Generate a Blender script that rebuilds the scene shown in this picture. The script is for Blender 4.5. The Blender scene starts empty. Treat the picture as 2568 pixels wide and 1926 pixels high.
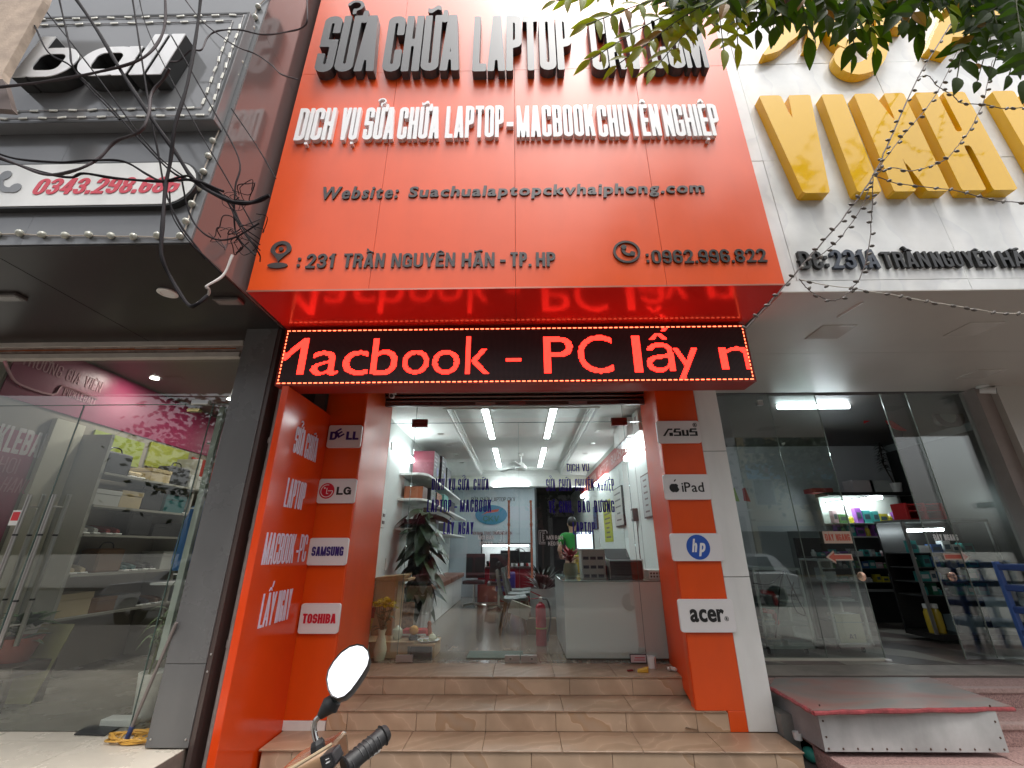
import bpy, bmesh, math, random
from mathutils import Vector, Matrix
random.seed(7)
S = bpy.context.scene
COL = S.collection
PI = math.pi
V = Vector
# ---------------------------------------------------------------- camera
FPX = 1077.0                                   # focal length in pixels of a 2568 px wide frame
CAM = V((0.0, 0.0, 1.607))
RX = V((0.999828, 0.01838261, -0.00245954))    # camera right, down, forward in the world
RD = V((-0.00886676, 0.35730291, -0.93394647))
RF = V((-0.01628958, 0.93380764, 0.35740445))
cd = bpy.data.cameras.new('camera'); cam = bpy.data.objects.new('camera', cd); COL.objects.link(cam)
cd.sensor_width = 36; cd.lens = FPX / 2568 * 36; cd.clip_start = 0.05; cd.clip_end = 400
m = Matrix.Identity(4)
for i, a in enumerate((RX, -RD, -RF)):
    for r in range(3): m[r][i] = a[r]
m.translation = CAM
cam.matrix_world = m
S.camera = cam
# ---------------------------------------------------------------- world, sun, exposure
w = bpy.data.worlds.new('World'); S.world = w; w.use_nodes = True
nt = w.node_tree; nt.nodes.clear()
sky = nt.nodes.new('ShaderNodeTexSky'); sky.sky_type = 'NISHITA'; sky.sun_disc = False
SUN_EL, SUN_AZ = 72, 152                       # high, from behind the camera
sky.sun_elevation = math.radians(SUN_EL); sky.sun_rotation = math.radians(SUN_AZ)
sky.air_density = 1.0; sky.dust_density = 6.0; sky.ozone_density = 1.0
hs = nt.nodes.new('ShaderNodeHueSaturation'); hs.inputs['Saturation'].default_value = 0.22
bg = nt.nodes.new('ShaderNodeBackground'); bg.inputs['Strength'].default_value = 0.15
out = nt.nodes.new('ShaderNodeOutputWorld')
nt.links.new(sky.outputs[0], hs.inputs['Color']); nt.links.new(hs.outputs[0], bg.inputs[0]); nt.links.new(bg.outputs[0], out.inputs[0])
sd = bpy.data.lights.new('sun', 'SUN'); sd.energy = 1.2; sd.angle = math.radians(18); sd.color = (1.0, 0.97, 0.92)
so = bpy.data.objects.new('sun', sd); COL.objects.link(so)
el, az = math.radians(SUN_EL), math.radians(SUN_AZ)
sv = V((math.sin(az) * math.cos(el), math.cos(az) * math.cos(el), math.sin(el)))
so.rotation_euler = sv.to_track_quat('Z', 'Y').to_euler(); so.location = (0, -5, 12)
S.view_settings.view_transform = 'Standard'; S.view_settings.look = 'None'
S.view_settings.exposure = 0.98; S.view_settings.gamma = 1.0
S.view_settings.use_curve_mapping = False
try:
    S.cycles.max_bounces = 10; S.cycles.transparent_max_bounces = 24; S.cycles.glossy_bounces = 4
    S.cycles.caustics_reflective = False; S.cycles.caustics_refractive = False
    S.cycles.sample_clamp_indirect = 6.0
except Exception: pass

def at(u, v, x=None, y=None, z=None):
    """where the sight line through photo pixel (u, v) meets the real plane x=, y= or z="""
    d = RX * ((u - 1284) / FPX) + RD * ((v - 963) / FPX) + RF
    if x is not None: t = (x - CAM.x) / d.x
    elif y is not None: t = (y - CAM.y) / d.y
    else: t = (z - CAM.z) / d.z
    return CAM + d * t
# ---------------------------------------------------------------- materials
MT = {}
def pm(name, col, rough=.5, metal=0, spec=.5, ns=0, na=0, bump=0, bs=60, emit=None, es=0, coat=0, stretch=None, alpha=None, trans=0, dirt=0):
    if name in MT: return MT[name]
    m_ = bpy.data.materials.new(name); m_.use_nodes = True; t = m_.node_tree; b = t.nodes['Principled BSDF']
    c4 = (*col, 1)
    b.inputs['Base Color'].default_value = c4; b.inputs['Roughness'].default_value = rough
    b.inputs['Metallic'].default_value = metal; b.inputs['Specular IOR Level'].default_value = spec
    b.inputs['Coat Weight'].default_value = coat; b.inputs['Coat Roughness'].default_value = .06 if coat != .35 else .24
    if trans: b.inputs['Transmission Weight'].default_value = trans
    if emit: b.inputs['Emission Color'].default_value = (*emit, 1); b.inputs['Emission Strength'].default_value = es
    tc = t.nodes.new('ShaderNodeTexCoord'); src = tc.outputs['Object']
    if stretch:
        mp = t.nodes.new('ShaderNodeMapping'); mp.inputs['Scale'].default_value = stretch
        t.links.new(src, mp.inputs[0]); src = mp.outputs[0]
    if na:
        n = t.nodes.new('ShaderNodeTexNoise'); n.inputs['Scale'].default_value = ns; n.inputs['Detail'].default_value = 6; n.inputs['Roughness'].default_value = .6
        t.links.new(src, n.inputs['Vector'])
        r = t.nodes.new('ShaderNodeValToRGB'); e = r.color_ramp.elements
        e[0].position = .3; e[1].position = .7
        e[0].color = (*[max(0, x * (1 - na)) for x in col], 1); e[1].color = (*[min(1, x * (1 + na)) for x in col], 1)
        t.links.new(n.outputs[0], r.inputs[0]); t.links.new(r.outputs[0], b.inputs['Base Color'])
        mr = t.nodes.new('ShaderNodeMapRange'); mr.inputs[3].default_value = max(0, rough - .08); mr.inputs[4].default_value = min(1, rough + .12)
        t.links.new(n.outputs[0], mr.inputs[0]); t.links.new(mr.outputs[0], b.inputs['Roughness'])
    if dirt:
        mp2 = t.nodes.new('ShaderNodeMapping'); mp2.inputs['Scale'].default_value = (2.2, 2.2, .55); t.links.new(tc.outputs['Object'], mp2.inputs[0])
        n3 = t.nodes.new('ShaderNodeTexNoise'); n3.inputs['Scale'].default_value = 1.6; n3.inputs['Detail'].default_value = 5; n3.inputs['Roughness'].default_value = .5; t.links.new(mp2.outputs[0], n3.inputs['Vector'])
        r3 = t.nodes.new('ShaderNodeMapRange'); r3.inputs[1].default_value = .32; r3.inputs[2].default_value = .6; r3.inputs[3].default_value = 1 - dirt; r3.inputs[4].default_value = 1.0; t.links.new(n3.outputs[0], r3.inputs[0])
        m3 = t.nodes.new('ShaderNodeMix'); m3.data_type = 'RGBA'; m3.blend_type = 'MULTIPLY'; m3.inputs[0].default_value = 1; m3.inputs[6].default_value = c4
        if na: t.links.new(r.outputs[0], m3.inputs[6])
        t.links.new(r3.outputs[0], m3.inputs[7]); t.links.new(m3.outputs[2], b.inputs['Base Color'])
    if bump:
        n2 = t.nodes.new('ShaderNodeTexNoise'); n2.inputs['Scale'].default_value = bs; n2.inputs['Detail'].default_value = 4
        t.links.new(src, n2.inputs['Vector'])
        bp = t.nodes.new('ShaderNodeBump'); bp.inputs['Strength'].default_value = bump; bp.inputs['Distance'].default_value = .01
        t.links.new(n2.outputs[0], bp.inputs['Height']); t.links.new(bp.outputs[0], b.inputs['Normal'])
    MT[name] = m_; return m_
def emis(name, col, st):
    if name in MT: return MT[name]
    m_ = bpy.data.materials.new(name); m_.use_nodes = True; t = m_.node_tree; t.nodes.clear()
    e = t.nodes.new('ShaderNodeEmission'); e.inputs[0].default_value = (*col, 1); e.inputs[1].default_value = st
    o = t.nodes.new('ShaderNodeOutputMaterial'); t.links.new(e.outputs[0], o.inputs[0]); MT[name] = m_; return m_
def glassm(name, tint=(.93, .96, .94), ior=1.5, refl=1.0):
    m_ = bpy.data.materials.new(name); m_.use_nodes = True; t = m_.node_tree; t.nodes.clear()
    tr = t.nodes.new('ShaderNodeBsdfTransparent'); tr.inputs[0].default_value = (*tint, 1)
    gl = t.nodes.new('ShaderNodeBsdfGlossy'); gl.inputs['Roughness'].default_value = 0.01; gl.inputs[0].default_value = (1, 1, 1, 1)
    lw = t.nodes.new('ShaderNodeLayerWeight'); lw.inputs['Blend'].default_value = .5
    pw = t.nodes.new('ShaderNodeMath'); pw.operation = 'POWER'; pw.inputs[1].default_value = 5; t.links.new(lw.outputs['Facing'], pw.inputs[0])
    fr = t.nodes.new('ShaderNodeMapRange'); fr.inputs[3].default_value = .043; fr.inputs[4].default_value = 1.0; t.links.new(pw.outputs[0], fr.inputs[0])
    mu = t.nodes.new('ShaderNodeMath'); mu.operation = 'MULTIPLY'; mu.inputs[1].default_value = refl; mu.use_clamp = True
    mx = t.nodes.new('ShaderNodeMixShader'); o = t.nodes.new('ShaderNodeOutputMaterial')
    t.links.new(fr.outputs[0], mu.inputs[0]); t.links.new(mu.outputs[0], mx.inputs[0]); t.links.new(tr.outputs[0], mx.inputs[1]); t.links.new(gl.outputs[0], mx.inputs[2]); t.links.new(mx.outputs[0], o.inputs[0])
    MT[name] = m_; return m_
def ramp_mat(name, stops, kind='noise', scale=4, rough=.5, stretch=(1, 1, 1), rot=(0, 0, 0), dist=2, bump=0, spec=.5, detail=6):
    m_ = bpy.data.materials.new(name); m_.use_nodes = True; t = m_.node_tree; b = t.nodes['Principled BSDF']
    b.inputs['Roughness'].default_value = rough; b.inputs['Specular IOR Level'].default_value = spec
    tc = t.nodes.new('ShaderNodeTexCoord'); mp = t.nodes.new('ShaderNodeMapping'); mp.inputs['Scale'].default_value = stretch; mp.inputs['Rotation'].default_value = rot
    t.links.new(tc.outputs['Object'], mp.inputs[0])
    if kind == 'wave':
        n = t.nodes.new('ShaderNodeTexWave'); n.inputs['Scale'].default_value = scale; n.inputs['Distortion'].default_value = dist; n.inputs['Detail'].default_value = 4; n.inputs['Detail Scale'].default_value = 1.6
    else:
        n = t.nodes.new('ShaderNodeTexNoise'); n.inputs['Scale'].default_value = scale; n.inputs['Detail'].default_value = detail; n.inputs['Distortion'].default_value = dist
    t.links.new(mp.outputs[0], n.inputs['Vector'])
    r = t.nodes.new('ShaderNodeValToRGB'); r.color_ramp.elements.remove(r.color_ramp.elements[0])
    for i, (p, c) in enumerate(stops):
        e = r.color_ramp.elements[0] if i == 0 else r.color_ramp.elements.new(p)
        e.position = p; e.color = (*c, 1)
    t.links.new(n.outputs[0], r.inputs[0])
    n2 = t.nodes.new('ShaderNodeTexNoise'); n2.inputs['Scale'].default_value = 2.3; n2.inputs['Detail'].default_value = 8
    mx = t.nodes.new('ShaderNodeMix'); mx.data_type = 'RGBA'; mx.blend_type = 'MULTIPLY'; mx.inputs[0].default_value = 1
    mr = t.nodes.new('ShaderNodeMapRange'); mr.inputs[1].default_value = .3; mr.inputs[2].default_value = .7; mr.inputs[3].default_value = .78; mr.inputs[4].default_value = 1.08
    t.links.new(tc.outputs['Object'], n2.inputs['Vector']); t.links.new(n2.outputs[0], mr.inputs[0])
    t.links.new(r.outputs[0], mx.inputs[6]); t.links.new(mr.outputs[0], mx.inputs[7]); t.links.new(mx.outputs[2], b.inputs['Base Color'])
    if bump:
        bp = t.nodes.new('ShaderNodeBump'); bp.inputs['Strength'].default_value = bump; bp.inputs['Distance'].default_value = .004
        t.links.new(n.outputs[0], bp.inputs['Height']); t.links.new(bp.outputs[0], b.inputs['Normal'])
    MT[name] = m_; return m_
# ---------------------------------------------------------------- objects
def root_of(o):
    while o.parent: o = o.parent
    return o
def tagp(o, label=None, cat=None, group=None, kind=None):
    if label: o['label'] = label
    if cat: o['category'] = cat
    if group: o['group'] = group
    if kind: o['kind'] = kind
    return o
def thing(name, label, cat, loc=(0, 0, 0), group=None):
    o = bpy.data.objects.new(name, None); COL.objects.link(o); o.location = loc; o.empty_display_size = .1
    return tagp(o, label, cat, group)
def link(name, me, parent=None, mw=None):
    o = bpy.data.objects.new(name, me); COL.objects.link(o)
    off = V((0, 0, 0))
    if parent:
        o.parent = parent; off = V(root_of(parent).location)
    if mw is not None: o.matrix_local = Matrix.Translation(-off) @ mw
    return o
class MB:
    def __init__(s): s.v = []; s.f = []; s.m = []; s.k = 0
    def mat(s, k): s.k = k; return s
    def add(s, vs, fs):
        n = len(s.v); s.v += [tuple(p) for p in vs]
        for f in fs: s.f.append(tuple(i + n for i in f)); s.m.append(s.k)
        return s
    def box(s, x0, x1, y0, y1, z0, z1):
        return s.add([(x0, y0, z0), (x1, y0, z0), (x1, y1, z0), (x0, y1, z0), (x0, y0, z1), (x1, y0, z1), (x1, y1, z1), (x0, y1, z1)],
                     [(3, 2, 1, 0), (4, 5, 6, 7), (0, 1, 5, 4), (1, 2, 6, 5), (2, 3, 7, 6), (3, 0, 4, 7)])
    def cbox(s, c, sx, sy, sz): return s.box(c[0] - sx / 2, c[0] + sx / 2, c[1] - sy / 2, c[1] + sy / 2, c[2] - sz / 2, c[2] + sz / 2)
    def hexa(s, p): return s.add(p, [(3, 2, 1, 0), (4, 5, 6, 7), (0, 1, 5, 4), (1, 2, 6, 5), (2, 3, 7, 6), (3, 0, 4, 7)])
    def obox(s, c, ax, ay, az):       # centre and three half axes
        c, ax, ay, az = V(c), V(ax), V(ay), V(az); P = []
        for k in (-1, 1):
            for i, j in ((-1, -1), (1, -1), (1, 1), (-1, 1)): P.append(c + ax * i + ay * j + az * k)
        return s.hexa(P)
    def bar(s, a, b, w_, h_, up=(0, 0, 1)):
        a, b = V(a), V(b); d = (b - a); u = V(up)
        sd_ = d.cross(u); sd_ = sd_.normalized() if sd_.length > 1e-6 else V((1, 0, 0)); uu = sd_.cross(d).normalized()
        return s.obox((a + b) / 2, d / 2, sd_ * w_ / 2, uu * h_ / 2)
    def tube(s, pts, r, n=8, cap=True):
        pts = [V(p) for p in pts]; rs = r if isinstance(r, (list, tuple)) else [r] * len(pts)
        prev = None; base = len(s.v); vs = []; fs = []
        for i, p in enumerate(pts):
            d = (pts[min(i + 1, len(pts) - 1)] - pts[max(i - 1, 0)]).normalized()
            if prev is None:
                a = d.orthogonal().normalized()
            else:
                a = prev - d * prev.dot(d); a = a.normalized() if a.length > 1e-6 else d.orthogonal().normalized()
            prev = a; b = d.cross(a)
            for k in range(n):
                t = 2 * PI * k / n; vs.append(p + (a * math.cos(t) + b * math.sin(t)) * rs[i])
        for i in range(len(pts) - 1):
            for k in range(n):
                k2 = (k + 1) % n; fs.append((i * n + k, i * n + k2, (i + 1) * n + k2, (i + 1) * n + k))
        if cap: fs.append(tuple(range(n - 1, -1, -1))); fs.append(tuple((len(pts) - 1) * n + k for k in range(n)))
        return s.add(vs, fs)
    def lathe(s, prof, c=(0, 0, 0), n=20, ax='z', cap=True):
        vs = []; fs = []; c = V(c)
        for r, h in prof:
            for k in range(n):
                t = 2 * PI * k / n; a, b = r * math.cos(t), r * math.sin(t)
                vs.append(c + (V((a, b, h)) if ax == 'z' else V((a, h, b)) if ax == 'y' else V((h, a, b))))
        for i in range(len(prof) - 1):
            for k in range(n):
                k2 = (k + 1) % n; fs.append((i * n + k, i * n + k2, (i + 1) * n + k2, (i + 1) * n + k))
        if cap: fs.append(tuple(range(n - 1, -1, -1))); fs.append(tuple((len(prof) - 1) * n + k for k in range(n)))
        return s.add(vs, fs)
    def ball(s, c, rx, ry=None, rz=None, n=12, m_=8):
        ry = ry or rx; rz = rz or rx; vs = []; fs = []
        for i in range(m_ + 1):
            a = PI * i / m_
            for k in range(n):
                t = 2 * PI * k / n; vs.append((c[0] + rx * math.sin(a) * math.cos(t), c[1] + ry * math.sin(a) * math.sin(t), c[2] + rz * math.cos(a)))
        for i in range(m_):
            for k in range(n):
                k2 = (k + 1) % n; fs.append((i * n + k, (i + 1) * n + k, (i + 1) * n + k2, i * n + k2))
        return s.add(vs, fs)
    def prism(s, poly, M, d):          # polygon in local xy, thickness d along +z, M places it
        n = len(poly); vs = [M @ V((p[0], p[1], 0)) for p in poly] + [M @ V((p[0], p[1], d)) for p in poly]
        fs = [tuple(range(n - 1, -1, -1)), tuple(range(n, 2 * n))] + [(i, (i + 1) % n, n + (i + 1) % n, n + i) for i in range(n)]
        return s.add(vs, fs)
    def quad(s, *p): return s.add(p, [tuple(range(len(p)))])
    def build(s, name, mats, parent=None, smooth=False, bevel=0, segs=1, recalc=True, local=False):
        off = V((0, 0, 0))
        if parent and not local: off = V(root_of(parent).location)
        me = bpy.data.meshes.new(name)
        me.from_pydata([tuple(V(p) - off) for p in s.v], [], s.f)
        for m_ in (mats if isinstance(mats, (list, tuple)) else [mats]): me.materials.append(m_)
        if len(me.materials) > 1:
            for p, k in zip(me.polygons, s.m): p.material_index = k
        if recalc or bevel:
            bm = bmesh.new(); bm.from_mesh(me)
            if recalc: bmesh.ops.recalc_face_normals(bm, faces=bm.faces)
            if bevel:
                ed = [e for e in bm.edges if len(e.link_faces) == 2 and e.calc_face_angle(0) > .6]
                bmesh.ops.bevel(bm, geom=ed, offset=bevel, segments=segs, profile=.7, affect='EDGES', clamp_overlap=True)
            bm.to_mesh(me); bm.free()
        if smooth:
            for p in me.polygons: p.use_smooth = True
            try: me.set_sharp_from_angle(angle=.7)
            except Exception: pass
        o = bpy.data.objects.new(name, me); COL.objects.link(o)
        if parent: o.parent = parent
        return o
def dup(root, loc=None, rotz=None, label=None, group=None, name=None):
    def cp(o, par):
        c = o.copy(); COL.objects.link(c)
        if par: c.parent = par
        for ch in KIDS.get(o.name, []): cp(ch, c)
        return c
    KIDS = {}
    def walk(o):
        KIDS[o.name] = list(o.children)
        for ch in o.children: walk(ch)
    walk(root)
    r = cp(root, None)
    if loc is not None: r.location = loc
    if rotz is not None: r.rotation_euler = (0, 0, rotz)
    if label: r['label'] = label
    if group: r['group'] = group
    return r
def smooth_pts(pts, k=6):
    pts = [V(p) for p in pts]
    if len(pts) < 3: return pts
    P = [2 * pts[0] - pts[1]] + pts + [2 * pts[-1] - pts[-2]]; o = []
    for i in range(1, len(P) - 2):
        a, b, c, d = P[i - 1:i + 3]
        for j in range(k):
            t = j / k; o.append(.5 * ((2 * b) + (c - a) * t + (2 * a - 5 * b + 4 * c - d) * t * t + (3 * b - a - 3 * c + d) * t ** 3))
    o.append(pts[-1]); return o
def rrect(w_, h_, r, n=5):
    o = []
    for cx, cy, a0 in ((w_ / 2 - r, h_ / 2 - r, 0), (-w_ / 2 + r, h_ / 2 - r, 90), (-w_ / 2 + r, -h_ / 2 + r, 180), (w_ / 2 - r, -h_ / 2 + r, 270)):
        for i in range(n + 1):
            a = math.radians(a0 + 90 * i / n); o.append((cx + r * math.cos(a), cy + r * math.sin(a)))
    return o
def ell(rx, ry, n=28, cx=0, cy=0): return [(cx + rx * math.cos(2 * PI * i / n), cy + ry * math.sin(2 * PI * i / n)) for i in range(n)]
def frame(o, xd=(1, 0, 0), up=(0, 0, 1)):
    xd = V(xd).normalized(); up = V(up).normalized(); n = xd.cross(up).normalized(); up = n.cross(xd)
    M = Matrix.Identity(4)
    for i, a in enumerate((xd, up, n)):
        for r in range(3): M[r][i] = a[r]
    M.translation = V(o); return M
# ---------------------------------------------------------------- lettering
CH = "ABCDEFGHIKLMNOPRSTUVYWabcdefghiklmnoprstuvwyđĐỬỮẦÊÃỊỤỆấẤỄỜẠÉƯỞƠẢ0123456789.-–:,$%®ỡớẩươềạảộ"
OUTL = {}
_t = bpy.data.curves.new('tmp', 'FONT'); _o = bpy.data.objects.new('tmp', _t); COL.objects.link(_o)
for c in dict.fromkeys(CH):
    _t.body = c
    dg = bpy.context.evaluated_depsgraph_get(); dg.update()
    cv = _o.to_curve(dg); sp = []
    for s_ in cv.splines:
        sp.append([(tuple(p.handle_left[:2]), tuple(p.co[:2]), tuple(p.handle_right[:2]), p.handle_left_type, p.handle_right_type) for p in s_.bezier_points])
    xs = [p[1][0] for q in sp for p in q]; ys = [p[1][1] for q in sp for p in q]
    OUTL[c] = (sp, min(xs), max(xs), min(ys), max(ys)) if xs else None
    _o.to_curve_clear()
bpy.data.objects.remove(_o)
CAPH = OUTL['H'][4] - OUTL['H'][3]
GC = {}
FLAT = {}
def flat(ch, n=4):
    """outline of a letter as closed polylines, each with +1 for an outer edge, -1 for a hole"""
    if ch in FLAT: return FLAT[ch]
    cs = []
    for q in OUTL[ch][0]:
        P = []
        for i in range(len(q)):
            a, b = q[i], q[(i + 1) % len(q)]
            p0, p1, p2, p3 = a[1], a[2], b[0], b[1]
            L = math.dist(p0, p3)
            cr = abs((p1[0] - p0[0]) * (p3[1] - p0[1]) - (p1[1] - p0[1]) * (p3[0] - p0[0])) + abs((p2[0] - p0[0]) * (p3[1] - p0[1]) - (p2[1] - p0[1]) * (p3[0] - p0[0]))
            k = 1 if cr < 1e-4 * max(L, .01) or L < .02 else n
            for j in range(k):
                t = j / k; u = 1 - t
                P.append((u ** 3 * p0[0] + 3 * u * u * t * p1[0] + 3 * u * t * t * p2[0] + t ** 3 * p3[0], u ** 3 * p0[1] + 3 * u * u * t * p1[1] + 3 * u * t * t * p2[1] + t ** 3 * p3[1]))
        Q = [p for i, p in enumerate(P) if math.dist(p, P[i - 1]) > 1e-4]
        if len(Q) > 2: cs.append(Q)
    def inside(p, poly):
        c = False
        for i in range(len(poly)):
            (x1, y1), (x2, y2) = poly[i], poly[i - 1]
            if (y1 > p[1]) != (y2 > p[1]) and p[0] < (x2 - x1) * (p[1] - y1) / (y2 - y1) + x1: c = not c
        return c
    out = []
    for i, Q in enumerate(cs):
        k = sum(all(inside(p, R_) for p in Q[::3]) for j, R_ in enumerate(cs) if j != i)
        out.append((Q, 1 if k % 2 == 0 else -1))
    FLAT[ch] = out; return out
def area(P): return .5 * sum(P[i - 1][0] * P[i][1] - P[i][0] * P[i - 1][1] for i in range(len(P)))
def grow(P, sgn, bx, by):
    A = area(P); o = sgn * (1 if A > 0 else -1); n = len(P)
    for tr in range(8):
        R_ = []
        for i in range(n):
            p, c, q = P[i - 1], P[i], P[(i + 1) % n]
            e1 = (c[0] - p[0], c[1] - p[1]); e2 = (q[0] - c[0], q[1] - c[1])
            l1 = math.hypot(*e1) or 1e-9; l2 = math.hypot(*e2) or 1e-9
            n1 = (e1[1] / l1 * o, -e1[0] / l1 * o); n2 = (e2[1] / l2 * o, -e2[0] / l2 * o)
            d1 = math.hypot(n1[0] * bx, n1[1] * by); d2 = math.hypot(n2[0] * bx, n2[1] * by)
            det = n1[0] * n2[1] - n1[1] * n2[0]
            if abs(det) < .12: m_ = ((n1[0] * d1 + n2[0] * d2) / 2, (n1[1] * d1 + n2[1] * d2) / 2)
            else: m_ = ((d1 * n2[1] - d2 * n1[1]) / det, (n1[0] * d2 - n2[0] * d1) / det)
            L = math.hypot(*m_); mx_ = 1.7 * max(d1, d2, 1e-9)
            if L > mx_: m_ = (m_[0] / L * mx_, m_[1] / L * mx_)
            R_.append((c[0] + m_[0], c[1] + m_[1]))
        B_ = area(R_)
        if sgn > 0 or (B_ * A > 0 and abs(B_) > .22 * abs(A)): return R_
        bx *= .75; by *= .75
    return P
def glyph(ch, sx, sy, bold, depth, mat_, shear=0, res=3, mirror=False):
    bx, by = bold if isinstance(bold, tuple) else (bold, bold)
    k = (ch, round(sx, 4), round(sy, 4), round(bx, 4), round(by, 4), round(depth, 4), mat_.name, shear, mirror)
    if k in GC: return GC[k]
    x0 = OUTL[ch][1]
    cu = bpy.data.curves.new('g', 'CURVE'); cu.dimensions = '2D'; cu.fill_mode = 'BOTH' if depth else 'FRONT'; cu.extrude = depth / 2
    for Q, sgn in flat(ch):
        P = grow([((p[0] - x0) * sx, p[1] * sy) for p in Q], sgn, bx, by)
        s_ = cu.splines.new('POLY'); s_.points.add(len(P) - 1); s_.use_cyclic_u = True
        for bp, p in zip(s_.points, P): bp.co = ((p[0] + p[1] * shear) * (-1 if mirror else 1), p[1], 0, 1)
    o = bpy.data.objects.new('g', cu)
    me = bpy.data.meshes.new_from_object(o); bpy.data.objects.remove(o); bpy.data.curves.remove(cu)
    me.materials.clear(); me.materials.append(mat_); me.name = 'letter'
    for p in me.polygons: p.use_smooth = False
    GC[k] = me; return me
def text(parent, s, a, b, h, depth, mat_, bold=.0, up=(0, 0, 1), gap=.06, space=.3, shear=0, name='letter', join=False, mirror=False):
    """lettering from baseline point a to baseline point b, cap height h, standing proud of its plane by depth"""
    a, b = V(a), V(b); W = (b - a).length; bx, by = bold if isinstance(bold, tuple) else (bold, bold)
    sy = (h - 2 * by) / CAPH; raws = [(OUTL[c][2] - OUTL[c][1]) if c != ' ' else 0 for c in s]
    nsp = s.count(' '); n = len(s) - nsp; g = gap * h; sp = space * h
    ext = shear * h * .6
    f = lambda bx_, g_, sp_: (W - ext - n * 2 * bx_ - nsp * sp_ - (len(s) - 1) * g_) / max(sum(raws), 1e-6)
    sx = f(bx, g, sp)
    while sx < .12 * sy and bx > .0005: bx *= .85; g *= .85; sx = f(bx, g, sp)
    M0 = frame(b, a - b, up) if mirror else frame(a, b - a, up)
    x = 0; outs = []
    J = MB()
    for c, r_ in zip(s, raws):
        if c == ' ': x += sp + g; continue
        me = glyph(c, sx, sy, (bx, by), depth, mat_, shear)
        Mx = M0 @ Matrix.Translation((x + bx, by, depth / 2))
        if join: J.add([Mx @ v.co for v in me.vertices], [tuple(p.vertices) for p in me.polygons])
        else: outs.append(link(name, me, parent, Mx))
        x += r_ * sx + 2 * bx + g
    if join: return J.build(name, mat_, parent, recalc=False)
    return outs
# ---------------------------------------------------------------- condensed signwriter's capitals, built from bars and bowls
import numpy as np
def _sd_box(X, Y, x0, x1, y0, y1): return np.maximum(np.maximum(x0 - X, X - x1), np.maximum(y0 - Y, Y - y1))
def _sd_rb(X, Y, x0, x1, y0, y1, r):
    r = max(1e-4, min(r, (x1 - x0) / 2, (y1 - y0) / 2)); cx, cy = (x0 + x1) / 2, (y0 + y1) / 2
    qx = np.abs(X - cx) - ((x1 - x0) / 2 - r); qy = np.abs(Y - cy) - ((y1 - y0) / 2 - r)
    return np.hypot(np.maximum(qx, 0), np.maximum(qy, 0)) + np.minimum(np.maximum(qx, qy), 0) - r
def _ring(X, Y, x0, x1, y0, y1, t, s):
    R_ = min((x1 - x0) * .5, (y1 - y0) * .5)
    return np.maximum(_sd_rb(X, Y, x0, x1, y0, y1, R_), -_sd_rb(X, Y, x0 + t, x1 - t, y0 + s, y1 - s, max(R_ - t, .25 * (x1 - x0 - 2 * t))))
def _slant(X, Y, xa, ya, xb, yb, t):        # left edge runs from (xa, ya) to (xb, yb), t wide
    k = (xb - xa) / (yb - ya); c = 1 / math.hypot(1, k); L = xa + (Y - ya) * k
    return np.maximum(np.maximum(L - X, X - L - t) * c, np.maximum(ya - Y, Y - yb))
RELW = {'l': 0, 'I': 0, 'M': 1.36, 'W': 1.5, '.': 0, ':': 0, '-': .62, '–': .62, 'L': .84, 'E': .86, 'T': .95, '1': .62, 'A': 1.08, 'V': 1.04, 'Y': 1.04, 'K': 1.06, 'Đ': 1.12, 'P': .96}
DEC = {'Ử': 'Uh?', 'Ữ': 'Uh~', 'Ị': 'I_', 'Ụ': 'U_', 'Ê': 'E^', 'Ệ': 'E^_', 'Ầ': 'A^`', 'Ã': 'A~', 'Ấ': "A^'", 'Ờ': 'Oh`', 'Ạ': 'A_', 'É': "E'", 'Ư': 'Uh', 'Ở': 'Oh?', 'Ơ': 'Oh', 'Ả': 'A?', 'Â': 'A^', 'Ẩ': 'A^?', 'Ậ': 'A^_'}
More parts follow.
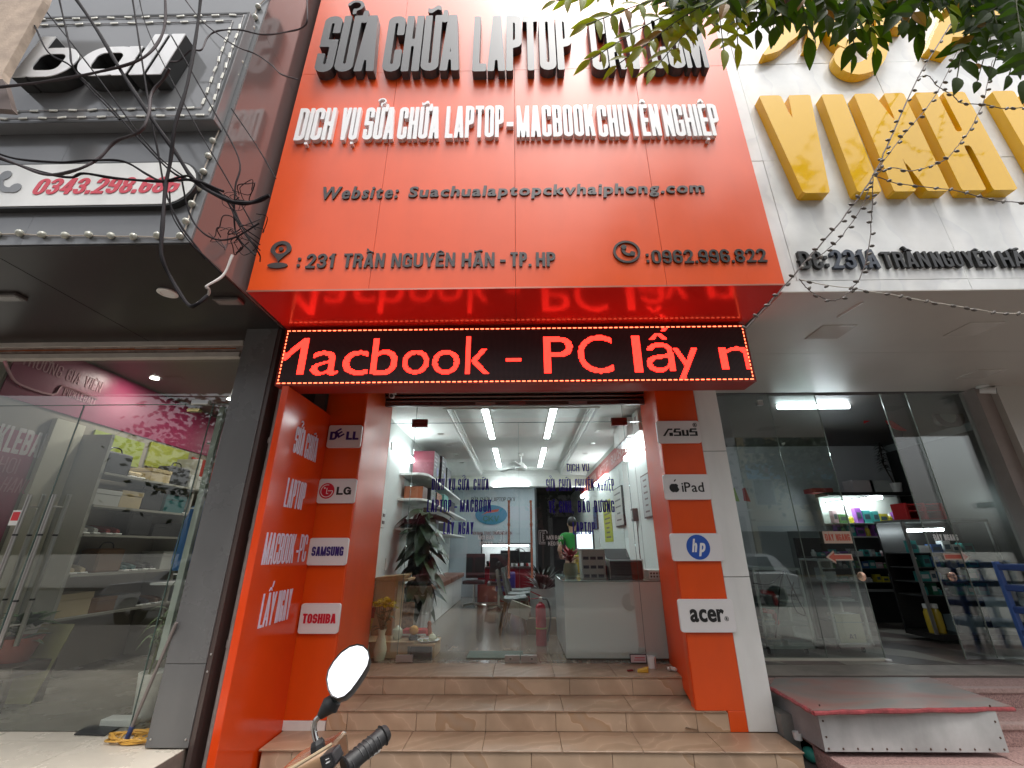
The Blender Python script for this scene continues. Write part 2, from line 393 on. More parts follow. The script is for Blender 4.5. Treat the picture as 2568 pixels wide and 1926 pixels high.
def _field(ch, X, Y, w, t, s):
    B_ = lambda *a: _sd_box(X, Y, *a); U_ = lambda *a: np.minimum.reduce(a); SUB = lambda a, b: np.maximum(a, -b)
    h = w / 2
    def bowl(y0, y1):
        R_ = min(w * .52, (y1 - y0) / 2); o = _sd_rb(X, Y, -R_ * 2, w, y0, y1, R_); i = _sd_rb(X, Y, -R_ * 2, w - t, y0 + s, y1 - s, max(R_ - t, .03))
        return SUB(np.maximum(o, -X), np.maximum(i, t - X))
    if ch == 'A': return U_(_slant(X, Y, 0, 0, h - t * .62, 1, t), _slant(X, Y, w - t, 0, h - t * .38, 1, t), np.maximum(B_(t * .5, w - t * .5, .19, .19 + s * .95), 0 * X - 9))
    if ch == 'B': return U_(bowl(0, .5 + s / 2), bowl(.5 - s / 2, 1), B_(0, t, 0, 1))
    if ch == 'C': return SUB(_ring(X, Y, 0, w, 0, 1, t, s), B_(h, w + 1, .38, .64))
    if ch == 'G': return U_(SUB(_ring(X, Y, 0, w, 0, 1, t, s), B_(h, w + 1, .50, .66)), B_(h, w, .40, .40 + s * .9), B_(w - t, w, .04, .45))
    if ch in 'DĐ': return U_(bowl(0, 1), B_(0, t, 0, 1))
    if ch == 'E': return U_(B_(0, t, 0, 1), B_(0, w, 0, s), B_(0, w, 1 - s, 1), B_(0, w * .92, .5 - s / 2, .5 + s / 2))
    if ch == 'H': return U_(B_(0, t, 0, 1), B_(w - t, w, 0, 1), B_(0, w, .5 - s / 2, .5 + s / 2))
    if ch == 'I': return B_(0, t, 0, 1)
    if ch == 'K': return U_(B_(0, t, 0, 1), _slant(X, Y, t * .35, .30, w - t * 1.05, 1, t), _slant(X, Y, w - t, 0, t * 1.0, .62, t))
    if ch == 'L': return U_(B_(0, t, 0, 1), B_(0, w, 0, s))
    if ch == 'M': q = t * .82; return U_(B_(0, q, 0, 1), B_(w - q, w, 0, 1), _slant(X, Y, h - q * .5, 0, q * .1, 1, q), _slant(X, Y, h - q * .5, 0, w - q * 1.1, 1, q))
    if ch == 'N': return U_(B_(0, t * .92, 0, 1), B_(w - t * .92, w, 0, 1), _slant(X, Y, w - t * .92, 0, 0, 1, t * .9))
    if ch in 'O0': return _ring(X, Y, 0, w, 0, 1, t, s)
    if ch == 'P': return U_(bowl(.40, 1), B_(0, t, 0, 1))
    if ch == 'R': return U_(bowl(.44, 1), B_(0, t, 0, 1), _slant(X, Y, w - t, 0, w - t * 1.35, .5, t))
    if ch == 'S': m_ = .5; return U_(SUB(_ring(X, Y, 0, w, m_ - s / 2, 1, t, s), B_(h * .9, w + 1, m_ + s / 2 - .0, .68)), SUB(_ring(X, Y, 0, w, 0, m_ + s / 2, t, s), B_(-1, h * 1.1, .32, m_ - s / 2)), _slant(X, Y, h - t * .3, m_ - s / 2, h - t * .7, m_ + s / 2, t))
    if ch == 'T': return U_(B_(h - t / 2, h + t / 2, 0, 1), B_(0, w, 1 - s, 1))
    if ch == 'U': return np.maximum(_ring(X, Y, 0, w, 0, 2.2, t, s), Y - 1)
    if ch == 'V': return U_(_slant(X, Y, h - t * .55, 0, 0, 1, t), _slant(X, Y, h - t * .45, 0, w - t, 1, t))
    if ch == 'W': q = t * .86; return U_(_slant(X, Y, w * .25 - q * .5, 0, 0, 1, q), _slant(X, Y, w * .25 - q * .5, 0, h - q / 2, 1, q), _slant(X, Y, w * .75 - q * .5, 0, h - q / 2, 1, q), _slant(X, Y, w * .75 - q * .5, 0, w - q, 1, q))
    if ch == 'Y': return U_(_slant(X, Y, h - t * .55, .36, 0, 1, t), _slant(X, Y, h - t * .45, .36, w - t, 1, t), B_(h - t / 2, h + t / 2, 0, .42))
    if ch == '1': return U_(B_(w - t, w, 0, 1), np.maximum(_slant(X, Y, 0, .70, w - t * .6, 1, t), .70 - Y), B_(w * .2, w, .74, .74 + s * .6))
    if ch == '2': return U_(SUB(_ring(X, Y, 0, w, .44, 1, t, s), B_(-1, h, 0, .70)) if False else SUB(_ring(X, Y, 0, w, .42, 1, t, s), np.minimum(B_(-1, h, .3, .68), B_(-1, w - t * 1.02, .3, .60))), _slant(X, Y, 0, 0, w - t * 1.02, .60, t * 1.02), B_(0, w, 0, s))
    if ch == '3': return U_(SUB(_ring(X, Y, 0, w, .5 - s / 2, 1, t, s), B_(-1, h * .8, .4, .70)), SUB(_ring(X, Y, 0, w, 0, .5 + s / 2, t, s), B_(-1, h * .8, .30, .6)), B_(h * .6, w - t, .5 - s / 2, .5 + s / 2))
    if ch == '4': return U_(B_(w - t * 1.3, w - t * .3, 0, 1), B_(0, w, .20, .20 + s), _slant(X, Y, 0, .24, w - t * 1.5, 1, t * .8))
    if ch == '6': return U_(SUB(_ring(X, Y, 0, w, 0, 1, t, s), B_(h, w + 1, .55, .70)), _ring(X, Y, 0, w, 0, .60, t, s))
    if ch == '9': return U_(SUB(_ring(X, Y, 0, w, 0, 1, t, s), B_(-1, h, .30, .45)), _ring(X, Y, 0, w, .40, 1, t, s))
    if ch == '8': return U_(_ring(X, Y, 0, w, .5 - s / 2, 1, t, s), _ring(X, Y, 0, w, 0, .5 + s / 2, t, s))
    if ch == '5': return U_(B_(0, w * .95, 1 - s, 1), B_(0, t, .5, 1), SUB(_ring(X, Y, 0, w, 0, .62, t, s), B_(-1, h, .30, .50)))
    if ch == 'b': return U_(_ring(X, Y, 0, w, 0, .70, t, s), B_(0, t, 0, 1))
    if ch == 'a': return U_(_ring(X, Y, 0, w, 0, .70, t, s), B_(w - t, w, 0, .70))
    if ch == 'l': return B_(0, t, 0, 1)
    if ch in '-–': return B_(0, w, .34, .34 + s * 1.1)
    if ch == '.': return B_(0, t, 0, t)
    if ch == ',': return U_(B_(0, t, 0, t), _slant(X, Y, t * .1, -.14, t * .5, .02, t * .5))
    if ch == ':': return U_(B_(0, t, .1, .1 + t), B_(0, t, .55, .55 + t))
    return B_(0, w, 0, 1)
def _marks(ms, X, Y, w, t, s):
    fs = []; h = w / 2; y = 1.05; u = min(t * .62, .10); fw = max(w, t * 1.4)
    for m_ in ms:
        if m_ == '_': fs.append(_sd_box(X, Y, h - t * .42, h + t * .42, -.06 - t * .8, -.06))
        elif m_ == 'h':
            fs += [_sd_box(X, Y, w - t * .4, w + u * .9, 1 - s * .95, 1.0), _sd_rb(X, Y, w + u * .1, w + u * 1.25, .80 + .06, 1.10, u * .5)]
        elif m_ == '^':
            a = fw * .30; fs += [_slant(X, Y, h - a - u * .5, y, h - u * .5, y + .12, u), _slant(X, Y, h + a - u * .5, y, h - u * .5, y + .12, u)]; y += .14
        elif m_ == "'": fs.append(_slant(X, Y, h + (fw * .2 if '^' in ms else -u * .8), y + (0 if '^' not in ms else -.03), h + (fw * .2 if '^' in ms else -u * .8) + fw * .16, y + .16, u * 1.1))
        elif m_ == '`': fs.append(_slant(X, Y, h + (-fw * .2 if '^' in ms else 0), y - (0 if '^' not in ms else .03), h - fw * .22 + (-fw * .2 if '^' in ms else 0), y + .15, u * 1.1))
        elif m_ == '~':
            k = fw * .40; yy = y + .07 + .034 * np.sin((X - h) / k * PI * .95); fs.append(np.maximum(np.abs(Y - yy) - s * .32, np.abs(X - h) - k))
        elif m_ == '?':
            q = u * 1.5; cy = y + .15
            r_ = np.abs(np.hypot(X - h, Y - cy) - q) - u * .36; r_ = np.maximum(r_, -_sd_box(X, Y, h - 9, h, cy - 9, cy))
            fs += [r_, _sd_box(X, Y, h - u * .4, h + u * .4, y - .02, cy - q + u * .4)]
    return fs
CG = {}
def cglyph(ch, wr, t, s):
    """closed outlines of a capital, height 1, width wr, stem t, bar s"""
    k = (ch, round(wr, 3), round(t, 3), round(s, 3))
    if k in CG: return CG[k]
    base, ms = (DEC[ch][0], DEC[ch][1:]) if ch in DEC else (ch, '')
    y0, y1 = -.30, 1.42; x0, x1 = -.15 - wr * .1, wr + .28; H_ = .0165
    nx_, ny_ = int((x1 - x0) / H_) + 1, int((y1 - y0) / H_) + 1
    xs_ = x0 + np.arange(nx_) * H_; ys_ = y0 + np.arange(ny_) * H_
    X, Y = np.meshgrid(xs_ + .00013, ys_ + .00017)
    F = _field(base, X, Y, wr, t, s)
    if ch == 'Đ': F = np.minimum(F, _sd_box(X, Y, -t * .42, wr * .48, .5 - s * .38, .5 + s * .38))
    for f_ in _marks(ms, X, Y, wr, t, s): F = np.minimum(F, f_)
    I = F < 0; c = I[:-1, :-1] * 1 + I[:-1, 1:] * 2 + I[1:, 1:] * 4 + I[1:, :-1] * 8
    nxt = {}
    def ex(j, i, e):       # crossing on edge e of cell (j, i); key and point
        if e == 0: a, b, kk = (j, i), (j, i + 1), ('h', j, i)
        elif e == 1: a, b, kk = (j, i + 1), (j + 1, i + 1), ('v', j, i + 1)
        elif e == 2: a, b, kk = (j + 1, i), (j + 1, i + 1), ('h', j + 1, i)
        else: a, b, kk = (j, i), (j + 1, i), ('v', j, i)
        fa, fb = F[a], F[b]; q = fa / (fa - fb)
        return kk, (xs_[a[1]] + (xs_[b[1]] - xs_[a[1]]) * q, ys_[a[0]] + (ys_[b[0]] - ys_[a[0]]) * q)
    SEG = {1: [(3, 0)], 2: [(0, 1)], 3: [(3, 1)], 4: [(1, 2)], 5: [(3, 0), (1, 2)], 6: [(0, 2)], 7: [(3, 2)], 8: [(2, 3)], 9: [(2, 0)], 10: [(2, 3), (0, 1)], 11: [(2, 1)], 12: [(1, 3)], 13: [(1, 0)], 14: [(0, 3)]}
    pt = {}
    for j, i in zip(*np.nonzero((c > 0) & (c < 15))):
        for a, b in SEG[int(c[j, i])]:
            ka, pa = ex(j, i, a); kb, pb = ex(j, i, b); pt[ka] = pa; pt[kb] = pb; nxt[ka] = kb
    loops = []
    while nxt:
        st_ = next(iter(nxt)); L = []; q = st_
        while q in nxt: L.append(pt[q]); q = nxt.pop(q)
        if len(L) > 5: loops.append(simp(L, .0035))
    CG[k] = loops; return loops
def simp(L, tol):
    def dp(P):
        if len(P) < 3: return P
        (x1, y1), (x2, y2) = P[0], P[-1]; d = math.hypot(x2 - x1, y2 - y1) or 1e-9; mx_, mi = 0, 0
        for i in range(1, len(P) - 1):
            e = abs((x2 - x1) * (y1 - P[i][1]) - (x1 - P[i][0]) * (y2 - y1)) / d if d > 1e-6 else math.dist(P[0], P[i])
            if e > mx_: mx_, mi = e, i
        if mx_ < tol: return [P[0], P[-1]]
        return dp(P[:mi + 1])[:-1] + dp(P[mi:])
    n = len(L); far = max(range(n), key=lambda i: math.dist(L[0], L[i]))
    return dp(L[:far + 1])[:-1] + dp(L[far:] + [L[0]])[:-1]
CGM = {}
def ctext(parent, s, a, b, h, depth, mat_, stem=.17, bar=.15, up=(0, 0, 1), gap=.05, space=.22, shear=0, name='letter', join=False, mirror=False, nm_over=None):
    a, b = V(a), V(b); W = (b - a).length / h
    rel = [RELW.get(DEC[c][0] if c in DEC else c, 1.0) for c in s if c != ' ']
    fixed = sum(1 for r_ in rel if r_ == 0) * stem + (len(s) - 1) * gap + s.count(' ') * space + shear
    cw = (W - fixed) / max(sum(rel), .01)
    if sum(rel) > 0 and cw < stem * 2.25:
        k = cw / (stem * 2.25); stem = max(.04, stem * max(k, .3)); gap *= max(k, .3); fixed = sum(1 for r_ in rel if r_ == 0) * stem + (len(s) - 1) * gap + s.count(' ') * space + shear; cw = (W - fixed) / sum(rel)
    M0 = frame(b, a - b, up) if mirror else frame(a, b - a, up)
    x = 0; outs = []; J = MB()
    for c in s:
        if c == ' ': x += space + gap; continue
        r_ = RELW.get(DEC[c][0] if c in DEC else c, 1.0); wr = r_ * cw if r_ else stem
        key = (c, round(wr, 3), round(stem, 3), round(bar, 3), round(h, 4), round(depth, 4), mat_.name, shear)
        me = CGM.get(key)
        if me is None:
            cu = bpy.data.curves.new('g', 'CURVE'); cu.dimensions = '2D'; cu.fill_mode = 'BOTH' if depth else 'FRONT'; cu.extrude = depth / 2
            for P in cglyph(c, wr, stem, bar):
                s_ = cu.splines.new('POLY'); s_.points.add(len(P) - 1); s_.use_cyclic_u = True
                for bp, p in zip(s_.points, P): bp.co = ((p[0] + p[1] * shear) * h, p[1] * h, 0, 1)
            o = bpy.data.objects.new('g', cu); me = bpy.data.meshes.new_from_object(o); bpy.data.objects.remove(o); bpy.data.curves.remove(cu)
            me.materials.clear(); me.materials.append(mat_); me.name = 'letter'
            for p in me.polygons: p.use_smooth = False
            CGM[key] = me
        Mx = M0 @ Matrix.Translation((x * h, 0, depth / 2))
        if join: J.add([Mx @ v.co for v in me.vertices], [tuple(p.vertices) for p in me.polygons])
        else: outs.append(link(name, me, parent, Mx))
        x += wr + gap
    if join: return J.build(name, mat_, parent, recalc=False)
    return outs
# ================================================================ materials of the place
ORANGE = pm('orange_red_panel', (.76, .078, .004), rough=.30, spec=.45, coat=.35, ns=1.4, na=.05, bump=.03, bs=1.6, dirt=.07)
SIDERED = pm('red_panel', (.70, .055, .005), rough=.14, spec=.5, ns=2, na=.06, bump=.04, bs=1.6)
WHITEP = pm('white_panel', (.78, .78, .75), rough=.2, ns=1.2, na=.04, bump=.03, bs=1.5, dirt=.14)
REVEAL = pm('red_reveal_panel', (.74, .065, .004), rough=.42, spec=.25, ns=2, na=.06)
LOGOW = pm('white_plaque', (.74, .72, .71), rough=.35)
DGREY = pm('dark_grey_letter', (.085, .085, .09), rough=.3)
BLACKSIDE = pm('black_edge', (.02, .02, .02), rough=.4)
WLET = pm('white_letter', (.8, .8, .8), rough=.2)
NAVY = pm('navy_print', (.035, .015, .16), rough=.5)
BLACK = pm('black_print', (.012, .012, .012), rough=.4)
LOGORED = pm('red_print', (.55, .01, .03), rough=.4)
LOGOBLUE = pm('blue_print', (.02, .09, .42), rough=.4)
PINKW = pm('pale_lilac_letter', (.72, .62, .74), rough=.4)
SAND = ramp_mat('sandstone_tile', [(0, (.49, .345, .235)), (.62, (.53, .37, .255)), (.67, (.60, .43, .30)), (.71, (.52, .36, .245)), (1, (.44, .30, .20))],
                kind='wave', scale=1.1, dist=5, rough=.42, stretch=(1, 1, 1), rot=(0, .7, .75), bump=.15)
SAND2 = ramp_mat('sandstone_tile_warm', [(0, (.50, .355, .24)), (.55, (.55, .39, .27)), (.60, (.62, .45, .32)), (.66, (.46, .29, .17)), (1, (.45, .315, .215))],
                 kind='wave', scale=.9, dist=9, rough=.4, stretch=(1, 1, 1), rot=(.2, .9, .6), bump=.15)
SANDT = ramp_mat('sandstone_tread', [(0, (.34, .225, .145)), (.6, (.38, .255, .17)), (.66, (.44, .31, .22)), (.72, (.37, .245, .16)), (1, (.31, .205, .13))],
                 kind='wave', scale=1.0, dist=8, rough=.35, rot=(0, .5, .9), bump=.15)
GROUT = pm('grout', (.16, .11, .08), rough=.9)
CONC = pm('concrete', (.18, .175, .16), rough=.9, ns=4, na=.25, bump=.3, bs=30)
ASPH = pm('asphalt', (.055, .055, .055), rough=.9, ns=8, na=.3, bump=.4, bs=80)
STEEL = pm('brushed_steel', (.5, .49, .47), rough=.28, metal=1)
COPPER = pm('rose_gold_steel', (.62, .38, .28), rough=.22, metal=1)
WHITEW = pm('white_wall', (.70, .72, .70), rough=.7, ns=1.5, na=.04)
CEIL = pm('white_ceiling', (.72, .73, .71), rough=.75)
PLASW = pm('white_plastic', (.7, .7, .68), rough=.35)
PLASB = pm('black_plastic', (.02, .02, .022), rough=.35)
GLASS = glassm('clear_glass', (.93, .955, .945), 1.52, 1.5)
TUBE = emis('lit_tube', (.90, .97, 1.0), 16)
# ================================================================ ground
g = MB().box(-60, 60, -3.0, 60, -.3, 0).build('pavement', pm('pavement_stone', (.14, .13, .12), rough=.8, ns=5, na=.2, bump=.3, bs=20)); tagp(g, kind='structure')
g = MB().box(-60, 60, -13.0, -3.0, -.4, -.13).build('road', ASPH); tagp(g, kind='structure')
g = MB().box(-60, 60, -17.0, -13.0, -.3, .004).build('far_pavement', CONC); tagp(g, kind='structure')
g = MB().box(-200, 200, -200, 200, -.9, -.42).build('ground', CONC); tagp(g, kind='structure')
# ================================================================ laptop shop building
shop = thing('shop_building', 'narrow laptop repair shop with orange-red cladding round its glass front, between two other shops', 'building', (0, 5.4, 0))
B = MB
# left side wall with the white words, front edge a brighter strip
B().box(-2.12, -2.06, 3.56, 4.470, 0, 2.972).build('side_wall', SIDERED, shop, bevel=.004)
B().box(-2.12, -1.69, 4.475, 5.44, .22, 3.57).build('pillar', ORANGE, shop, bevel=.004)
B().box(-2.10, -1.694, 4.47, 5.40, .15, .22).build('skirting', WHITEP, shop)
B().hexa([(-1.69, 4.482, .16), (-1.684, 4.482, .16), (-1.80, 5.44, .30), (-1.84, 5.44, .30), (-1.69, 4.482, 3.57), (-1.684, 4.482, 3.57), (-1.80, 5.44, 3.57), (-1.84, 5.44, 3.57)]).build('door_reveal', REVEAL, shop)
# right pillar: red part, white strip
pr = B()
pr.box(1.50, 1.915, 4.475, 4.60, .30, 3.57).box(1.765, 1.915, 4.475, 4.60, .15, .30)
pr.build('pillar', ORANGE, shop, bevel=.003)
B().hexa([(1.494, 4.482, .30), (1.50, 4.482, .30), (1.66, 5.44, .44), (1.60, 5.44, .44), (1.494, 4.482, 3.57), (1.50, 4.482, 3.57), (1.66, 5.44, 3.57), (1.60, 5.44, 3.57)]).build('door_reveal', REVEAL, shop)
zs = [.15, 1.35, 2.55, 3.57]
for i in range(3):
    B().box(1.917, 2.16, 4.475, 5.50, zs[i] + .003, zs[i + 1] - .003).build('white_cladding_panel', WHITEP, shop, bevel=.003)
B().box(1.93, 2.145, 4.49, 5.49, .152, 3.56).build('cladding_core', CONC, shop)
# lintel behind the moving sign
B().box(-2.06, 1.915, 4.30, 4.465, 3.22, 3.57).build('lintel', SIDERED, shop)
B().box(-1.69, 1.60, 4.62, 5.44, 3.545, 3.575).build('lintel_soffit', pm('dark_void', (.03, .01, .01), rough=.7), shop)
# shutter box (rolling door) behind the lintel
sh = thing('shutter_box', 'dark steel rolling shutter rolled up above the glass doors of the laptop shop', 'shutter', (0, 5.2, 3.3))
SHM = pm('shutter_steel', (.16, .11, .10), rough=.25, metal=1)
B().lathe([(.12, -1.78), (.12, 1.62)], (0, 5.20, 3.50), 24, 'x').build('roll', SHM, sh, smooth=True)
for i, (z, y) in enumerate(((3.445, 5.08), (3.40, 5.11), (3.355, 5.14))):
    B().lathe([(.026, -1.77), (.026, 1.60)], (0, y, z), 10, 'x').build('slat', SHM, sh, smooth=True)
B().box(-1.78, 1.61, 5.12, 5.17, 3.285, 3.335).build('bottom_bar', pm('bar_dark', (.10, .05, .045), rough=.4), sh, bevel=.004)
for x0, x1, c in ((-1.38, -.98, (.05, .02, .02)), (-.55, -.3, (.3, .2, .18)), (-.12, .08, (.3, .08, .07)), (.62, .85, (.34, .22, .22)), (1.25, 1.5, (.05, .02, .02))):
    B().box(x0, x1, 5.113, 5.119, 3.292, 3.328).build('sticker', pm('sticker%s' % x0, c, rough=.5), sh)
text(sh, 'TÂM CƯỜNG - 910712'.replace('Â', 'A').replace('Ư', 'U').replace('Ờ', 'O'), (-1.36, 5.112, 3.298), (-1.0, 5.112, 3.298), .024, .001, pm('faint_pink', (.3, .12, .12)), join=True)
# party walls, upper storeys
WALLS = pm('rendered_wall', (.42, .40, .36), rough=.85, ns=3, na=.15)
for nm, a in (('wall', (-2.12, -1.9, 5.45, 13.4, 0, 3.75)), ('wall', (1.75, 2.14, 5.51, 13.4, 0, 3.75)), ('wall', (-2.12, 2.14, 15.5, 15.7, 0, 3.75))):
    B().box(*a).build(nm, WHITEW, shop)
B().box(-2.10, 2.13, 3.9, 16, 3.76, 9.5).build('upper_storey', WALLS, shop)
# ================================================================ steps
st = thing('entrance_steps', 'three sandstone tiled steps leading up to the laptop shop doors', 'steps', (0, 4.6, 0))
B().box(-2.02, 2.12, 4.125, 5.40, 0, .132).box(-1.68, 1.75, 4.49, 5.40, .132, .282).box(-1.68, 1.62, 4.905, 5.40, .282, .432).build('step_core', GROUT, st)
def tiles(x0, x1, w_, off, fn, mats):
    x = x0 - off
    i = 0
    while x < x1 - .01:
        a, b = max(x, x0) + .0018, min(x + w_, x1) - .0018
        if b - a > .02:
            o = fn(a, b).build('tile', mats[i % len(mats)], st, bevel=.0025)
        x += w_; i += 1
T = .60
# treads and risers, upper landing first
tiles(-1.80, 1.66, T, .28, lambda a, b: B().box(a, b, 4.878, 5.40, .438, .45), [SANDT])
tiles(-1.72, 1.63, T, .22, lambda a, b: B().box(a, b, 4.89, 4.90, .3, .4365), [SAND, SAND2])
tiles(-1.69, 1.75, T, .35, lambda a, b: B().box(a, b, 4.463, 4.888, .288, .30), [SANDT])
tiles(-1.69, 1.765, T, .42, lambda a, b: B().box(a, b, 4.475, 4.485, .15, .2865), [SAND2, SAND])
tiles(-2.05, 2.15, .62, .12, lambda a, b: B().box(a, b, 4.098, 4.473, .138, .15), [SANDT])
tiles(-2.03, 2.14, .62, .38, lambda a, b: B().box(a, b, 4.11, 4.12, .002, .1365), [SAND, SAND2])
B().box(2.125, 2.138, 4.122, 4.47, .002, .137).build('end_tile', SAND, st, bevel=.002)
# ================================================================ big red fascia sign
SY = 2.97; ZS = 3.577; ZT = 8.6
sign = thing('shop_sign', 'big orange-red fascia sign with raised letters in three sizes above the moving text display', 'sign', (0, SY, ZS))
B().box(-2.205, 2.125, SY + .02, 4.47, ZS + .02, ZT).build('sign_body', GROUT, sign)
xs = [-2.22, -1.22, -.02, 1.20, 2.14]; zz = [ZS, 6.20, ZT]
for j in range(2):
    for i in range(4):
        B().box(xs[i] + .0012, xs[i + 1] - .0012, SY, SY + .018, zz[j] + .0012, zz[j + 1] - .0012).build('cladding_panel', ORANGE, sign, bevel=.001)
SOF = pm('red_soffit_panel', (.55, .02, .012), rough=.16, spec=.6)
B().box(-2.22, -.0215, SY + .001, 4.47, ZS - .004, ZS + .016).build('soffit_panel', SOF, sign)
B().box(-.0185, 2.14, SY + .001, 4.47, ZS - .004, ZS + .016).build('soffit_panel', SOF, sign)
B().box(-2.222, 2.142, SY - .006, SY + .0, ZS - .008, ZS + .006).build('edge_trim', pm('trim_alu', (.5, .2, .15), rough=.3, metal=.6), sign)
for xx in (-2.22, 2.125):
    B().box(xx, xx + .015, SY + .018, 4.47, ZS + .017, ZT).build('return_panel', SIDERED, sign)
def row(words, vb, vt, depth, mt, bold, ym=SY, gap=.05, fn=None, **k):
    for s, u0, u1, *vv in words:
        v0 = vv[0] if vv else vb
        a = at(u0, v0, y=ym - depth); b = at(u1, v0 + (vv[1] if len(vv) > 1 else 0), y=ym - depth)
        b.z = a.z
        zt = at((u0 + u1) / 2, vt + (v0 - vb), y=ym - depth).z
        a.y = b.y = ym
        if fn: fn(sign, s, a, b, zt - a.z, depth, mt, gap=gap, **k)
        else: text(sign, s, a, b, zt - a.z, depth, mt, bold, gap=gap, **k)
row([('SỬA', 785, 936, 181), ('CHỮA', 956, 1150, 180), ('LAPTOP', 1184, 1440, 179), ('CKV.COM', 1488, 1782, 175)], 179, 38, .085, pm('sign_dark_letter', (.06, .062, .066), rough=.42), 0, gap=.03, fn=ctext, stem=.165, bar=.13)
row([('DỊCH', 735, 829, 352), ('VỤ', 847, 893, 351), ('SỬA', 907, 984, 350), ('CHỮA', 994, 1099, 349), ('LAPTOP', 1115, 1263, 346), ('–', 1270, 1288, 345), ('MACBOOK', 1296, 1495, 344), ('CHUYÊN', 1503, 1662, 343), ('NGHIỆP', 1671, 1813, 342)], 345, 264, .04, WLET, 0, gap=.045, fn=ctext, stem=.135, bar=.125)
SL = pm('sign_small_letter', (.05, .045, .045), rough=.35)
row([('Website:', 801, 998, 499), ('Suachualaptopckvhaiphong.com', 1023, 1772, 494)], 496, 464, .012, SL, (.0055, .004), shear=.10, gap=.13)
row([(':', 742, 751, 672), ('231', 764, 834, 672), ('TRẦN', 858, 962, 671), ('NGUYÊN', 980, 1140, 670), ('HÃN', 1157, 1240, 669), ('-', 1254, 1268, 669), ('TP.', 1280, 1333, 668), ('HP', 1345, 1394, 668)], 670, 634, .012, SL, 0, gap=.09, fn=ctext, stem=.17, bar=.15)
row([(':', 1623, 1630, 661), ('0962.996.822', 1637, 1927, 660)], 662, 627, .012, BLACK, 0, gap=.09, fn=ctext, stem=.165, bar=.14)
# location pin and telephone in a ring
def ring_prism(name, outer, inner, M, d, mt, parent):
    mb = MB(); n = len(outer)
    for z in (0, d):
        pass
    vs = [M @ V((p[0], p[1], z)) for z in (0, d) for p in outer] + [M @ V((p[0], p[1], z)) for z in (0, d) for p in inner]
    fs = []
    for i in range(n):
        j = (i + 1) % n
        fs += [(n + i, n + j, 3 * n + j, 3 * n + i), (i, j, n + j, n + i), (2 * n + i, 2 * n + j, 3 * n + j, 3 * n + i), (i, j, 2 * n + j, 2 * n + i)]
    return mb.add(vs, fs).build(name, mt, parent)
c = at(704, 636, y=SY); Mp = frame((c.x, SY, c.z))
def pin_outline(r, n=28):
    o = []
    for i in range(n):
        a = -PI / 2 + 2 * PI * i / n
        x, y = r * math.cos(a), r * math.sin(a)
        if y < -r * .35: k = (-y / r - .35) / .65; x *= (1 - k) * .9; y = -r * .35 - k * r * 1.15
        o.append((x, y + .035))
    return o
ring_prism('pin_icon', pin_outline(.088), [(x * .62, (y - .035) * .62 + .038) for x, y in ell(.075, .075, 28)], Mp, -.0, SL, sign) if False else None
po = pin_outline(.088); pi_ = [(.05 * math.cos(-PI / 2 + 2 * PI * i / 28), .05 * math.sin(-PI / 2 + 2 * PI * i / 28) + .04) for i in range(28)]
ring_prism('pin_icon', po, pi_, Mp, .012, SL, sign)
ring_prism('pin_base', [(x, y - .125) for x, y in ell(.085, .028)], [(x * .01, y * .01 - .10) for x, y in ell(.06, .012)], Mp, .010, SL, sign)
MB().prism(ell(.02, .02, 16, 0, .04), Mp, .012).build('pin_dot', SL, sign)
c = at(1571, 633, y=SY); Mp = frame((c.x, SY, c.z))
ring_prism('phone_ring', ell(.112, .112, 36), ell(.092, .092, 36), Mp, .012, BLACK, sign)
def handset(name, M, sc, mt, parent, d=.012):
    pts = []
    for i in range(13):
        a = math.radians(150 + 150 * i / 12); pts.append((.06 * math.cos(a) + .02, .06 * math.sin(a) + .02))
    inner = []
    for i in range(13):
        a = math.radians(300 - 150 * i / 12); inner.append((.036 * math.cos(a) + .02, .036 * math.sin(a) + .02))
    poly = [(x * sc, y * sc) for x, y in pts + inner]
    mb = MB().prism(poly, M, d)
    for a in (150, 300):
        ca, sa = math.cos(math.radians(a)), math.sin(math.radians(a)); cx, cy = (.046 * ca + .02) * sc, (.046 * sa + .02) * sc
        mb.prism([(cx + sc * (.022 * math.cos(t) ), cy + sc * .022 * math.sin(t)) for t in [2 * PI * i / 12 for i in range(12)]], M, d * 1.2)
    return mb.build(name, mt, parent)
handset('phone_icon', Mp, 1.05, BLACK, sign)
# ================================================================ LED moving text display
LY = 3.57; LZ0, LZ1 = 2.975, 3.545; LX0, LX1 = -2.195, 2.095
led = thing('led_display', 'long red LED moving-text display under the big orange-red sign', 'display', (0, LY, LZ0))
B().box(LX0, LX1, LY + .006, 3.79, LZ0 - .0, LZ1).build('housing', pm('led_housing_red', (.30, .015, .008), rough=.4), led, bevel=.004)
LMT = pm('led_matrix', (.012, .008, .009), rough=.6)
t = LMT.node_tree; b = t.nodes['Principled BSDF']; tc = t.nodes.new('ShaderNodeTexCoord'); vo = t.nodes.new('ShaderNodeTexVoronoi'); vo.inputs['Scale'].default_value = 90; vo.inputs['Randomness'].default_value = 0
rr = t.nodes.new('ShaderNodeValToRGB'); rr.color_ramp.elements[0].position = .2; rr.color_ramp.elements[0].color = (.10, .055, .06, 1); rr.color_ramp.elements[1].position = .4; rr.color_ramp.elements[1].color = (.008, .004, .005, 1)
t.links.new(tc.outputs['Object'], vo.inputs['Vector']); t.links.new(vo.outputs['Distance'], rr.inputs[0]); t.links.new(rr.outputs[0], b.inputs['Base Color'])
B().box(LX0 + .018, LX1 - .018, LY, LY + .0055, LZ0 + .018, LZ1 - .012).build('matrix_face', LMT, led)
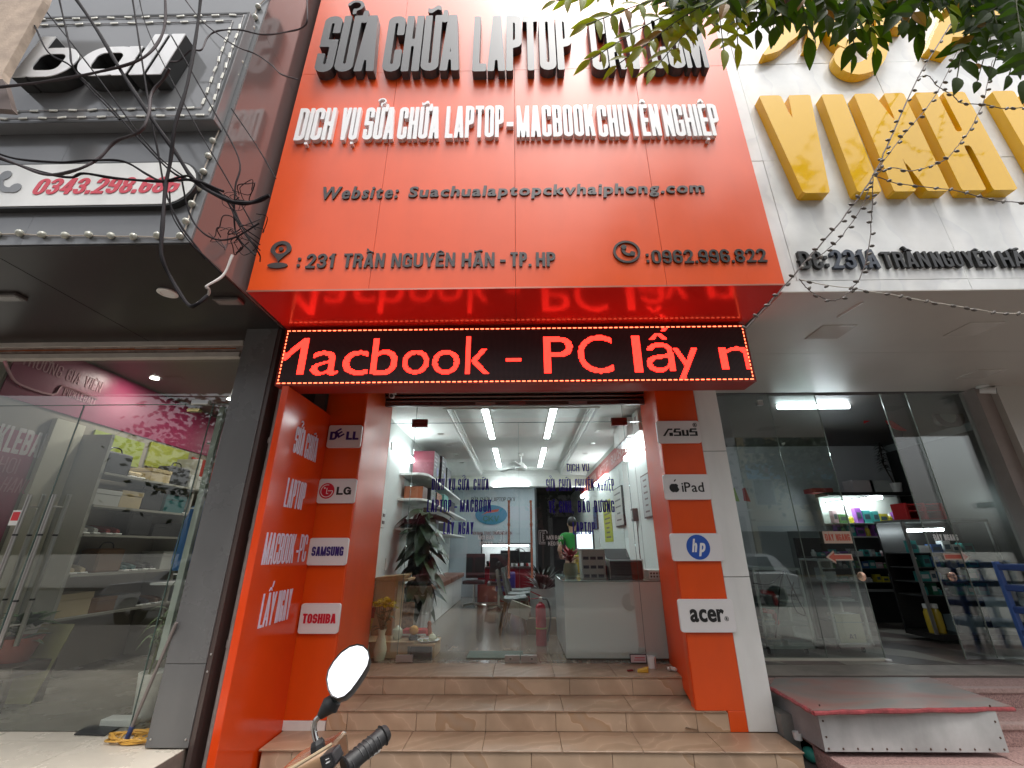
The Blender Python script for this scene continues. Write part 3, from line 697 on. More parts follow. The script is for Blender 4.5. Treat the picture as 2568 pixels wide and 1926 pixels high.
B().box(LX0, LX1, LY - .004, LY + .005, LZ0, LZ0 + .016).box(LX0, LX1, LY - .004, LY + .005, LZ1 - .010, LZ1).box(LX0, LX0 + .016, LY - .004, LY + .005, LZ0 + .0165, LZ1 - .0105).box(LX1 - .016, LX1, LY - .004, LY + .005, LZ0 + .0165, LZ1 - .0105).build('frame', pm('led_frame_red', (.25, .02, .01), rough=.35), led)
LIT = emis('lit_red_led', (1.0, .020, .013), 4.6); LITB = emis('lit_orange_led', (1.0, .12, .05), 4.0)
P_ = .0108
nx = int((LX1 - LX0 - .05) / P_); nz = int((LZ1 - LZ0 - .045) / P_)
grid = [[0] * nx for _ in range(nz)]
gx0, gz0 = LX0 + .025, LZ0 + .022
def raster(s, u0, u1, vb, vt):
    a = at(u0, vb, y=LY); b = at(u1, vb, y=LY); zt = at((u0 + u1) / 2, vt, y=LY).z
    z0 = a.z; h = zt - z0; W = b.x - a.x
    ws = [OUTL[c][2] - OUTL[c][1] for c in s]; gap_ = .1 * CAPH
    tot = sum(ws) + gap_ * (len(s) - 1); sx = W / tot; sy = h / CAPH; x = a.x
    for c, w0 in zip(s, ws):
        me = glyph(c, sx, sy, 0, 0, LIT)
        vs = [(v.co.x + x, v.co.y + z0) for v in me.vertices]
        for p in me.polygons:
            idx = list(p.vertices)
            for k in range(1, len(idx) - 1):
                A, Bq, C_ = vs[idx[0]], vs[idx[k]], vs[idx[k + 1]]
                ix0 = int((min(A[0], Bq[0], C_[0]) - gx0) / P_) - 1; ix1 = int((max(A[0], Bq[0], C_[0]) - gx0) / P_) + 2
                iz0 = int((min(A[1], Bq[1], C_[1]) - gz0) / P_) - 1; iz1 = int((max(A[1], Bq[1], C_[1]) - gz0) / P_) + 2
                for iz in range(max(0, iz0), min(nz, iz1)):
                    for ix in range(max(0, ix0), min(nx, ix1)):
                        px, pz = gx0 + (ix + .5) * P_, gz0 + (iz + .5) * P_
                        d1 = (px - Bq[0]) * (A[1] - Bq[1]) - (A[0] - Bq[0]) * (pz - Bq[1]); d2 = (px - C_[0]) * (Bq[1] - C_[1]) - (Bq[0] - C_[0]) * (pz - C_[1]); d3 = (px - A[0]) * (C_[1] - A[1]) - (C_[0] - A[0]) * (pz - A[1])
                        if not ((d1 < 0 or d2 < 0 or d3 < 0) and (d1 > 0 or d2 > 0 or d3 > 0)): grid[iz][ix] = 1
        x += w0 * sx + gap_ * sx
raster('M', 654, 760, 941, 850)
raster('a', 776, 847, 940, 852); raster('c', 855, 920, 940, 851); raster('b', 927, 994, 940, 848); raster('o', 1006, 1074, 938, 850); raster('o', 1082, 1151, 938, 850); raster('k', 1166, 1227, 937, 845)
raster('–', 1269, 1308, 936, 846); raster('P', 1366, 1440, 936, 845); raster('C', 1452, 1542, 936, 842)
raster('l', 1592, 1612, 933, 843); raster('ấ', 1625, 1698, 932, 843); raster('y', 1693, 1758, 930, 843); raster('n', 1811, 1893, 928, 842)
lit = MB(); brd = MB(); e_ = P_ * .40
for iz in range(nz):
    for ix in range(nx):
        if grid[iz][ix]:
            x, z = gx0 + (ix + .5) * P_, gz0 + (iz + .5) * P_
            lit.add([(x - e_, LY - .003, z - e_), (x + e_, LY - .003, z - e_), (x + e_, LY - .003, z + e_), (x - e_, LY - .003, z + e_)], [(0, 1, 2, 3)])
x = LX0 + .02
while x < LX1 - .03:
    for z in (LZ0 + .0, LZ1 - .0):
        zc = z + (.024 if z < 3.2 else -.018)
        for k in range(3):
            xx = x + k * .0105; s_ = .0046
            brd.add([(xx - s_, LY - .003, zc - s_), (xx + s_, LY - .003, zc - s_), (xx + s_, LY - .003, zc + s_), (xx - s_, LY - .003, zc + s_)], [(0, 1, 2, 3)])
    x += .048
z = LZ0 + .05
while z < LZ1 - .03:
    for xx in (LX0 + .023, LX1 - .023):
        for k in range(2):
            z_ = z + k * .0105; s_ = .0046
            brd.add([(xx - s_, LY - .003, z_ - s_), (xx + s_, LY - .003, z_ - s_), (xx + s_, LY - .003, z_ + s_), (xx - s_, LY - .003, z_ + s_)], [(0, 1, 2, 3)])
    z += .036
tagp(lit.build('lit_leds', LIT, led, recalc=False), kind='stuff'); tagp(brd.build('border_leds', LITB, led, recalc=False), kind='stuff')
# ================================================================ maker plaques on the pillars
def plaque(desc, uvc, w_, h_, draw, right=False):
    c = at(*uvc, y=4.475 - .03)
    r = thing('plaque', desc, 'sign', (c.x, 4.472, c.z), 'maker plaques on the red pillars')
    M = frame((c.x, 4.472, c.z))
    MB().prism(rrect(w_, h_, .025), M, .03).build('plate', LOGOW, r, bevel=.003)
    draw(r, M @ Matrix.Translation((0, 0, .0305)), (c.x, 4.4418, c.z), w_, h_)
    return r
def tx(r, s, P, x0, x1, z, h, mt, bold=.004, **k):
    return text(r, s, (P[0] + x0, P[1], P[2] + z), (P[0] + x1, P[1], P[2] + z), h, .003, mt, bold, name='letter', **k)
def cx(r, s, P, x0, x1, z, h, mt, st_, br_, **k):
    return ctext(r, s, (P[0] + x0, P[1], P[2] + z), (P[0] + x1, P[1], P[2] + z), h, .003, mt, stem=st_, bar=br_, **k)
def d_dell(r, M, P, w_, h_):
    cx(r, 'D', P, -.155, -.075, -.04, .09, NAVY, .3, .22); 
    cx(r, 'E', (P[0] - .068, P[1], P[2] + .0), 0, .068, -.012, .085, NAVY, .28, .2) if False else ctext(r, 'E', (P[0] - .062, P[1], P[2] - .022), (P[0] + .0, P[1], P[2] + .018), .085, .003, NAVY, stem=.28, bar=.2, up=(-.5, 0, .85)); cx(r, 'LL', P, .02, .155, -.04, .09, NAVY, .3, .22)
def d_lg(r, M, P, w_, h_):
    Mc = M @ Matrix.Translation((-.10, 0, 0)); MB().prism(ell(.078, .078, 36), Mc, .002).build('red_disc', LOGORED, r)
    M2 = Mc @ Matrix.Translation((0, 0, .0022)); a = []
    o = [(.064 * math.cos(t), .064 * math.sin(t)) for t in [math.radians(75 + 285 * i / 24) for i in range(25)]]; ii = [(.057 * math.cos(t), .057 * math.sin(t)) for t in [math.radians(360 - 285 * i / 24) for i in range(25)]]
    MB().prism(o + ii, M2, .001).prism([(.012, -.003), (.06, -.003), (.06, .004), (.012, .004)], M2, .001).prism([(-.004, -.03), (.018, -.03), (.018, -.024), (.003, -.024), (.003, .03), (-.004, .03)], M2, .001).prism(ell(.009, .009, 12, -.024, .028), M2, .001).build('face_lines', WLET, r)
    cx(r, 'LG', P, .0, .15, -.04, .08, BLACK, .28, .22)
def d_sam(r, M, P, w_, h_): cx(r, 'SAMSUNG', P, -.155, .155, -.04, .085, NAVY, .22, .17)
def d_tos(r, M, P, w_, h_): cx(r, 'TOSHIBA', P, -.155, .155, -.04, .08, LOGORED, .26, .2)
def d_asus(r, M, P, w_, h_):
    for p in ([(-.175, -.04), (-.11, .04), (-.06, .04), (-.06, .024), (-.10, .024), (-.15, -.04)], [(-.10, -.005), (-.06, -.005), (-.06, -.04), (-.10, -.04)],
              [(-.05, .012), (-.035, .04), (.03, .04), (.03, .026), (-.02, .026), (-.02, .010), (.035, .010), (.035, -.04), (-.05, -.04), (-.05, -.026), (.01, -.026), (.01, -.004), (-.05, -.004)],
              [(.045, .024), (.072, .024), (.072, -.026), (.095, -.026), (.095, .024), (.12, .024), (.12, -.04), (.045, -.04)],
              [(.13, .012), (.145, .04), (.215, .04), (.215, .026), (.16, .026), (.16, .010), (.22, .010), (.22, -.04), (.13, -.04), (.13, -.026), (.195, -.026), (.195, -.004), (.13, -.004)]):
        MB().prism([(x * .92 - .01, y - .005) for x, y in p], M, .003).build('letter', BLACK, r)
    tx(r, 'R', P, .168, .186, .06, .024, BLACK, .001)
    ring_prism('ring', ell(.022, .022, 20, .177, .072), ell(.018, .018, 20, .177, .072), M, .002, BLACK, r)
def d_ipad(r, M, P, w_, h_):
    body = []
    for i in range(40):
        a = 2 * PI * i / 40; rr_ = .046 * (1 + .07 * math.cos(2 * a) - .05 * math.sin(a)); x, y = rr_ * math.cos(a), rr_ * math.sin(a) * 1.05
        if abs(x) < .014: y *= .9
        if (x - .056) ** 2 + (y - .008) ** 2 < .021 ** 2: x = .056 - math.sqrt(max(0, .021 ** 2 - (y - .008) ** 2))
        body.append((x - .13, y - .008))
    MB().prism(body, M, .003).prism([(-.128, .05), (-.112, .056), (-.102, .078), (-.120, .070)], M, .003).build('fruit_icon', BLACK, r)
    tx(r, 'iPad', P, -.055, .165, -.05, .095, BLACK, .001, gap=.1)
def d_hp(r, M, P, w_, h_):
    MB().prism(ell(.112, .112, 40, .01, 0), M, .002).build('blue_disc', LOGOBLUE, r)
    Pq = (P[0], P[1] - .0022, P[2])
    tx(r, 'h', Pq, -.055, .005, -.045, .12, WLET, .005, shear=.22); tx(r, 'p', Pq, .015, .085, -.045, .12, WLET, .005, shear=.22)
def d_acer(r, M, P, w_, h_):
    tx(r, 'acer', P, -.155, .155, -.05, .15, BLACK, .006, gap=.03); tx(r, 'R', P, .165, .18, -.035, .022, BLACK, .001)
    ring_prism('ring', ell(.019, .019, 20, .172, -.024), ell(.016, .016, 20, .172, -.024), M, .002, BLACK, r)
plaque('white plaque with slanted dark blue lettering, topmost on the left pillar', (864, 1094), .36, .245, d_dell)
plaque('white plaque with a red round face emblem and two black letters', (844.5, 1231), .385, .245, d_lg)
plaque('white plaque with tall dark blue lettering, third down on the left pillar', (822, 1383), .385, .25, d_sam)
plaque('white plaque with bold dark red lettering, lowest on the left pillar', (801, 1551), .37, .25, d_tos)
plaque('white plaque with angular black lettering, topmost on the right pillar', (1702, 1083), .45, .24, d_asus, True)
plaque('white plaque with a black fruit emblem and thin black lettering', (1723, 1221), .46, .25, d_ipad, True)
plaque('white plaque with a blue disc and two white letters', (1748, 1372), .49, .25, d_hp, True)
plaque('white plaque with rounded bold black lettering, lowest on the right pillar', (1773, 1544), .50, .27, d_acer, True)
# words on the left side wall (faces +x); the writing runs into the shop
def wtext(s, p0, p1, vt):
    a = at(*p0, x=-2.058); b = at(*p1, x=-2.058); zt = at(p0[0] + (vt[0] - p0[0]), vt[1], x=-2.058).z
    h = zt - a.z; b.z = a.z = (a.z + b.z) / 2
    ctext(shop, s, a, b, h, .004, PINKW, stem=.082, bar=.08, gap=.04, name='wall_letter')
wtext('SỬA', (733, 1135), (757, 1143), (747, 1070)); wtext('CHỮA', (761, 1147), (790, 1160), (775, 1087))
wtext('LAPTOP', (710, 1270), (758, 1280), (727, 1198))
wtext('MACBOOK', (654, 1417), (732, 1412), (671, 1335)); wtext('-PC', (738, 1411), (763, 1408), (748, 1340))
wtext('LẤY', (645, 1577), (681, 1566), (662, 1489)); wtext('NGAY', (687, 1564), (722, 1552), (703, 1482))
# ================================================================ left shop
GREYP = pm('grey_gloss_panel', (.17, .175, .18), rough=.13, ns=2, na=.05)
GREYM = pm('grey_pillar_panel', (.135, .135, .135), rough=.25, ns=2, na=.05, dirt=.2)
RETP = pm('dark_gloss_return', (.17, .13, .125), rough=.09, spec=.9)
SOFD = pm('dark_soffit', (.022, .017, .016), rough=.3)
CREAM = pm('cream_floor_tile', (.55, .50, .42), rough=.25, ns=3, na=.06)
BEIGE = pm('beige_trim', (.5, .46, .42), rough=.6, ns=6, na=.1)
MAG = pm('magenta_panel', (.22, .012, .06), rough=.4)
CABLE = pm('black_cable', (.012, .010, .012), rough=.75, spec=.15)
CABLEG = pm('grey_cable', (.055, .045, .048), rough=.7, spec=.2)
FY = 2.42
lb = thing('sports_shop_building', 'grey-panelled sports shop on the left with raised white letters on its fascia', 'building', (-4.5, 4, 0))
B().box(-8, -2.31, FY + .01, 3.96, 3.63, 9).build('fascia_body', CONC, lb)
xs_ = [-8, -5.9, -4.75, -3.52, -2.30]; zz_ = [3.62, 4.75, 6.2, 9]
for j in range(3):
    for i in range(4):
        B().box(xs_[i] + .001, xs_[i + 1] - .001, FY, FY + .009, zz_[j] + .001, zz_[j + 1] - .001).build('fascia_panel', GREYP, lb)
B().box(-2.309, -2.295, FY + .01, 4.3, 3.62, 6.0).build('side_panel', RETP, lb); B().box(-2.309, -2.295, FY + .01, 4.3, 6.003, 9).build('side_panel', RETP, lb)
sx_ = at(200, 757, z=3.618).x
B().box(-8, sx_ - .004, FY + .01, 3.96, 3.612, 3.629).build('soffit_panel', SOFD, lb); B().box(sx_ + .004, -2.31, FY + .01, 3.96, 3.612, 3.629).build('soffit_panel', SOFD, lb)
# recessed lamps under the soffit (unlit)
p = at(421, 733, z=3.61); r = thing('ceiling_lamp', 'round white recessed lamp, unlit, under the dark soffit of the sports shop', 'lamp', p)
B().lathe([(.072, 0), (.075, -.012), (.05, -.02), (.045, -.012), (.0, -.012)], p, 24, cap=False).build('lamp_ring', PLASW, r, smooth=True)
for uv, nm in (((27, 742), 'at the left edge'), ((577, 752), 'beside the red soffit')):
    p = at(*uv, z=3.61); r = thing('flat_lamp', 'dark rectangular lamp fixture under the soffit ' + nm, 'lamp', p)
    B().box(p.x - .12, p.x + .1, p.y - .05, p.y + .05, 3.585, 3.611).build('lamp_case', pm('dark_fixture', (.10, .09, .085), rough=.3), r, bevel=.004); B().box(p.x - .1, p.x + .08, p.y - .035, p.y + .035, 3.582, 3.5845).build('lens', pm('dull_lens', (.2, .19, .18), rough=.2), r)
# header bands above the glass
for v0, v1, y, mt, nm in ((836, 852, 3.90, pm('alu_channel', (.24, .22, .20), rough=.4), 'shutter_rail'), (854, 868, 3.915, BEIGE, 'header_trim'), (869, 884, 3.935, pm('torn_plaster', (.45, .36, .31), rough=.9, ns=9, na=.35), 'plaster_band'), (885, 897, 3.90, BEIGE, 'header_trim')):
    za, zb = at(300, v1, y=y).z, at(300, v0, y=y).z
    B().box(-8, -2.83, y, 3.97, za + .001, zb - .001).build(nm, mt, lb, bevel=.002)
yy = 3.934; mb = B(); x = -7.5; random.seed(3)
while x < -3.0:
    w_ = random.uniform(.15, .5); z = at(300, 877, y=yy).z; mb.hexa([(x, yy - .006, z - .008), (x + w_, yy - .006, z - .006), (x + w_, yy, z - .006), (x, yy, z - .008), (x, yy - .006, z + random.uniform(0, .012)), (x + w_, yy - .006, z + random.uniform(-.002, .01)), (x + w_, yy, z), (x, yy, z)]); x += w_ + .001
tagp(mb.build('exposed_brick', pm('exposed_orange', (.45, .12, .04), rough=.9), lb), kind='stuff')
# grey pillar beside the orange wall
zs1 = at(430, 1665, y=3.667).z
B().box(-2.64, -2.335, 3.665, 4.45, .31, zs1 - .002).build('pillar_panel', GREYM, lb, bevel=.002); B().box(-2.64, -2.335, 3.665, 4.45, zs1 + .002, 3.61).build('pillar_panel', GREYM, lb, bevel=.002)
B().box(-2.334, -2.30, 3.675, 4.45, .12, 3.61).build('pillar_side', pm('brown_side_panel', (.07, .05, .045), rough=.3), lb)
for z in (.36, zs1 - .05, zs1 + .06):
    for x in ((-2.61, -2.36) if z < .5 else (-2.317,)):
        B().ball((x, 3.663 if z < .5 else 3.674, z), .008, .005, .008, 8, 5).build('rivet', STEEL, lb)
B().box(-2.29, -2.13, 4.2, 4.45, 0, 3.6).build('gap_wall', pm('dark_gap', (.05, .04, .035), rough=.9), lb)
B().box(-2.64, -2.0, 4.5, 4.6, 0, 3.75).build('wall', CONC, lb)
for i, (dx, y, r_, c) in enumerate(((-2.255, 3.78, .020, (.30, .27, .25)), (-2.215, 3.86, .014, (.42, .38, .33)), (-2.175, 3.93, .017, (.36, .31, .27)))):
    d = ['thickest grey drain pipe beside the grey pillar', 'thin pale conduit between two drain pipes', 'beige pipe with joints next to the orange wall'][i]
    r = thing('pipe', d, 'pipe', (dx, y, 0), 'pipes in the gap between the two shops')
    B().tube([(dx, y, 0), (dx, y, 1.6), (dx + .006, y, 2.4), (dx, y, 3.55)], r_, 10).build('pipe_run', pm('pipe%d' % i, c, rough=.5, ns=6, na=.25), r, smooth=True)
    for z in (.9 + i * .13, 1.7 - i * .1, 2.5 + .1 * i): B().lathe([(r_ + .004, z), (r_ + .004, z + .05)], (dx, y, 0), 12).build('coupling', pm('pipe%d' % i, c), r)
# ---- floor of the left shop
fl = MB().box(-8, -2.36, 2.2, 14, 0, .293).build('shop_floor', pm('floor_edge', (.2, .16, .13), rough=.9, ns=5, na=.3)); tagp(fl, kind='structure')
for i in range(7):
    for j in range(3):
        x0 = -8 + i * .8 + .04; y0 = 2.2 + j * .8; x1 = min(x0 + .8, -2.35)
        B().box(x0 + .0015, x1 - .0015, y0 + .0015, min(y0 + .8, 3.97) - .0015 if j == 2 else y0 + .7985, .295, .3).build('floor_tile', CREAM, fl)
B().box(-8, -2.65, 3.985, 14, .295, .30).build('inner_floor', pm('grey_brown_floor', (.20, .185, .16), rough=.25, ns=2, na=.12), fl)
# ---- raised sign box, white letters, LED modules
by = FY - .10
bz1 = at(620, 31, y=by).z; bz0 = at(533, 300, y=by).z; bx1 = at(533, 307, y=by).x
rs = thing('raised_sign', 'grey raised sign box with big white rounded letters and rows of small white LED modules', 'sign', (-4.5, FY, 4.2))
B().box(-7.5, bx1, by, FY, bz0, bz1).build('sign_box', pm('sign_box_grey', (.20, .205, .21), rough=.11), rs, bevel=.004)
B().box(-7.5, bx1 - .002, by - .003, by - .0005, bz0, bz0 + .02).box(-7.5, bx1 - .002, by - .003, by - .0005, bz1 - .02, bz1).box(bx1 - .022, bx1 - .002, by - .003, by - .0005, bz0 + .0205, bz1 - .0205).build('box_edge', BLACKSIDE, rs)
dep = .12; yb_ = by - .004
a = at(31, 190, y=yb_ - dep); b = at(413, 193, y=yb_ - dep); zt = at(440, 87, y=yb_ - dep).z; a.z = b.z = (a.z + b.z) / 2; h_ = zt - a.z; a.y = b.y = yb_
b.x += .03
ctext(rs, 'ball', a, b, h_, dep, BLACKSIDE, stem=.23, bar=.15, gap=.06, shear=.14, name='letter_side')
a.y = b.y = yb_ - dep - .001
ctext(rs, 'ball', a, b, h_, .006, WLET, stem=.23, bar=.15, gap=.06, shear=.14, name='letter')
LEDM = pm('led_module_white', (.75, .74, .66), rough=.4)
me0 = None
for inset in (.045, .125):
    zt_, zb_ = bz1 - inset, bz0 + inset; xr = bx1 - inset
    sp_ = []
    x = -5.3 + inset * .7
    while x < xr - .05: sp_ += [(x, zt_, 0), (x + .03, zb_, 0)]; x += .155
    z = zb_ + .07
    while z < zt_ - .05: sp_.append((xr, z, 1)); z += .125
    for x, z, v_ in sp_:
        if me0 is None:
            o = B().box(-.034, .034, -.008, 0, -.010, .010).build('led_module', LEDM, None, bevel=.003, local=True); me0 = o.data; bpy.data.objects.remove(o)
        M_ = Matrix.Translation((x, by - .0035, z)) @ Matrix.Rotation(random.uniform(-.15, .15) + (PI / 2 * v_), 4, 'Y'); link('led_module', me0, rs, M_)
    B().tube([(-5.4, by - .006, zt_ + .004)] + [(-5.3 + k * .31, by - .006, zt_ + random.uniform(-.008, .008)) for k in range(int((xr + 5.3) / .31))] + [(xr, by - .006, zt_), (xr + .003, by - .006, (zt_ + zb_) / 2), (xr, by - .006, zb_), (-4, by - .006, zb_ + .005), (-5.4, by - .006, zb_)], .0035, 5).build('module_wire', pm('pale_wire', (.35, .33, .32), rough=.5), rs)
# ---- telephone panel
py_ = FY - .05
zc0, zc1, xr = at(300, 517, y=py_).z, at(300, 406, y=py_).z, at(489, 470, y=py_).x
tp = thing('phone_panel', 'white round-ended panel with a red slanted telephone number and a grey handset', 'sign', (xr - 2, FY, (zc0 + zc1) / 2))
Mq = frame((xr - 2, FY - .001, (zc0 + zc1) / 2)); hh = zc1 - zc0
MB().prism(rrect(4, hh, hh * .49, 10), Mq, .046).build('panel_side', BLACKSIDE, tp); MB().prism(rrect(3.97, hh - .03, (hh - .03) * .49, 10), Mq @ Matrix.Translation((0, 0, .0465)), .004).build('panel', WHITEP, tp)
a = at(78, 484, y=py_ - .003); b = at(447, 487, y=py_ - .003); zt = at(260, 446, y=py_ - .003).z; a.z = b.z = (a.z + b.z) / 2
ctext(tp, '0343.298.686', a, b, zt - a.z, .003, pm('pinkish_red_print', (.62, .06, .09), rough=.5), stem=.22, bar=.16, gap=.07, shear=.16)
p = at(16, 462, y=py_ - .003); handset('handset_icon', frame((p.x, py_ - .003, p.z)), 2.0, pm('mid_grey_print', (.22, .23, .24), rough=.5), tp, .003)
# ---- strings of clear bulbs along the fascia edges
lst = thing('bulb_string', 'string of small clear bulbs running down the edge of the grey fascia', 'string lights', (-2.4, FY, 4.5))
pr_ = [(680, -20), (647, 16), (640, 43), (632, 70), (622, 97), (612, 126), (603, 156), (592, 187), (581, 217), (570, 250), (559, 283), (547, 318), (533, 353), (522, 391), (510, 430), (496, 471), (481, 511), (466, 555), (452, 591), (394, 590), (334, 593), (278, 591), (222, 588), (163, 590), (105, 588), (49, 584), (-8, 586)]
bp_ = [at(u, v, y=FY - .018) for u, v in pr_]
bulb = pm('clear_bulb', (.45, .45, .38), rough=.12, spec=.9); bme = None
for p in bp_:
    if bme is None:
        o = B().lathe([(.005, -.028), (.018, -.018), (.025, 0), (.020, .016), (.008, .024)], (0, 0, 0), 10).build('bulb', bulb, None, smooth=True, local=True); bme = o.data; bpy.data.objects.remove(o)
    link('bulb', bme, lst, Matrix.Translation(p) @ Matrix.Rotation(random.uniform(-.6, .6), 4, 'Y') @ Matrix.Rotation(random.uniform(-.6, .6), 4, 'X'))
B().tube(smooth_pts([p + V((random.uniform(-.01, .01), .008, random.uniform(-.01, .01))) for p in bp_], 3), .005, 6).build('wire', pm('pale_wire2', (.42, .36, .3), rough=.6), lst)
# ---- beam end in the top left corner
cb = thing('concrete_beam', 'beige concrete beam end sticking in at the top left corner, in front of the grey fascia', 'beam', at(30, 150, y=2.05))
P = [at(u, v, y=2.05) for u, v in ((-60, -60), (130, -60), (108, 0), (72, 64), (8, 180), (0, 205), (-60, 220))]
MB().prism([(p.x, p.z) for p in P], Matrix(((1, 0, 0, 0), (0, 0, 1, 2.05), (0, 1, 0, 0), (0, 0, 0, 1))), .05).build('beam', pm('beige_concrete', (.42, .33, .26), rough=.9, ns=7, na=.25, bump=.3), cb)
P = [at(u, v, y=2.045) for u, v in ((-60, 200), (6, 198), (12, 208), (30, 275), (-60, 268))]
MB().prism([(p.x, p.z) for p in P], Matrix(((1, 0, 0, 0), (0, 0, 1, 2.045), (0, 1, 0, 0), (0, 0, 0, 1))), .04).build('brown_bracket', pm('brown_steel', (.10, .07, .06), rough=.6), cb)
# ---- shop glass
GLASSL = glassm('street_side_glass', (.90, .92, .90), 1.5, 1.3)
GY = 3.965
lg = thing('entrance_glazing', 'frameless glass front of the sports shop with tall steel tube handles', 'glazing', (-4.5, GY, .3))
zt1 = at(300, 897, y=GY).z; zd = at(300, 1015, y=GY).z
ge = at(483, 1215, y=GY).x; gd = at(168, 1130, y=GY).x
def pane(parent, x0, x1, z0, z1, y, mt=None, th=.010, nm='glass_pane'):
    return B().box(x0 + .002, x1 - .002, y, y + th, z0 + .002, z1 - .002).build(nm, mt or GLASSL, parent)
EDGE = pm('glass_edge', (.10, .16, .14), rough=.2)
pane(lg, -8, -2.83, zd, zt1, GY)
for a_, b_ in ((-8, gd), (gd, ge), (ge, -2.645)): pane(lg, a_, b_, .303, zd, GY)
B().box(-8, -2.83, GY - .001, GY + .011, zd - .003, zd + .002).build('glass_joint', EDGE, lg)
for x in (gd, ge): B().box(x - .0025, x + .0025, GY - .001, GY + .011, .303, zd - .0035).build('glass_joint', EDGE, lg)
p = at(505, 1010, y=GY); B().cbox((p.x, GY, p.z), .17, .05, .045).build('patch_fitting', STEEL, lg, bevel=.003); p = at(490, 1030, y=GY); B().cbox((p.x, GY - .01, p.z), .12, .05, .03).build('patch_fitting', pm('brass', (.5, .42, .2), rough=.2, metal=1), lg, bevel=.003)
for u, y in ((138, GY - .055), (77, GY - .055), (175, GY + .065), (112, GY + .065)):
    x = at(u, 1240, y=y).x; z1_ = at(u, 1240, y=y).z
    o = B().tube([(x, y, z1_), (x, y, .86)], .017, 12).build('handle', STEEL, lg, smooth=True)
    B().lathe([(.0182, 1.72), (.0182, 1.735)], (x, y, 0), 12).lathe([(.0182, 1.2), (.0182, 1.215)], (x, y, 0), 12).build('handle_ring', PLASB, o)
for u in (138, 77):
    x = at(u, 1240, y=GY - .055).x
    for z in (1.97, 1.02): B().tube([(x, GY - .055, z), (x, GY + .065, z)], .007, 8).build('handle_bolt', STEEL, lg)
x0 = at(560, 1017, y=GY + .03).x; zf = at(415, 1655, y=GY + .03).z
B().box(x0 - .028, x0 + .028, GY + .02, GY + .06, zf, zd - .02).build('upright', pm('pale_green_frame', (.48, .53, .48), rough=.4), lg, bevel=.003)
for z in (2.55, 1.95, 1.4): B().box(x0 - .07, x0 - .03, GY + .03, GY + .05, z, z + .012).build('hook', PLASW, lg)
p = at(38, 1297, y=GY - .004); st_ = thing('door_sticker', 'small red and white sticker on the left glass door by the handles', 'sticker', p)
B().box(p.x - .04, p.x + .04, GY - .004, GY - .001, p.z - .07, p.z + .06).build('sticker_white', PLASW, st_); B().box(p.x - .033, p.x + .033, GY - .0055, GY - .0042, p.z - .03, p.z + .045).build('sticker_red', pm('sticker_red', (.6, .02, .03), rough=.4), st_)
# ---- interior of the sports shop
LI = thing('sports_shop_room', 'inside of the sports shop: long side wall with magenta graphics behind the glass', 'room', (-5.3, 8, .3))
B().box(-5.45, -5.3, 4.0, 14, .3, 3.76).build('wall', pm('beige_wall', (.24, .21, .17), rough=.7), LI)
B().box(-5.3, -2.15, 13.9, 14.05, .3, 3.76).build('wall', WHITEW, LI); B().box(-2.65, -2.3, 4.62, 13.9, .3, 3.76).build('wall', WHITEW, LI)
B().box(-5.45, -2.3, 3.99, 14.05, 3.76, 3.9).build('ceiling', pm('grey_ceiling', (.16, .155, .145), rough=.4), LI)
B().box(-5.298, -5.285, 4.02, 7.6, 3.08, 3.745).build('magenta_band', MAG, LI)
B().box(-5.298, -5.28, 4.02, 4.55, .6, 2.78).build('magenta_poster', MAG, LI); B().box(-5.297, -5.24, 4.60, 4.94, .3, 3.0).build('column', pm('cream_column', (.5, .47, .38), rough=.6), LI)
PT = pm('pink_print', (.42, .18, .22), rough=.6)
def wl(s, p0, p1, h_, st_=.14, mt=PT, shear=0):
    a = at(*p0, x=-5.283); b = at(*p1, x=-5.283); a.z = b.z = (a.z + b.z) / 2; a.x = b.x = -5.283
    ctext(LI, s, a, b, h_, .003, mt, stem=st_, bar=st_ * .85, gap=.09, shear=shear, name='wall_letter')
wl('TRƯỜNG GIÀ VIÊN'.replace('À', 'A').replace('Ề', 'E'), (45, 926), (255, 973), .14, .11)
wl('PICKLEBALL', (155, 995), (240, 1014), .09, .13)
wl('PICKLEBALL', (-90, 1120), (127, 1150), .27, .2, pm('white_print', (.55, .5, .5), rough=.6))
wl('PHOI', (-35, 1180), (38, 1188), .16, .09); wl('N HANG', (-40, 1232), (73, 1236), .15, .09, shear=.15)
cl = [at(u, v, x=-5.28) for u, v in ((12, 905), (25, 938), (50, 965), (130, 990), (150, 972), (165, 970), (245, 1000))]
B().tube(smooth_pts(cl, 3), .014, 4).build('court_line', PT, LI)
DL = emis('lit_downlight', (1, .97, .9), 30)
for i, (u, v) in enumerate(((388, 948), (579, 1001), (470, 1060), (300, 985), (0, 0))):
    p = at(u, v, z=3.755)
    if i > 1: p = V((-4.3, 6.4 + 2.2 * (i - 2), 3.755))  # lamps after the second are added to brighten the shop
    r = thing('downlight', ['lit round downlight nearest the glass in the sports shop ceiling', 'lit small downlight next to the grey pillar', 'added lit downlight deep in the sports shop', 'added lit downlight deepest in the sports shop', 'added lit downlight in line with the shoe shelves of the sports shop'][i], 'lamp', p)
    B().lathe([(.05, 0), (.05, -.006), (0, -.006)], p, 16, cap=False).build('lamp_disc', DL, r)
    ld = bpy.data.lights.new('downlight_beam', 'AREA'); ld.shape = 'DISK'; ld.size = .09; ld.energy = 6; ld.color = (1, .96, .88); lo = bpy.data.objects.new('downlight_beam', ld); COL.objects.link(lo); lo.parent = r; lo.location = (0, 0, -.012)
    B().lathe([(.07, 0), (.07, -.008), (.052, -.008), (.052, 0)], p, 16, cap=False).build('lamp_ring', STEEL, r)
shf = thing('display_shelves', 'long white display shelves of shoes and bags on the magenta-banded wall', 'shelves', (-5.1, 9, .3))
SHW = pm('shelf_white', (.34, .33, .29), rough=.5)
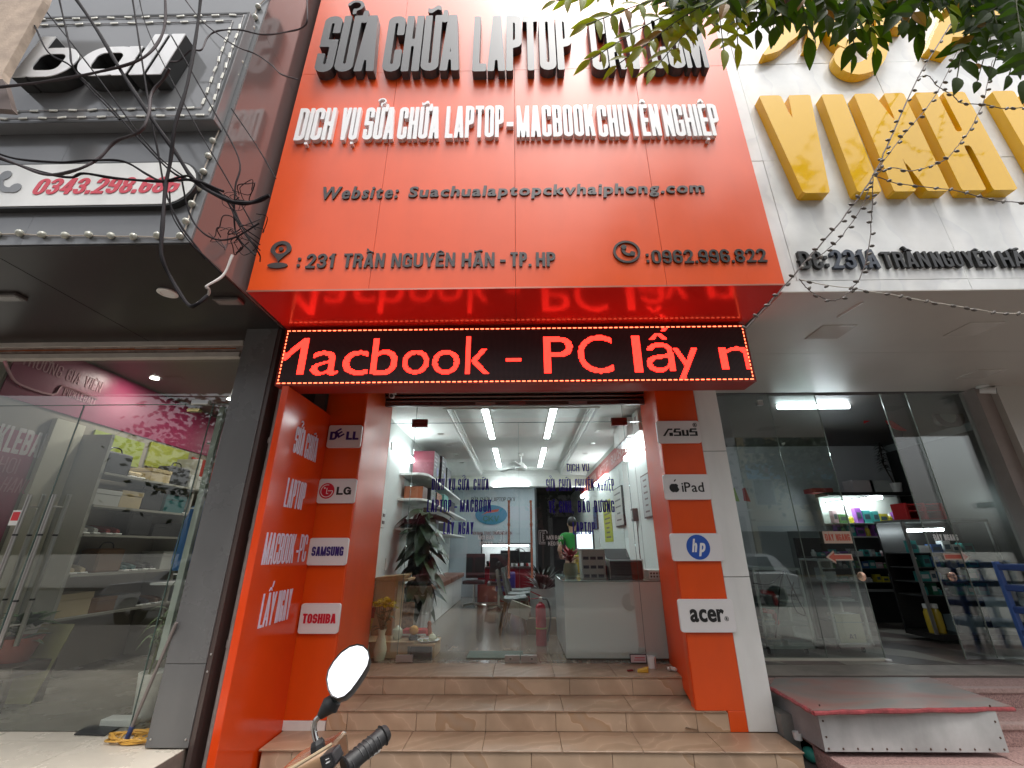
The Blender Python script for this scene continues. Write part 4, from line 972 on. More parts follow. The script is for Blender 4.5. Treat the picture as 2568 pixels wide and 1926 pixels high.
for z in (.92, 1.35, 1.77, 2.09, 2.46): B().box(-5.28, -4.88, 5.0, 9.6, z - .025, z).build('shelf', SHW, shf)
for y in (4.96, 6.5, 8.05, 9.6): B().box(-5.28, -4.90, y, y + .04, .3, 2.9).build('divider', SHW, shf)
random.seed(11)
cols = [('white', (.5, .5, .48)), ('black', (.03, .03, .035)), ('teal', (.03, .14, .15)), ('dark red', (.22, .02, .02)), ('cream', (.5, .4, .24)), ('grey', (.2, .2, .2)), ('brown', (.18, .09, .04))]
SHELFN = {.92: 'lowest', 1.35: 'second lowest', 1.77: 'middle', 2.09: 'second highest', 2.46: 'top'}
for z in (.92, 1.35, 1.77, 2.09, 2.46):
    y = 5.06
    while y < 9.3:
        k = random.random(); cn, cc = random.choice(cols); mt = pm('goods_' + cn, cc, rough=.55)
        if k < .45:
            r = thing('shoe', '%s sports shoe on the %s shelf of the sports shop' % (cn, SHELFN[z]), 'shoe', (-5.05, y, z), '%s shoes on the %s shelf' % (cn, SHELFN[z]))
            for dy in (0, .13):
                B().tube([(-5.18, y + dy, z + .06), (-5.1, y + dy, z + .055), (-5.0, y + dy, z + .045), (-4.94, y + dy, z + .035)], [.055, .05, .042, .03], 8).build('upper', mt, r, smooth=True)
                B().box(-5.23, -4.91, y + dy - .045, y + dy + .045, z + .001, z + .022).build('sole', PLASW, r, bevel=.008)
            y += .29
        elif k < .75:
            w_ = random.uniform(.22, .38); h2 = random.uniform(.14, .26)
            r = thing('shoe_box', '%s carton on the %s shelf of the sports shop' % (cn, SHELFN[z]), 'box', (-5.05, y, z), '%s cartons on the %s shelf' % (cn, SHELFN[z]))
            B().box(-5.24, -4.94, y - .02, y + w_, z + .001, z + h2 * .72).build('box_base', mt, r, bevel=.003); B().box(-5.245, -4.935, y - .025, y + w_ + .005, z + h2 * .725, z + h2).build('box_lid', mt, r, bevel=.003); y += w_ + .02
        else:
            r = thing('sports_bag', '%s sports bag on the %s shelf of the sports shop' % (cn, SHELFN[z]), 'bag', (-5.05, y, z), '%s bags on the %s shelf' % (cn, SHELFN[z]))
            B().box(-5.2, -4.96, y, y + .36, z + .001, z + .27).build('bag_body', mt, r, bevel=.05, segs=3, smooth=True); B().tube(smooth_pts([(-5.06, y + .08, z + .26), (-5.06, y + .12, z + .33), (-5.06, y + .24, z + .33), (-5.06, y + .28, z + .26)], 4), .008, 6).build('bag_handle', PLASB, r); y += .39
# wall goods above the shelves
for i, (y, z, c, nm) in enumerate(((5.1, 3.0, (.25, .3, .04), 'olive'), (5.95, 3.05, (.28, .3, .05), 'mustard'), (6.8, 3.0, (.35, .03, .02), 'red'), (7.65, 3.05, (.4, .36, .25), 'cream'), (8.5, 3.0, (.3, .02, .03), 'crimson'))):
    r = thing('wall_banner', nm + ' printed banner high on the sports shop wall', 'banner', (-5.25, y, z)); B().box(-5.29, -5.27, y, y + .75, z - .34, z + .0).build('banner_sheet', pm('banner_' + nm, c, rough=.6), r)
# ---- plants and clutter by the glass
LEAFV = pm('striped_leaf', (.20, .26, .13), rough=.45, ns=14, na=.35)
def strap_leaf(mb, base, az, L, droop, w_):
    n = 5; pts = []
    for i in range(n + 1):
        t = i / n; rr_ = L * t; pts.append(V(base) + V((math.cos(az) * rr_ * (1 - .25 * t), math.sin(az) * rr_ * (1 - .25 * t), L * (.75 * t - droop * t * t))))
    sd2 = V((-math.sin(az), math.cos(az), 0))
    vs = []; 
    for i, p in enumerate(pts):
        ww = w_ * math.sin(PI * min(1, .12 + .88 * i / n)) + .001; vs += [p - sd2 * ww / 2, p + V((0, 0, ww * .25)), p + sd2 * ww / 2]
    fs = []
    for i in range(n): fs += [(i * 3, i * 3 + 1, i * 3 + 4, i * 3 + 3), (i * 3 + 1, i * 3 + 2, i * 3 + 5, i * 3 + 4)]
    mb.add(vs, fs)
dp = thing('potted_plant', 'striped-leaf potted plant in a tall white pot behind the sports shop glass', 'plant', (-2.98, 4.22, .3))
B().lathe([(.075, .3), (.085, .31), (.115, .62), (.12, .64), (.105, .64), (.10, .60), (0, .60)], (-3.10, 4.22, 0), 20, cap=False).build('pot', PLASW, dp, smooth=True)
random.seed(5)
for (x, y, z0, z1_) in ((-3.12, 4.22, .6, 1.02), (-3.04, 4.24, .6, 1.35), (-2.98, 4.2, .6, 1.78), (-3.18, 4.25, .6, .88)):
    B().tube([(x, y, z0), (x + .02, y, z1_)], .009, 6).build('stem', pm('green_stem', (.14, .16, .06), rough=.6), dp)
    for i in range(15):
        mb = B(); strap_leaf(mb, (x + .02, y, z1_ - .07 + .012 * i), i * 2.4, random.uniform(.16, .26), random.uniform(.7, 1.3), .026); mb.build('leaf', LEAFV, dp, recalc=False)
dp2 = thing('potted_plant', 'dark broad-leaved plant in a reddish pot at the left edge of the photo', 'plant', (-3.9, 4.5, .3))
c0 = at(40, 1640, y=4.5)
B().lathe([(.10, 0), (.15, .18), (.16, .2), (.14, .2), (0, .17)], (c0.x, 4.5, c0.z - .06), 18, cap=False).build('pot', pm('terracotta_red', (.25, .05, .03), rough=.5), dp2, smooth=True)
def broad_leaf(L, w_, mt):
    mb = MB(); n = 6; vs = []
    for i in range(n + 1):
        t = i / n; ww = w_ * math.sin(PI * (t ** .8)) * .5; z = -.25 * L * t * t
        vs += [(L * t, -ww, z + ww * .25), (L * t, 0, z), (L * t, ww, z + ww * .25)]
    fs = []
    for i in range(n): fs += [(i * 3, i * 3 + 1, i * 3 + 4, i * 3 + 3), (i * 3 + 1, i * 3 + 2, i * 3 + 5, i * 3 + 4)]
    o = mb.add(vs, fs).build('leaf', mt, None, recalc=False, local=True, smooth=True); me = o.data; bpy.data.objects.remove(o); return me
DLEAF = pm('dark_green_leaf', (.04, .085, .022), rough=.35, ns=10, na=.3); bl = broad_leaf(.24, .09, DLEAF)
for i in range(26):
    link('leaf', bl, dp2, Matrix.Translation((c0.x + random.uniform(-.05, .05), 4.5 + random.uniform(-.05, .05), c0.z + .12 + random.uniform(0, .18))) @ Matrix.Rotation(i * 2.4, 4, 'Z') @ Matrix.Rotation(-random.uniform(-.1, .8), 4, 'Y'))
ps = thing('plant_stand', 'dark wooden stand under the broad-leaved plant', 'stand', (c0.x, 4.5, .3)); B().box(c0.x - .25, c0.x + .22, 4.3, 4.7, .55, c0.z - .065).build('top', pm('dark_wood', (.04, .025, .015), rough=.4), ps, bevel=.005)
for dx in (-.22, .19):
    for dy in (4.33, 4.67): B().box(c0.x + dx - .02, c0.x + dx + .02, dy - .02, dy + .02, .3, .549).build('leg', MT['dark_wood'], ps)
c = at(100, 1625, y=4.6); yb = thing('yellow_board', 'yellow folding notice board on the sports shop floor', 'board', (c.x, 4.6, .3))
B().hexa([(c.x - .22, 4.55, .31), (c.x + .13, 4.55, .31), (c.x + .13, 4.56, .31), (c.x - .22, 4.56, .31), (c.x - .18, 4.72, .92), (c.x + .15, 4.72, .92), (c.x + .15, 4.73, .92), (c.x - .18, 4.73, .92)]).build('board', pm('dull_yellow', (.22, .21, .08), rough=.6), yb)
tb = thing('side_table', 'black-legged side table with a white top behind the sports shop glass', 'table', (-3.15, 4.9, .3))
B().box(-3.62, -2.72, 4.55, 5.0, 1.28, 1.30).build('table_top', PLASW, tb)
for a_, b_ in (((-3.05, 4.75, 1.28), (-3.25, 4.75, .3)), ((-3.35, 4.75, .32), (-3.1, 4.75, .85)), ((-2.95, 4.7, 1.28), (-2.95, 4.7, .3))): B().bar(a_, b_, .06, .06).build('leg', PLASB, tb)
mp = thing('mop', 'long grey mop pole with a blue lower end leaning on the grey pillar', 'mop', at(315, 1862, z=.3))
a = at(315, 1860, z=.305); b = at(442, 1562, y=3.64)
B().tube([a + (b - a) * .12, b], .012, 8).build('pole', pm('grey_pole', (.22, .19, .18), rough=.5), mp, smooth=True); B().tube([a, a + (b - a) * .125], .016, 8).build('pole_end', pm('blue_plastic_dark', (.03, .06, .2), rough=.5), mp, smooth=True)
pts = []
c = at(312, 1850, z=.31)
for i in range(150):
    t = i * .37; pts.append((c.x + .11 + (.15 + .09 * math.sin(i * .23)) * math.cos(t) + .05 * math.sin(i * .11), c.y + (.05 + .07 * abs(math.sin(i * .17))) * math.sin(t + .6 * math.sin(i * .2)), .31 + .012 * (i % 7) / 3))
yc = thing('cable_coil', 'loose coil of yellow-orange cable on the cream tiles', 'cable', c)
B().tube(smooth_pts(pts, 2), .0055, 6).build('cable_loops', pm('yellow_cable', (.55, .30, .05), rough=.45), yc, smooth=True)
c = at(290, 1822, z=.30); bx_ = thing('flat_box', 'flat white box lying at the foot of the glass beside the cable coil', 'box', c); B().box(c.x - .12, c.x + .14, c.y - .02, c.y + .09, .302, .35).build('box_body', PLASW, bx_, bevel=.004)
P4 = [at(185, 1843, z=.304), at(262, 1846, z=.304), at(300, 1826, z=.304), at(222, 1820, z=.304)]
mt_ = thing('floor_mat', 'thin black mat on the cream tiles at the foot of the glass', 'mat', P4[0]); MB().add(P4 + [p + V((0, 0, .008)) for p in P4], [(0, 1, 2, 3), (4, 5, 6, 7), (0, 1, 5, 4), (1, 2, 6, 5), (2, 3, 7, 6), (3, 0, 4, 7)]).build('mat_sheet', PLASB, mt_)
c = at(497, 1335, y=4.15); jk = thing('jacket', 'blue jacket hanging behind the glass beside the grey pillar', 'jacket', c)
B().lathe([(.02, .28), (.10, .22), (.14, .05), (.15, -.25), (.13, -.32), (0, -.30)], c, 14, cap=False).build('jacket_body', pm('jacket_blue', (.02, .12, .32), rough=.8), jk, smooth=True); B().tube([c + V((.10, 0, .2)), c + V((.17, 0, -.05)), c + V((.16, 0, -.25))], .045, 8).build('sleeve', MT['jacket_blue'], jk, smooth=True)
# CCTV under the soffit corner
def cctv(desc, base, tip, sc=1.0):
    base, tip = V(base), V(tip); r = thing('security_camera', desc, 'camera', base)
    B().lathe([(.045 * sc, 0), (.05 * sc, -.015 * sc), (.02 * sc, -.025 * sc), (0, -.025 * sc)], base, 16, cap=False).build('base_plate', PLASW, r, smooth=True)
    d = (tip - base); elb = base + V((0, 0, -.05 * sc)); B().tube([base + V((0, 0, -.02 * sc)), elb], .012 * sc, 8).build('arm', PLASW, r)
    f = V((d.x, d.y, 0)); f = f.normalized() if f.length > .01 else V((0, -1, 0)); f = (f + V((0, 0, -.25))).normalized()
    B().tube([elb - f * .03 * sc, elb + f * .075 * sc, elb + f * .08 * sc], [.028 * sc, .034 * sc, .032 * sc], 16).build('camera_body', PLASW, r, smooth=True)
    B().tube([elb + f * .0805 * sc, elb + f * .084 * sc], .026 * sc, 16).build('lens', PLASB, r); return r
c = at(676, 826, y=3.95); cctv('white bullet camera beside the left end of the red moving-text display', c, c + V((-.3, -.4, 0)), 1.2)
# ================================================================ right shop
STONE = ramp_mat('white_marble', [(0, (.76, .77, .76)), (.55, (.80, .81, .79)), (.62, (.73, .74, .74)), (1, (.80, .80, .78))], kind='wave', scale=.5, dist=9, rough=.16)
GOLD = pm('gold_acrylic', (.78, .45, .014), rough=.08, spec=.5, bump=.2, bs=2.4)
TAUPE = pm('taupe_gloss_soffit', (.50, .465, .42), rough=.30, ns=1.5, na=.06)
PINKG = pm('pink_granite', (.32, .20, .18), rough=.75, ns=90, na=.5, bump=.4, bs=70)
RY = 3.05; RZ = 3.56
rb = thing('pharmacy_building', 'white marble-faced shop on the right with big gold raised letters', 'building', (5, 5, 0))
B().box(2.147, 10, RY + .022, 5.5, RZ + .02, 9).build('fascia_body', CONC, rb)
xv = [2.146, at(1980, 637, y=RY).x, at(2392, 622, y=RY).x, 5.05, 6.25, 7.5, 9.0]; zv = [RZ, at(2100, 703, y=RY).z, at(1990, 402, y=RY).z, at(1900, 162, y=RY).z, 8.2]
for j in range(4):
    for i in range(6):
        if j == 0: 
            if i % 2: continue
            B().box(xv[i] + .001, (xv[i + 2] if i + 2 < 7 else 9) - .001, RY, RY + .02, zv[0], zv[1] - .0015).build('stone_panel', STONE, rb, bevel=.0015); continue
        B().box(xv[i] + .0015, xv[i + 1] - .0015, RY + (.002 if (i + j) % 2 else 0), RY + .02, zv[j] + .0015, zv[j + 1] - .0015).build('stone_panel', STONE, rb, bevel=.0015)
ys = at(2200, 883, z=RZ).y
B().box(2.163, 9, RY + .001, ys - .002, RZ - .006, RZ + .015).build('soffit_panel', TAUPE, rb); B().box(2.163, 9, ys + .002, 5.5, RZ - .006, RZ + .015).build('soffit_panel', TAUPE, rb)
for u, v in ((2083, 833), (2440, 826), (2460, 938)):
    p = at(u, v, z=RZ - .01)
    B().box(p.x - .16, p.x + .16, p.y - .14, p.y + .14, RZ - .013, RZ - .0065).build('soffit_hatch', pm('hatch', (.54, .505, .46), rough=.12), rb, bevel=.002)
for (u0, v0), (u1, v1) in (((2102, 795), (2163, 758)),):
    a, b = at(u0, v0, z=RZ - .012), at(u1, v1, z=RZ - .012); r = thing('slim_lamp', 'slim pale strip lamp under the taupe soffit of the gold-lettered shop', 'lamp', a)
    B().bar(a, b, .018, .012).build('strip', PLASW, r)
# gold letters
dep = .09; yf = RY - dep
a = at(2022, 484, y=yf); xl = at(1902, 237, y=yf).x; xr = at(2554, 477, y=yf).x; zt = at(2100, 236, y=yf).z
gs = thing('gold_letters', 'big gold raised word sign on the white marble fascia', 'sign', (xl, RY, a.z))
ctext(gs, 'VINH', (xl, RY - .001, a.z), (xr, RY - .001, a.z), zt - a.z, dep, GOLD, stem=.17, bar=.145, gap=.085)
x2 = at(2489, 232, y=yf).x
ctext(gs, 'H', (x2, RY - .001, a.z), (x2 + (xr - xl) * .26, RY - .001, a.z), zt - a.z, dep, GOLD, stem=.17, bar=.145)
g2 = thing('gold_script', 'gold raised script lettering above the big gold word, half behind the leaves', 'sign', (3.4, RY, 6.5))
def ribbon(pts, y, d, mt, parent, name='letter'):
    P = [(at(u, v, y=y), w_) for u, v, w_ in pts]; c = smooth_pts([(p.x, p.z, w_) for p, w_ in P], 5); L, R_ = [], []
    for i, p in enumerate(c):
        q = c[min(i + 1, len(c) - 1)] - c[max(i - 1, 0)]; n = V((-q.y, q.x, 0)).normalized() * p.z / 2
        L.append((p.x + n.x, p.y + n.y)); R_.append((p.x - n.x, p.y - n.y))
    mb = MB(); n = len(c); vs = [(x, y, z) for x, z in L] + [(x, y, z) for x, z in R_] + [(x, y + d, z) for x, z in L] + [(x, y + d, z) for x, z in R_]; fs = []
    for i in range(n - 1): fs += [(i, i + 1, n + i + 1, n + i), (2 * n + i, 2 * n + i + 1, 3 * n + i + 1, 3 * n + i), (i, i + 1, 2 * n + i + 1, 2 * n + i), (n + i, n + i + 1, 3 * n + i + 1, 3 * n + i)]
    fs += [(0, n, 3 * n, 2 * n), (n - 1, 2 * n - 1, 4 * n - 1, 3 * n - 1)]
    return mb.add(vs, fs).build(name, mt, parent)
q = lambda L: [(1708 + x / 2.572, y / 2.572, w_) for x, y, w_ in L]
ribbon(q([(700, -60, .10), (712, 90, .13), (680, 210, .14), (610, 300, .13), (535, 350, .03)]), yf, dep - .002, GOLD, g2)
ribbon(q([(900, -60, .10), (830, 60, .13), (760, 180, .12), (670, 280, .03)]), yf + .003, dep - .006, GOLD, g2)
ribbon(q([(950, -80, .12), (905, 80, .15), (870, 200, .15), (840, 310, .12)]), yf, dep - .002, GOLD, g2)
ribbon(q([(985, -80, .12), (965, 80, .14), (1000, 220, .15), (1090, 285, .14), (1180, 200, .10), (1210, 60, .1)]), yf, dep - .002, GOLD, g2)
ribbon(q([(1290, -40, .1), (1300, 120, .13), (1300, 250, .14), (1250, 390, .16), (1130, 445, .16), (1040, 400, .14), (1035, 330, .10), (1090, 290, .04)]), yf + .004, dep - .008, GOLD, g2)
ribbon(q([(1470, 20, .10), (1400, 90, .13), (1390, 150, .12), (1450, 170, .04)]), yf, dep - .002, GOLD, g2)
ribbon(q([(1790, -60, .13), (1740, 110, .16), (1690, 230, .18), (1660, 330, .20)]), yf, dep - .002, GOLD, g2)
ribbon(q([(1700, 218, .10), (1800, 210, .13), (1910, 190, .13)]), yf + .003, dep - .006, GOLD, g2)
ribbon(q([(1840, -30, .16), (1900, 60, .18), (1960, 150, .16), (1985, 170, .10)]), yf + .005, dep - .01, GOLD, g2)
ribbon(q([(1890, 10, .1), (2000, 40, .12), (2040, 110, .1), (1990, 170, .03)]), yf, dep - .002, GOLD, g2)
# address line
adr = thing('address_letters', 'dark raised address lettering near the lower edge of the white marble fascia', 'sign', (3, RY, 3.8))
for s, u0, u1, v0, vt in (('ĐC:', 2012, 2084, 673, 629), ('231A', 2093, 2212, 672, 625), ('TRẦN', 2222, 2338, 670, 630), ('NGUYÊN', 2346, 2504, 669, 629), ('HÃN', 2520, 2612, 668, 628)):
    a = at(u0, v0, y=RY - .03); b = at(u1, v0, y=RY - .03); zt = at((u0 + u1) / 2, vt, y=RY - .03).z; b.z = a.z; a.y = b.y = RY - .001
    ctext(adr, s, a, b, zt - a.z, .028, pm('dark_blue_letter', (.03, .04, .06), rough=.15) if s == '231A' else BLACK, stem=.165, bar=.14, gap=.09)
# ---- lower part: floor, granite steps, frame
Rf = MB().box(2.165, 10, 4.98, 15, 0, .44).build('shop_floor', pm('floor_core', (.2, .17, .15), rough=.9)); tagp(Rf, kind='structure')
TD = [pm('tile_dark', (.075, .06, .055), rough=.3, ns=4, na=.2), pm('tile_pale', (.24, .22, .19), rough=.3, ns=4, na=.15), pm('tile_brown', (.12, .085, .075), rough=.3, ns=4, na=.2)]
k = 0; ang = math.radians(24)
for i in range(-2, 9):
    for j in range(6):
        x0, y0 = 2.2 + i * .62, 5.38 + j * .62
        for h_ in (0, 1):
            P = [(x0, y0), (x0 + .617, y0), (x0, y0 + .617)] if h_ == 0 else [(x0 + .62, y0 + .003), (x0 + .62, y0 + .62), (x0 + .003, y0 + .62)]
            if max(p[0] for p in P) > 9 or min(p[0] for p in P) < 2.17: continue
            MB().prism(P, Matrix.Translation((0, 0, .4405)), .0095).build('floor_tile', TD[(i * 2 + j + h_ * (1 + j % 2)) % 3], Rf)
B().box(2.17, 9, 4.97, 5.376, .4405, .448).build('threshold_slab', pm('worn_threshold', (.20, .175, .15), rough=.6, ns=4, na=.3), Rf)
gst = thing('granite_steps', 'rough pink granite steps in front of the gold-lettered shop', 'steps', (5, 4.6, 0))
for i, (y0, y1, z1_) in enumerate(((4.62, 4.965, .43), (4.24, 4.965, .285), (3.86, 4.965, .14))):
    x = 2.30
    while x < 9:
        w_ = 1.3; x1 = min(x + w_, 9)
        B().box(x + .003, x1 - .003, y0, min(y1, y0 + .40), 0.002 if i == 2 else z1_ - .15, z1_).build('granite_block', PINKG, gst, bevel=.012, segs=2)
        B().box(x + .003, x1 - .003, y0 - .012, y0 + .06, z1_ - .035, z1_ + .004).build('nosing', pm('granite_nosing', (.34, .235, .21), rough=.55, ns=60, na=.3), gst, bevel=.008, segs=2); x += w_
B().box(2.165, 2.29, 4.4, 4.96, 0, .30).build('side_block', CONC, gst)
# ---- sheet metal ramp box with a worn red cover
zt0 = .445; Yf = at(2250, 1781, z=zt0).y
rbx = thing('loading_box', 'pale sheet-metal step box with a worn dark red rubber cover', 'step box', at(2290, 1885, y=Yf))
C1, C2, C3, C4, C5 = at(2039, 1786, z=zt0), at(2541, 1776, z=zt0), at(2330, 1702, z=zt0), at(1945, 1702, z=zt0), at(1932, 1724, z=zt0)
C4.x = max(C4.x, 2.20); C5.x = max(C5.x, 2.20)
zb_ = at(2062, 1885, y=Yf + .03).z
poly = [C1, C2, C3, C4, C5]
RUB = ramp_mat('worn_red_rubber', [(0, (.12, .11, .10)), (.42, (.19, .17, .155)), (.54, (.24, .15, .13)), (.70, (.28, .095, .085)), (1, (.20, .15, .135))], scale=1.3, rough=.45, dist=1.2, stretch=(1, 2.2, 1), bump=.4)
MB().prism([(p.x, p.y) for p in poly], Matrix.Translation((0, 0, zt0 + .004)), .008).build('rubber_cover', RUB, rbx)
ed = MB()
for a, b in ((C5, C1), (C1, C2)):
    n_ = 14
    ed.tube([a.lerp(b, i / n_) + V((0, -.004, -.004 + random.uniform(-.004, .004))) for i in range(n_ + 1)], [.016 + random.uniform(-.003, .004) for _ in range(n_ + 1)], 7)
tagp(ed.build('cover_edge', pm('red_rubber_edge', (.28, .05, .055), rough=.35, ns=20, na=.4, bump=.5, bs=30), rbx, smooth=True))
SHEET = pm('sheet_metal_white', (.46, .46, .45), rough=.4, ns=5, na=.12, bump=.10, bs=4, dirt=.3)
fx0, fx1 = at(2052, 1800, y=Yf + .03).x, at(2502, 1800, y=Yf + .03).x
B().box(fx0, fx1, Yf + .03, Yf + .034, zb_, zt0).build('front_sheet', SHEET, rbx)
sx0 = C5.x + .03
B().hexa([(fx0, Yf + .031, zb_), (fx0 + .003, Yf + .031, zb_), (sx0 + .003, 4.95, zb_), (sx0, 4.95, zb_), (fx0, Yf + .031, zt0), (fx0 + .003, Yf + .031, zt0), (sx0 + .003, 4.95, zt0), (sx0, 4.95, zt0)]).build('side_sheet', pm('sheet_side', (.26, .25, .25), rough=.4, ns=5, na=.2), rbx)
bm_ = None
for i in range(13):
    x = fx0 + .03 + (fx1 - fx0 - .06) * i / 12; o = B().ball((x, Yf + .029, zb_ + .018), .008, .005, .008, 8, 4).build('bolt', pm('rusty_bolt', (.09, .05, .035), rough=.7), rbx)
for i in range(3):
    for x in (fx0 + .03, fx1 - .03): B().ball((x, Yf + .029, zb_ + .09 + i * .1), .008, .005, .008, 8, 4).build('bolt', MT['rusty_bolt'], rbx)
p = at(2006, 1858, z=.15); cu_ = thing('white_cup', 'white cup lying in the corner beside the step box', 'cup', p)
B().lathe([(.030, 0), (.036, .05), (.034, .05), (.028, .005)], (p.x, p.y + .02, .152), 14, cap=False).build('cup_body', PLASW, cu_, smooth=True)
p = at(2040, 1912, z=.02); gb = thing('green_bag', 'crumpled turquoise plastic bag on the ground at the step corner', 'bag', p)
B().ball((p.x + .02, p.y + .05, .05), .05, .09, .05, 10, 7).build('bag_body', pm('turquoise_plastic', (.04, .30, .24), rough=.3, bump=1, bs=25), gb, smooth=True)
# ---- glass front of the right shop
GR = 5.53
rg = thing('sliding_doors', 'sliding glass doors of the gold-lettered shop, standing half open', 'sliding doors', (4, GR, .45))
xe = [2.165, at(1928, 1000, y=GR).x, at(2042, 990, y=GR).x, at(2207, 990, y=GR).x, at(2279, 1010, y=GR).x, 5.95]
GE2 = pm('pale_glass_edge', (.22, .25, .22), rough=.2)
for x0, x1, dy, nm in ((xe[0], xe[1], 0, 'glass_pane'), (xe[1], xe[2], .0, 'glass_pane'), (xe[1] - .55, xe[2] + .02, .03, 'sliding_door'), (xe[3] + .03, xe[5], .03, 'sliding_door'), (xe[4], xe[5], 0, 'glass_pane')):
    d_ = .462 if nm == 'sliding_door' else .475
    B().box(x0, x1, GR + dy, GR + dy + .01, d_, RZ - .012).build(nm, GLASS, rg)
    e = B().box(x0 - .004, x0 - .0005, GR + dy - .002, GR + dy + .012, d_, RZ - .012) if nm == 'glass_pane' else B().box(x1 + .0005, x1 + .008, GR + dy - .002, GR + dy + .012, d_, RZ - .012) if x1 < 4.5 else B().box(x0 - .008, x0 - .0005, GR + dy - .002, GR + dy + .012, d_, RZ - .012)
    e.build('glass_edge', GE2, rg)
B().box(xe[0], xe[2] + .02, GR - .012, GR + .045, .449, .474).build('floor_rail', pm('pale_rail', (.45, .43, .36), rough=.4), rg, bevel=.003)
B().cbox((xe[2] + .01, GR, .46), .06, .08, .02).build('rail_end', PLASW, rg, bevel=.003)
for u, v in ((2172, 1446), (2378, 1447)):
    p = at(u, v, y=GR + .02); B().lathe([(.0, -.004), (.045, -.002), (.05, 0), (.05, .012), (.0, .014)], (p.x + (-.05 if u < 2300 else .05), GR + .018, p.z), 24, 'y', cap=False).build('pull_disc', COPPER, rg, smooth=True)
p = at(1906, 1010, y=GR - .01); B().cbox((p.x, GR, p.z), .07, .05, .07).build('top_clip', STEEL, rg, bevel=.004)
# vinyl on the glass: words and arrows
vin = pm('red_vinyl', (.52, .10, .06), rough=.5); vw = pm('pale_vinyl', (.55, .42, .33), rough=.5)
def gtext(parent, s, u0, v0, u1, v1, vt, y, mt, stem=.125, bar=.11, nm='glass_letter', gap=.07, back=None, **k):
    a = at(u0, v0, y=y); b = at(u1, v1, y=y); zt = at((u0 + u1) / 2, vt, y=y).z; a.z = b.z = (a.z + b.z) / 2
    if back: B().box(a.x - .02, b.x + .02, y + .0006, y + .0018, a.z - .03, zt + .03).build('label_back', back, parent)
    return ctext(parent, s, a, b, zt - a.z, .001, mt, stem=stem, bar=bar, gap=gap, name=nm, **k)
gtext(rg, 'ĐẨY NGANG', 2071, 1355, 2134, 1357, 1339, GR - .004, vin, .22, .18, back=vw)
gtext(rg, 'ĐẨY NGANG', 2344, 1355, 2405, 1356, 1340, GR + .026, PLASW, .22, .18)
def arrow(u0, u1, v, y, parent):
    a, b = at(u0, v, y=y), at(u1, v, y=y); L = abs(b.x - a.x); s_ = 1 if b.x > a.x else -1; x, z = a.x, a.z
    for d_, mt, e in ((.0, vw, .014), (-.0012, vin, 0)):
        P = [(x - s_ * e, -.022 - e), (x + s_ * L * .72, -.022 - e), (x + s_ * L * .72, -.052 - e * 1.6), (x + s_ * (L + e * 2), 0), (x + s_ * L * .72, .052 + e * 1.6), (x + s_ * L * .72, .022 + e), (x - s_ * e, .022 + e)]
        MB().prism([(px, z + pz) for px, pz in P], Matrix(((1, 0, 0, 0), (0, 0, 1, y + d_), (0, 1, 0, 0), (0, 0, 0, 1))), .001).build('arrow', mt, parent)
arrow(2135, 2078, 1397, GR - .004, rg); arrow(2370, 2428, 1396, GR + .026, rg)
# frame pillar at the far right and the wall beyond
p0 = at(2412, 979, y=GR).x; p1 = at(2440, 979, y=GR).x
B().box(5.96, 6.14, 5.38, 5.6, .45, RZ - .007).build('pillar', pm('pinkish_pillar', (.30, .25, .23), rough=.5, ns=4, na=.1), rb)
B().box(6.142, 9, 5.30, 5.6, at(2545, 1245, y=5.3).z + .01, RZ - .007).build('wall_panel', pm('pale_wall_panel', (.50, .48, .44), rough=.3), rb)
zc = at(2530, 1252, y=5.2).z
wf = thing('wall_cabinet', 'white-framed display window with a moulded ledge at the right edge of the photo', 'cabinet', (6.6, 5.2, .45))
B().box(6.0, 8.5, 5.10, 5.29, zc - .04, zc + .03).build('ledge', BEIGE, wf, bevel=.01); B().box(6.14, 6.24, 5.2, 5.28, .45, zc - .041).build('frame_post', BEIGE, wf, bevel=.004)
for z in (zc - .32, zc - .75): B().box(6.242, 8.4, 5.2, 5.27, z, z + .03).build('frame_bar', BEIGE, wf, bevel=.003)
B().box(6.242, 8.4, 5.24, 5.25, .5, zc - .045).build('glass_pane', GLASS, wf); B().box(6.242, 8.4, 5.5, 5.52, .46, zc - .045).build('back_board', pm('dim_back', (.08, .08, .075), rough=.6), wf)
# CCTV under soffit
c = at(2450, 972, z=RZ - .007); c.y = min(c.y, 5.3); cctv('small dark bullet camera under the taupe soffit at the right', c, c + V((.2, -.2, 0)), 1.3)
# ================================================================ inside of the right shop
RI = thing('pharmacy_room', 'dim inside of the gold-lettered shop with grey walls', 'room', (4, 9, .45))
GWALL = pm('grey_wall', (.55, .56, .57), rough=.7)
B().box(2.15, 2.2, 5.6, 13, .45, RZ).build('wall', GWALL, RI); B().box(2.2, 7.6, 12.9, 13, .45, RZ).build('wall', GWALL, RI); B().box(7.5, 7.6, 5.62, 12.9, .45, RZ).build('wall', pm('pale_side_wall', (.26, .29, .29), rough=.7), RI)
B().box(2.15, 7.6, 5.62, 13, RZ - .01, RZ + .1).build('ceiling', pm('dark_ceiling', (.10, .085, .08), rough=.5), RI)
B().box(3.6, 7.45, 8.8, 8.9, 1.9, RZ - .012).build('partition', pm('grey_partition', (.55, .56, .58), rough=.7), RI)
zd_ = at(2330, 1108, x=7.49).z; B().box(7.47, 7.499, 5.9, 11.5, .9, zd_).build('dark_wall_panel', pm('dark_wall_panel', (.02, .022, .02), rough=.4), RI)
LT = emis('cool_tube', (.85, .97, 1.0), 24)
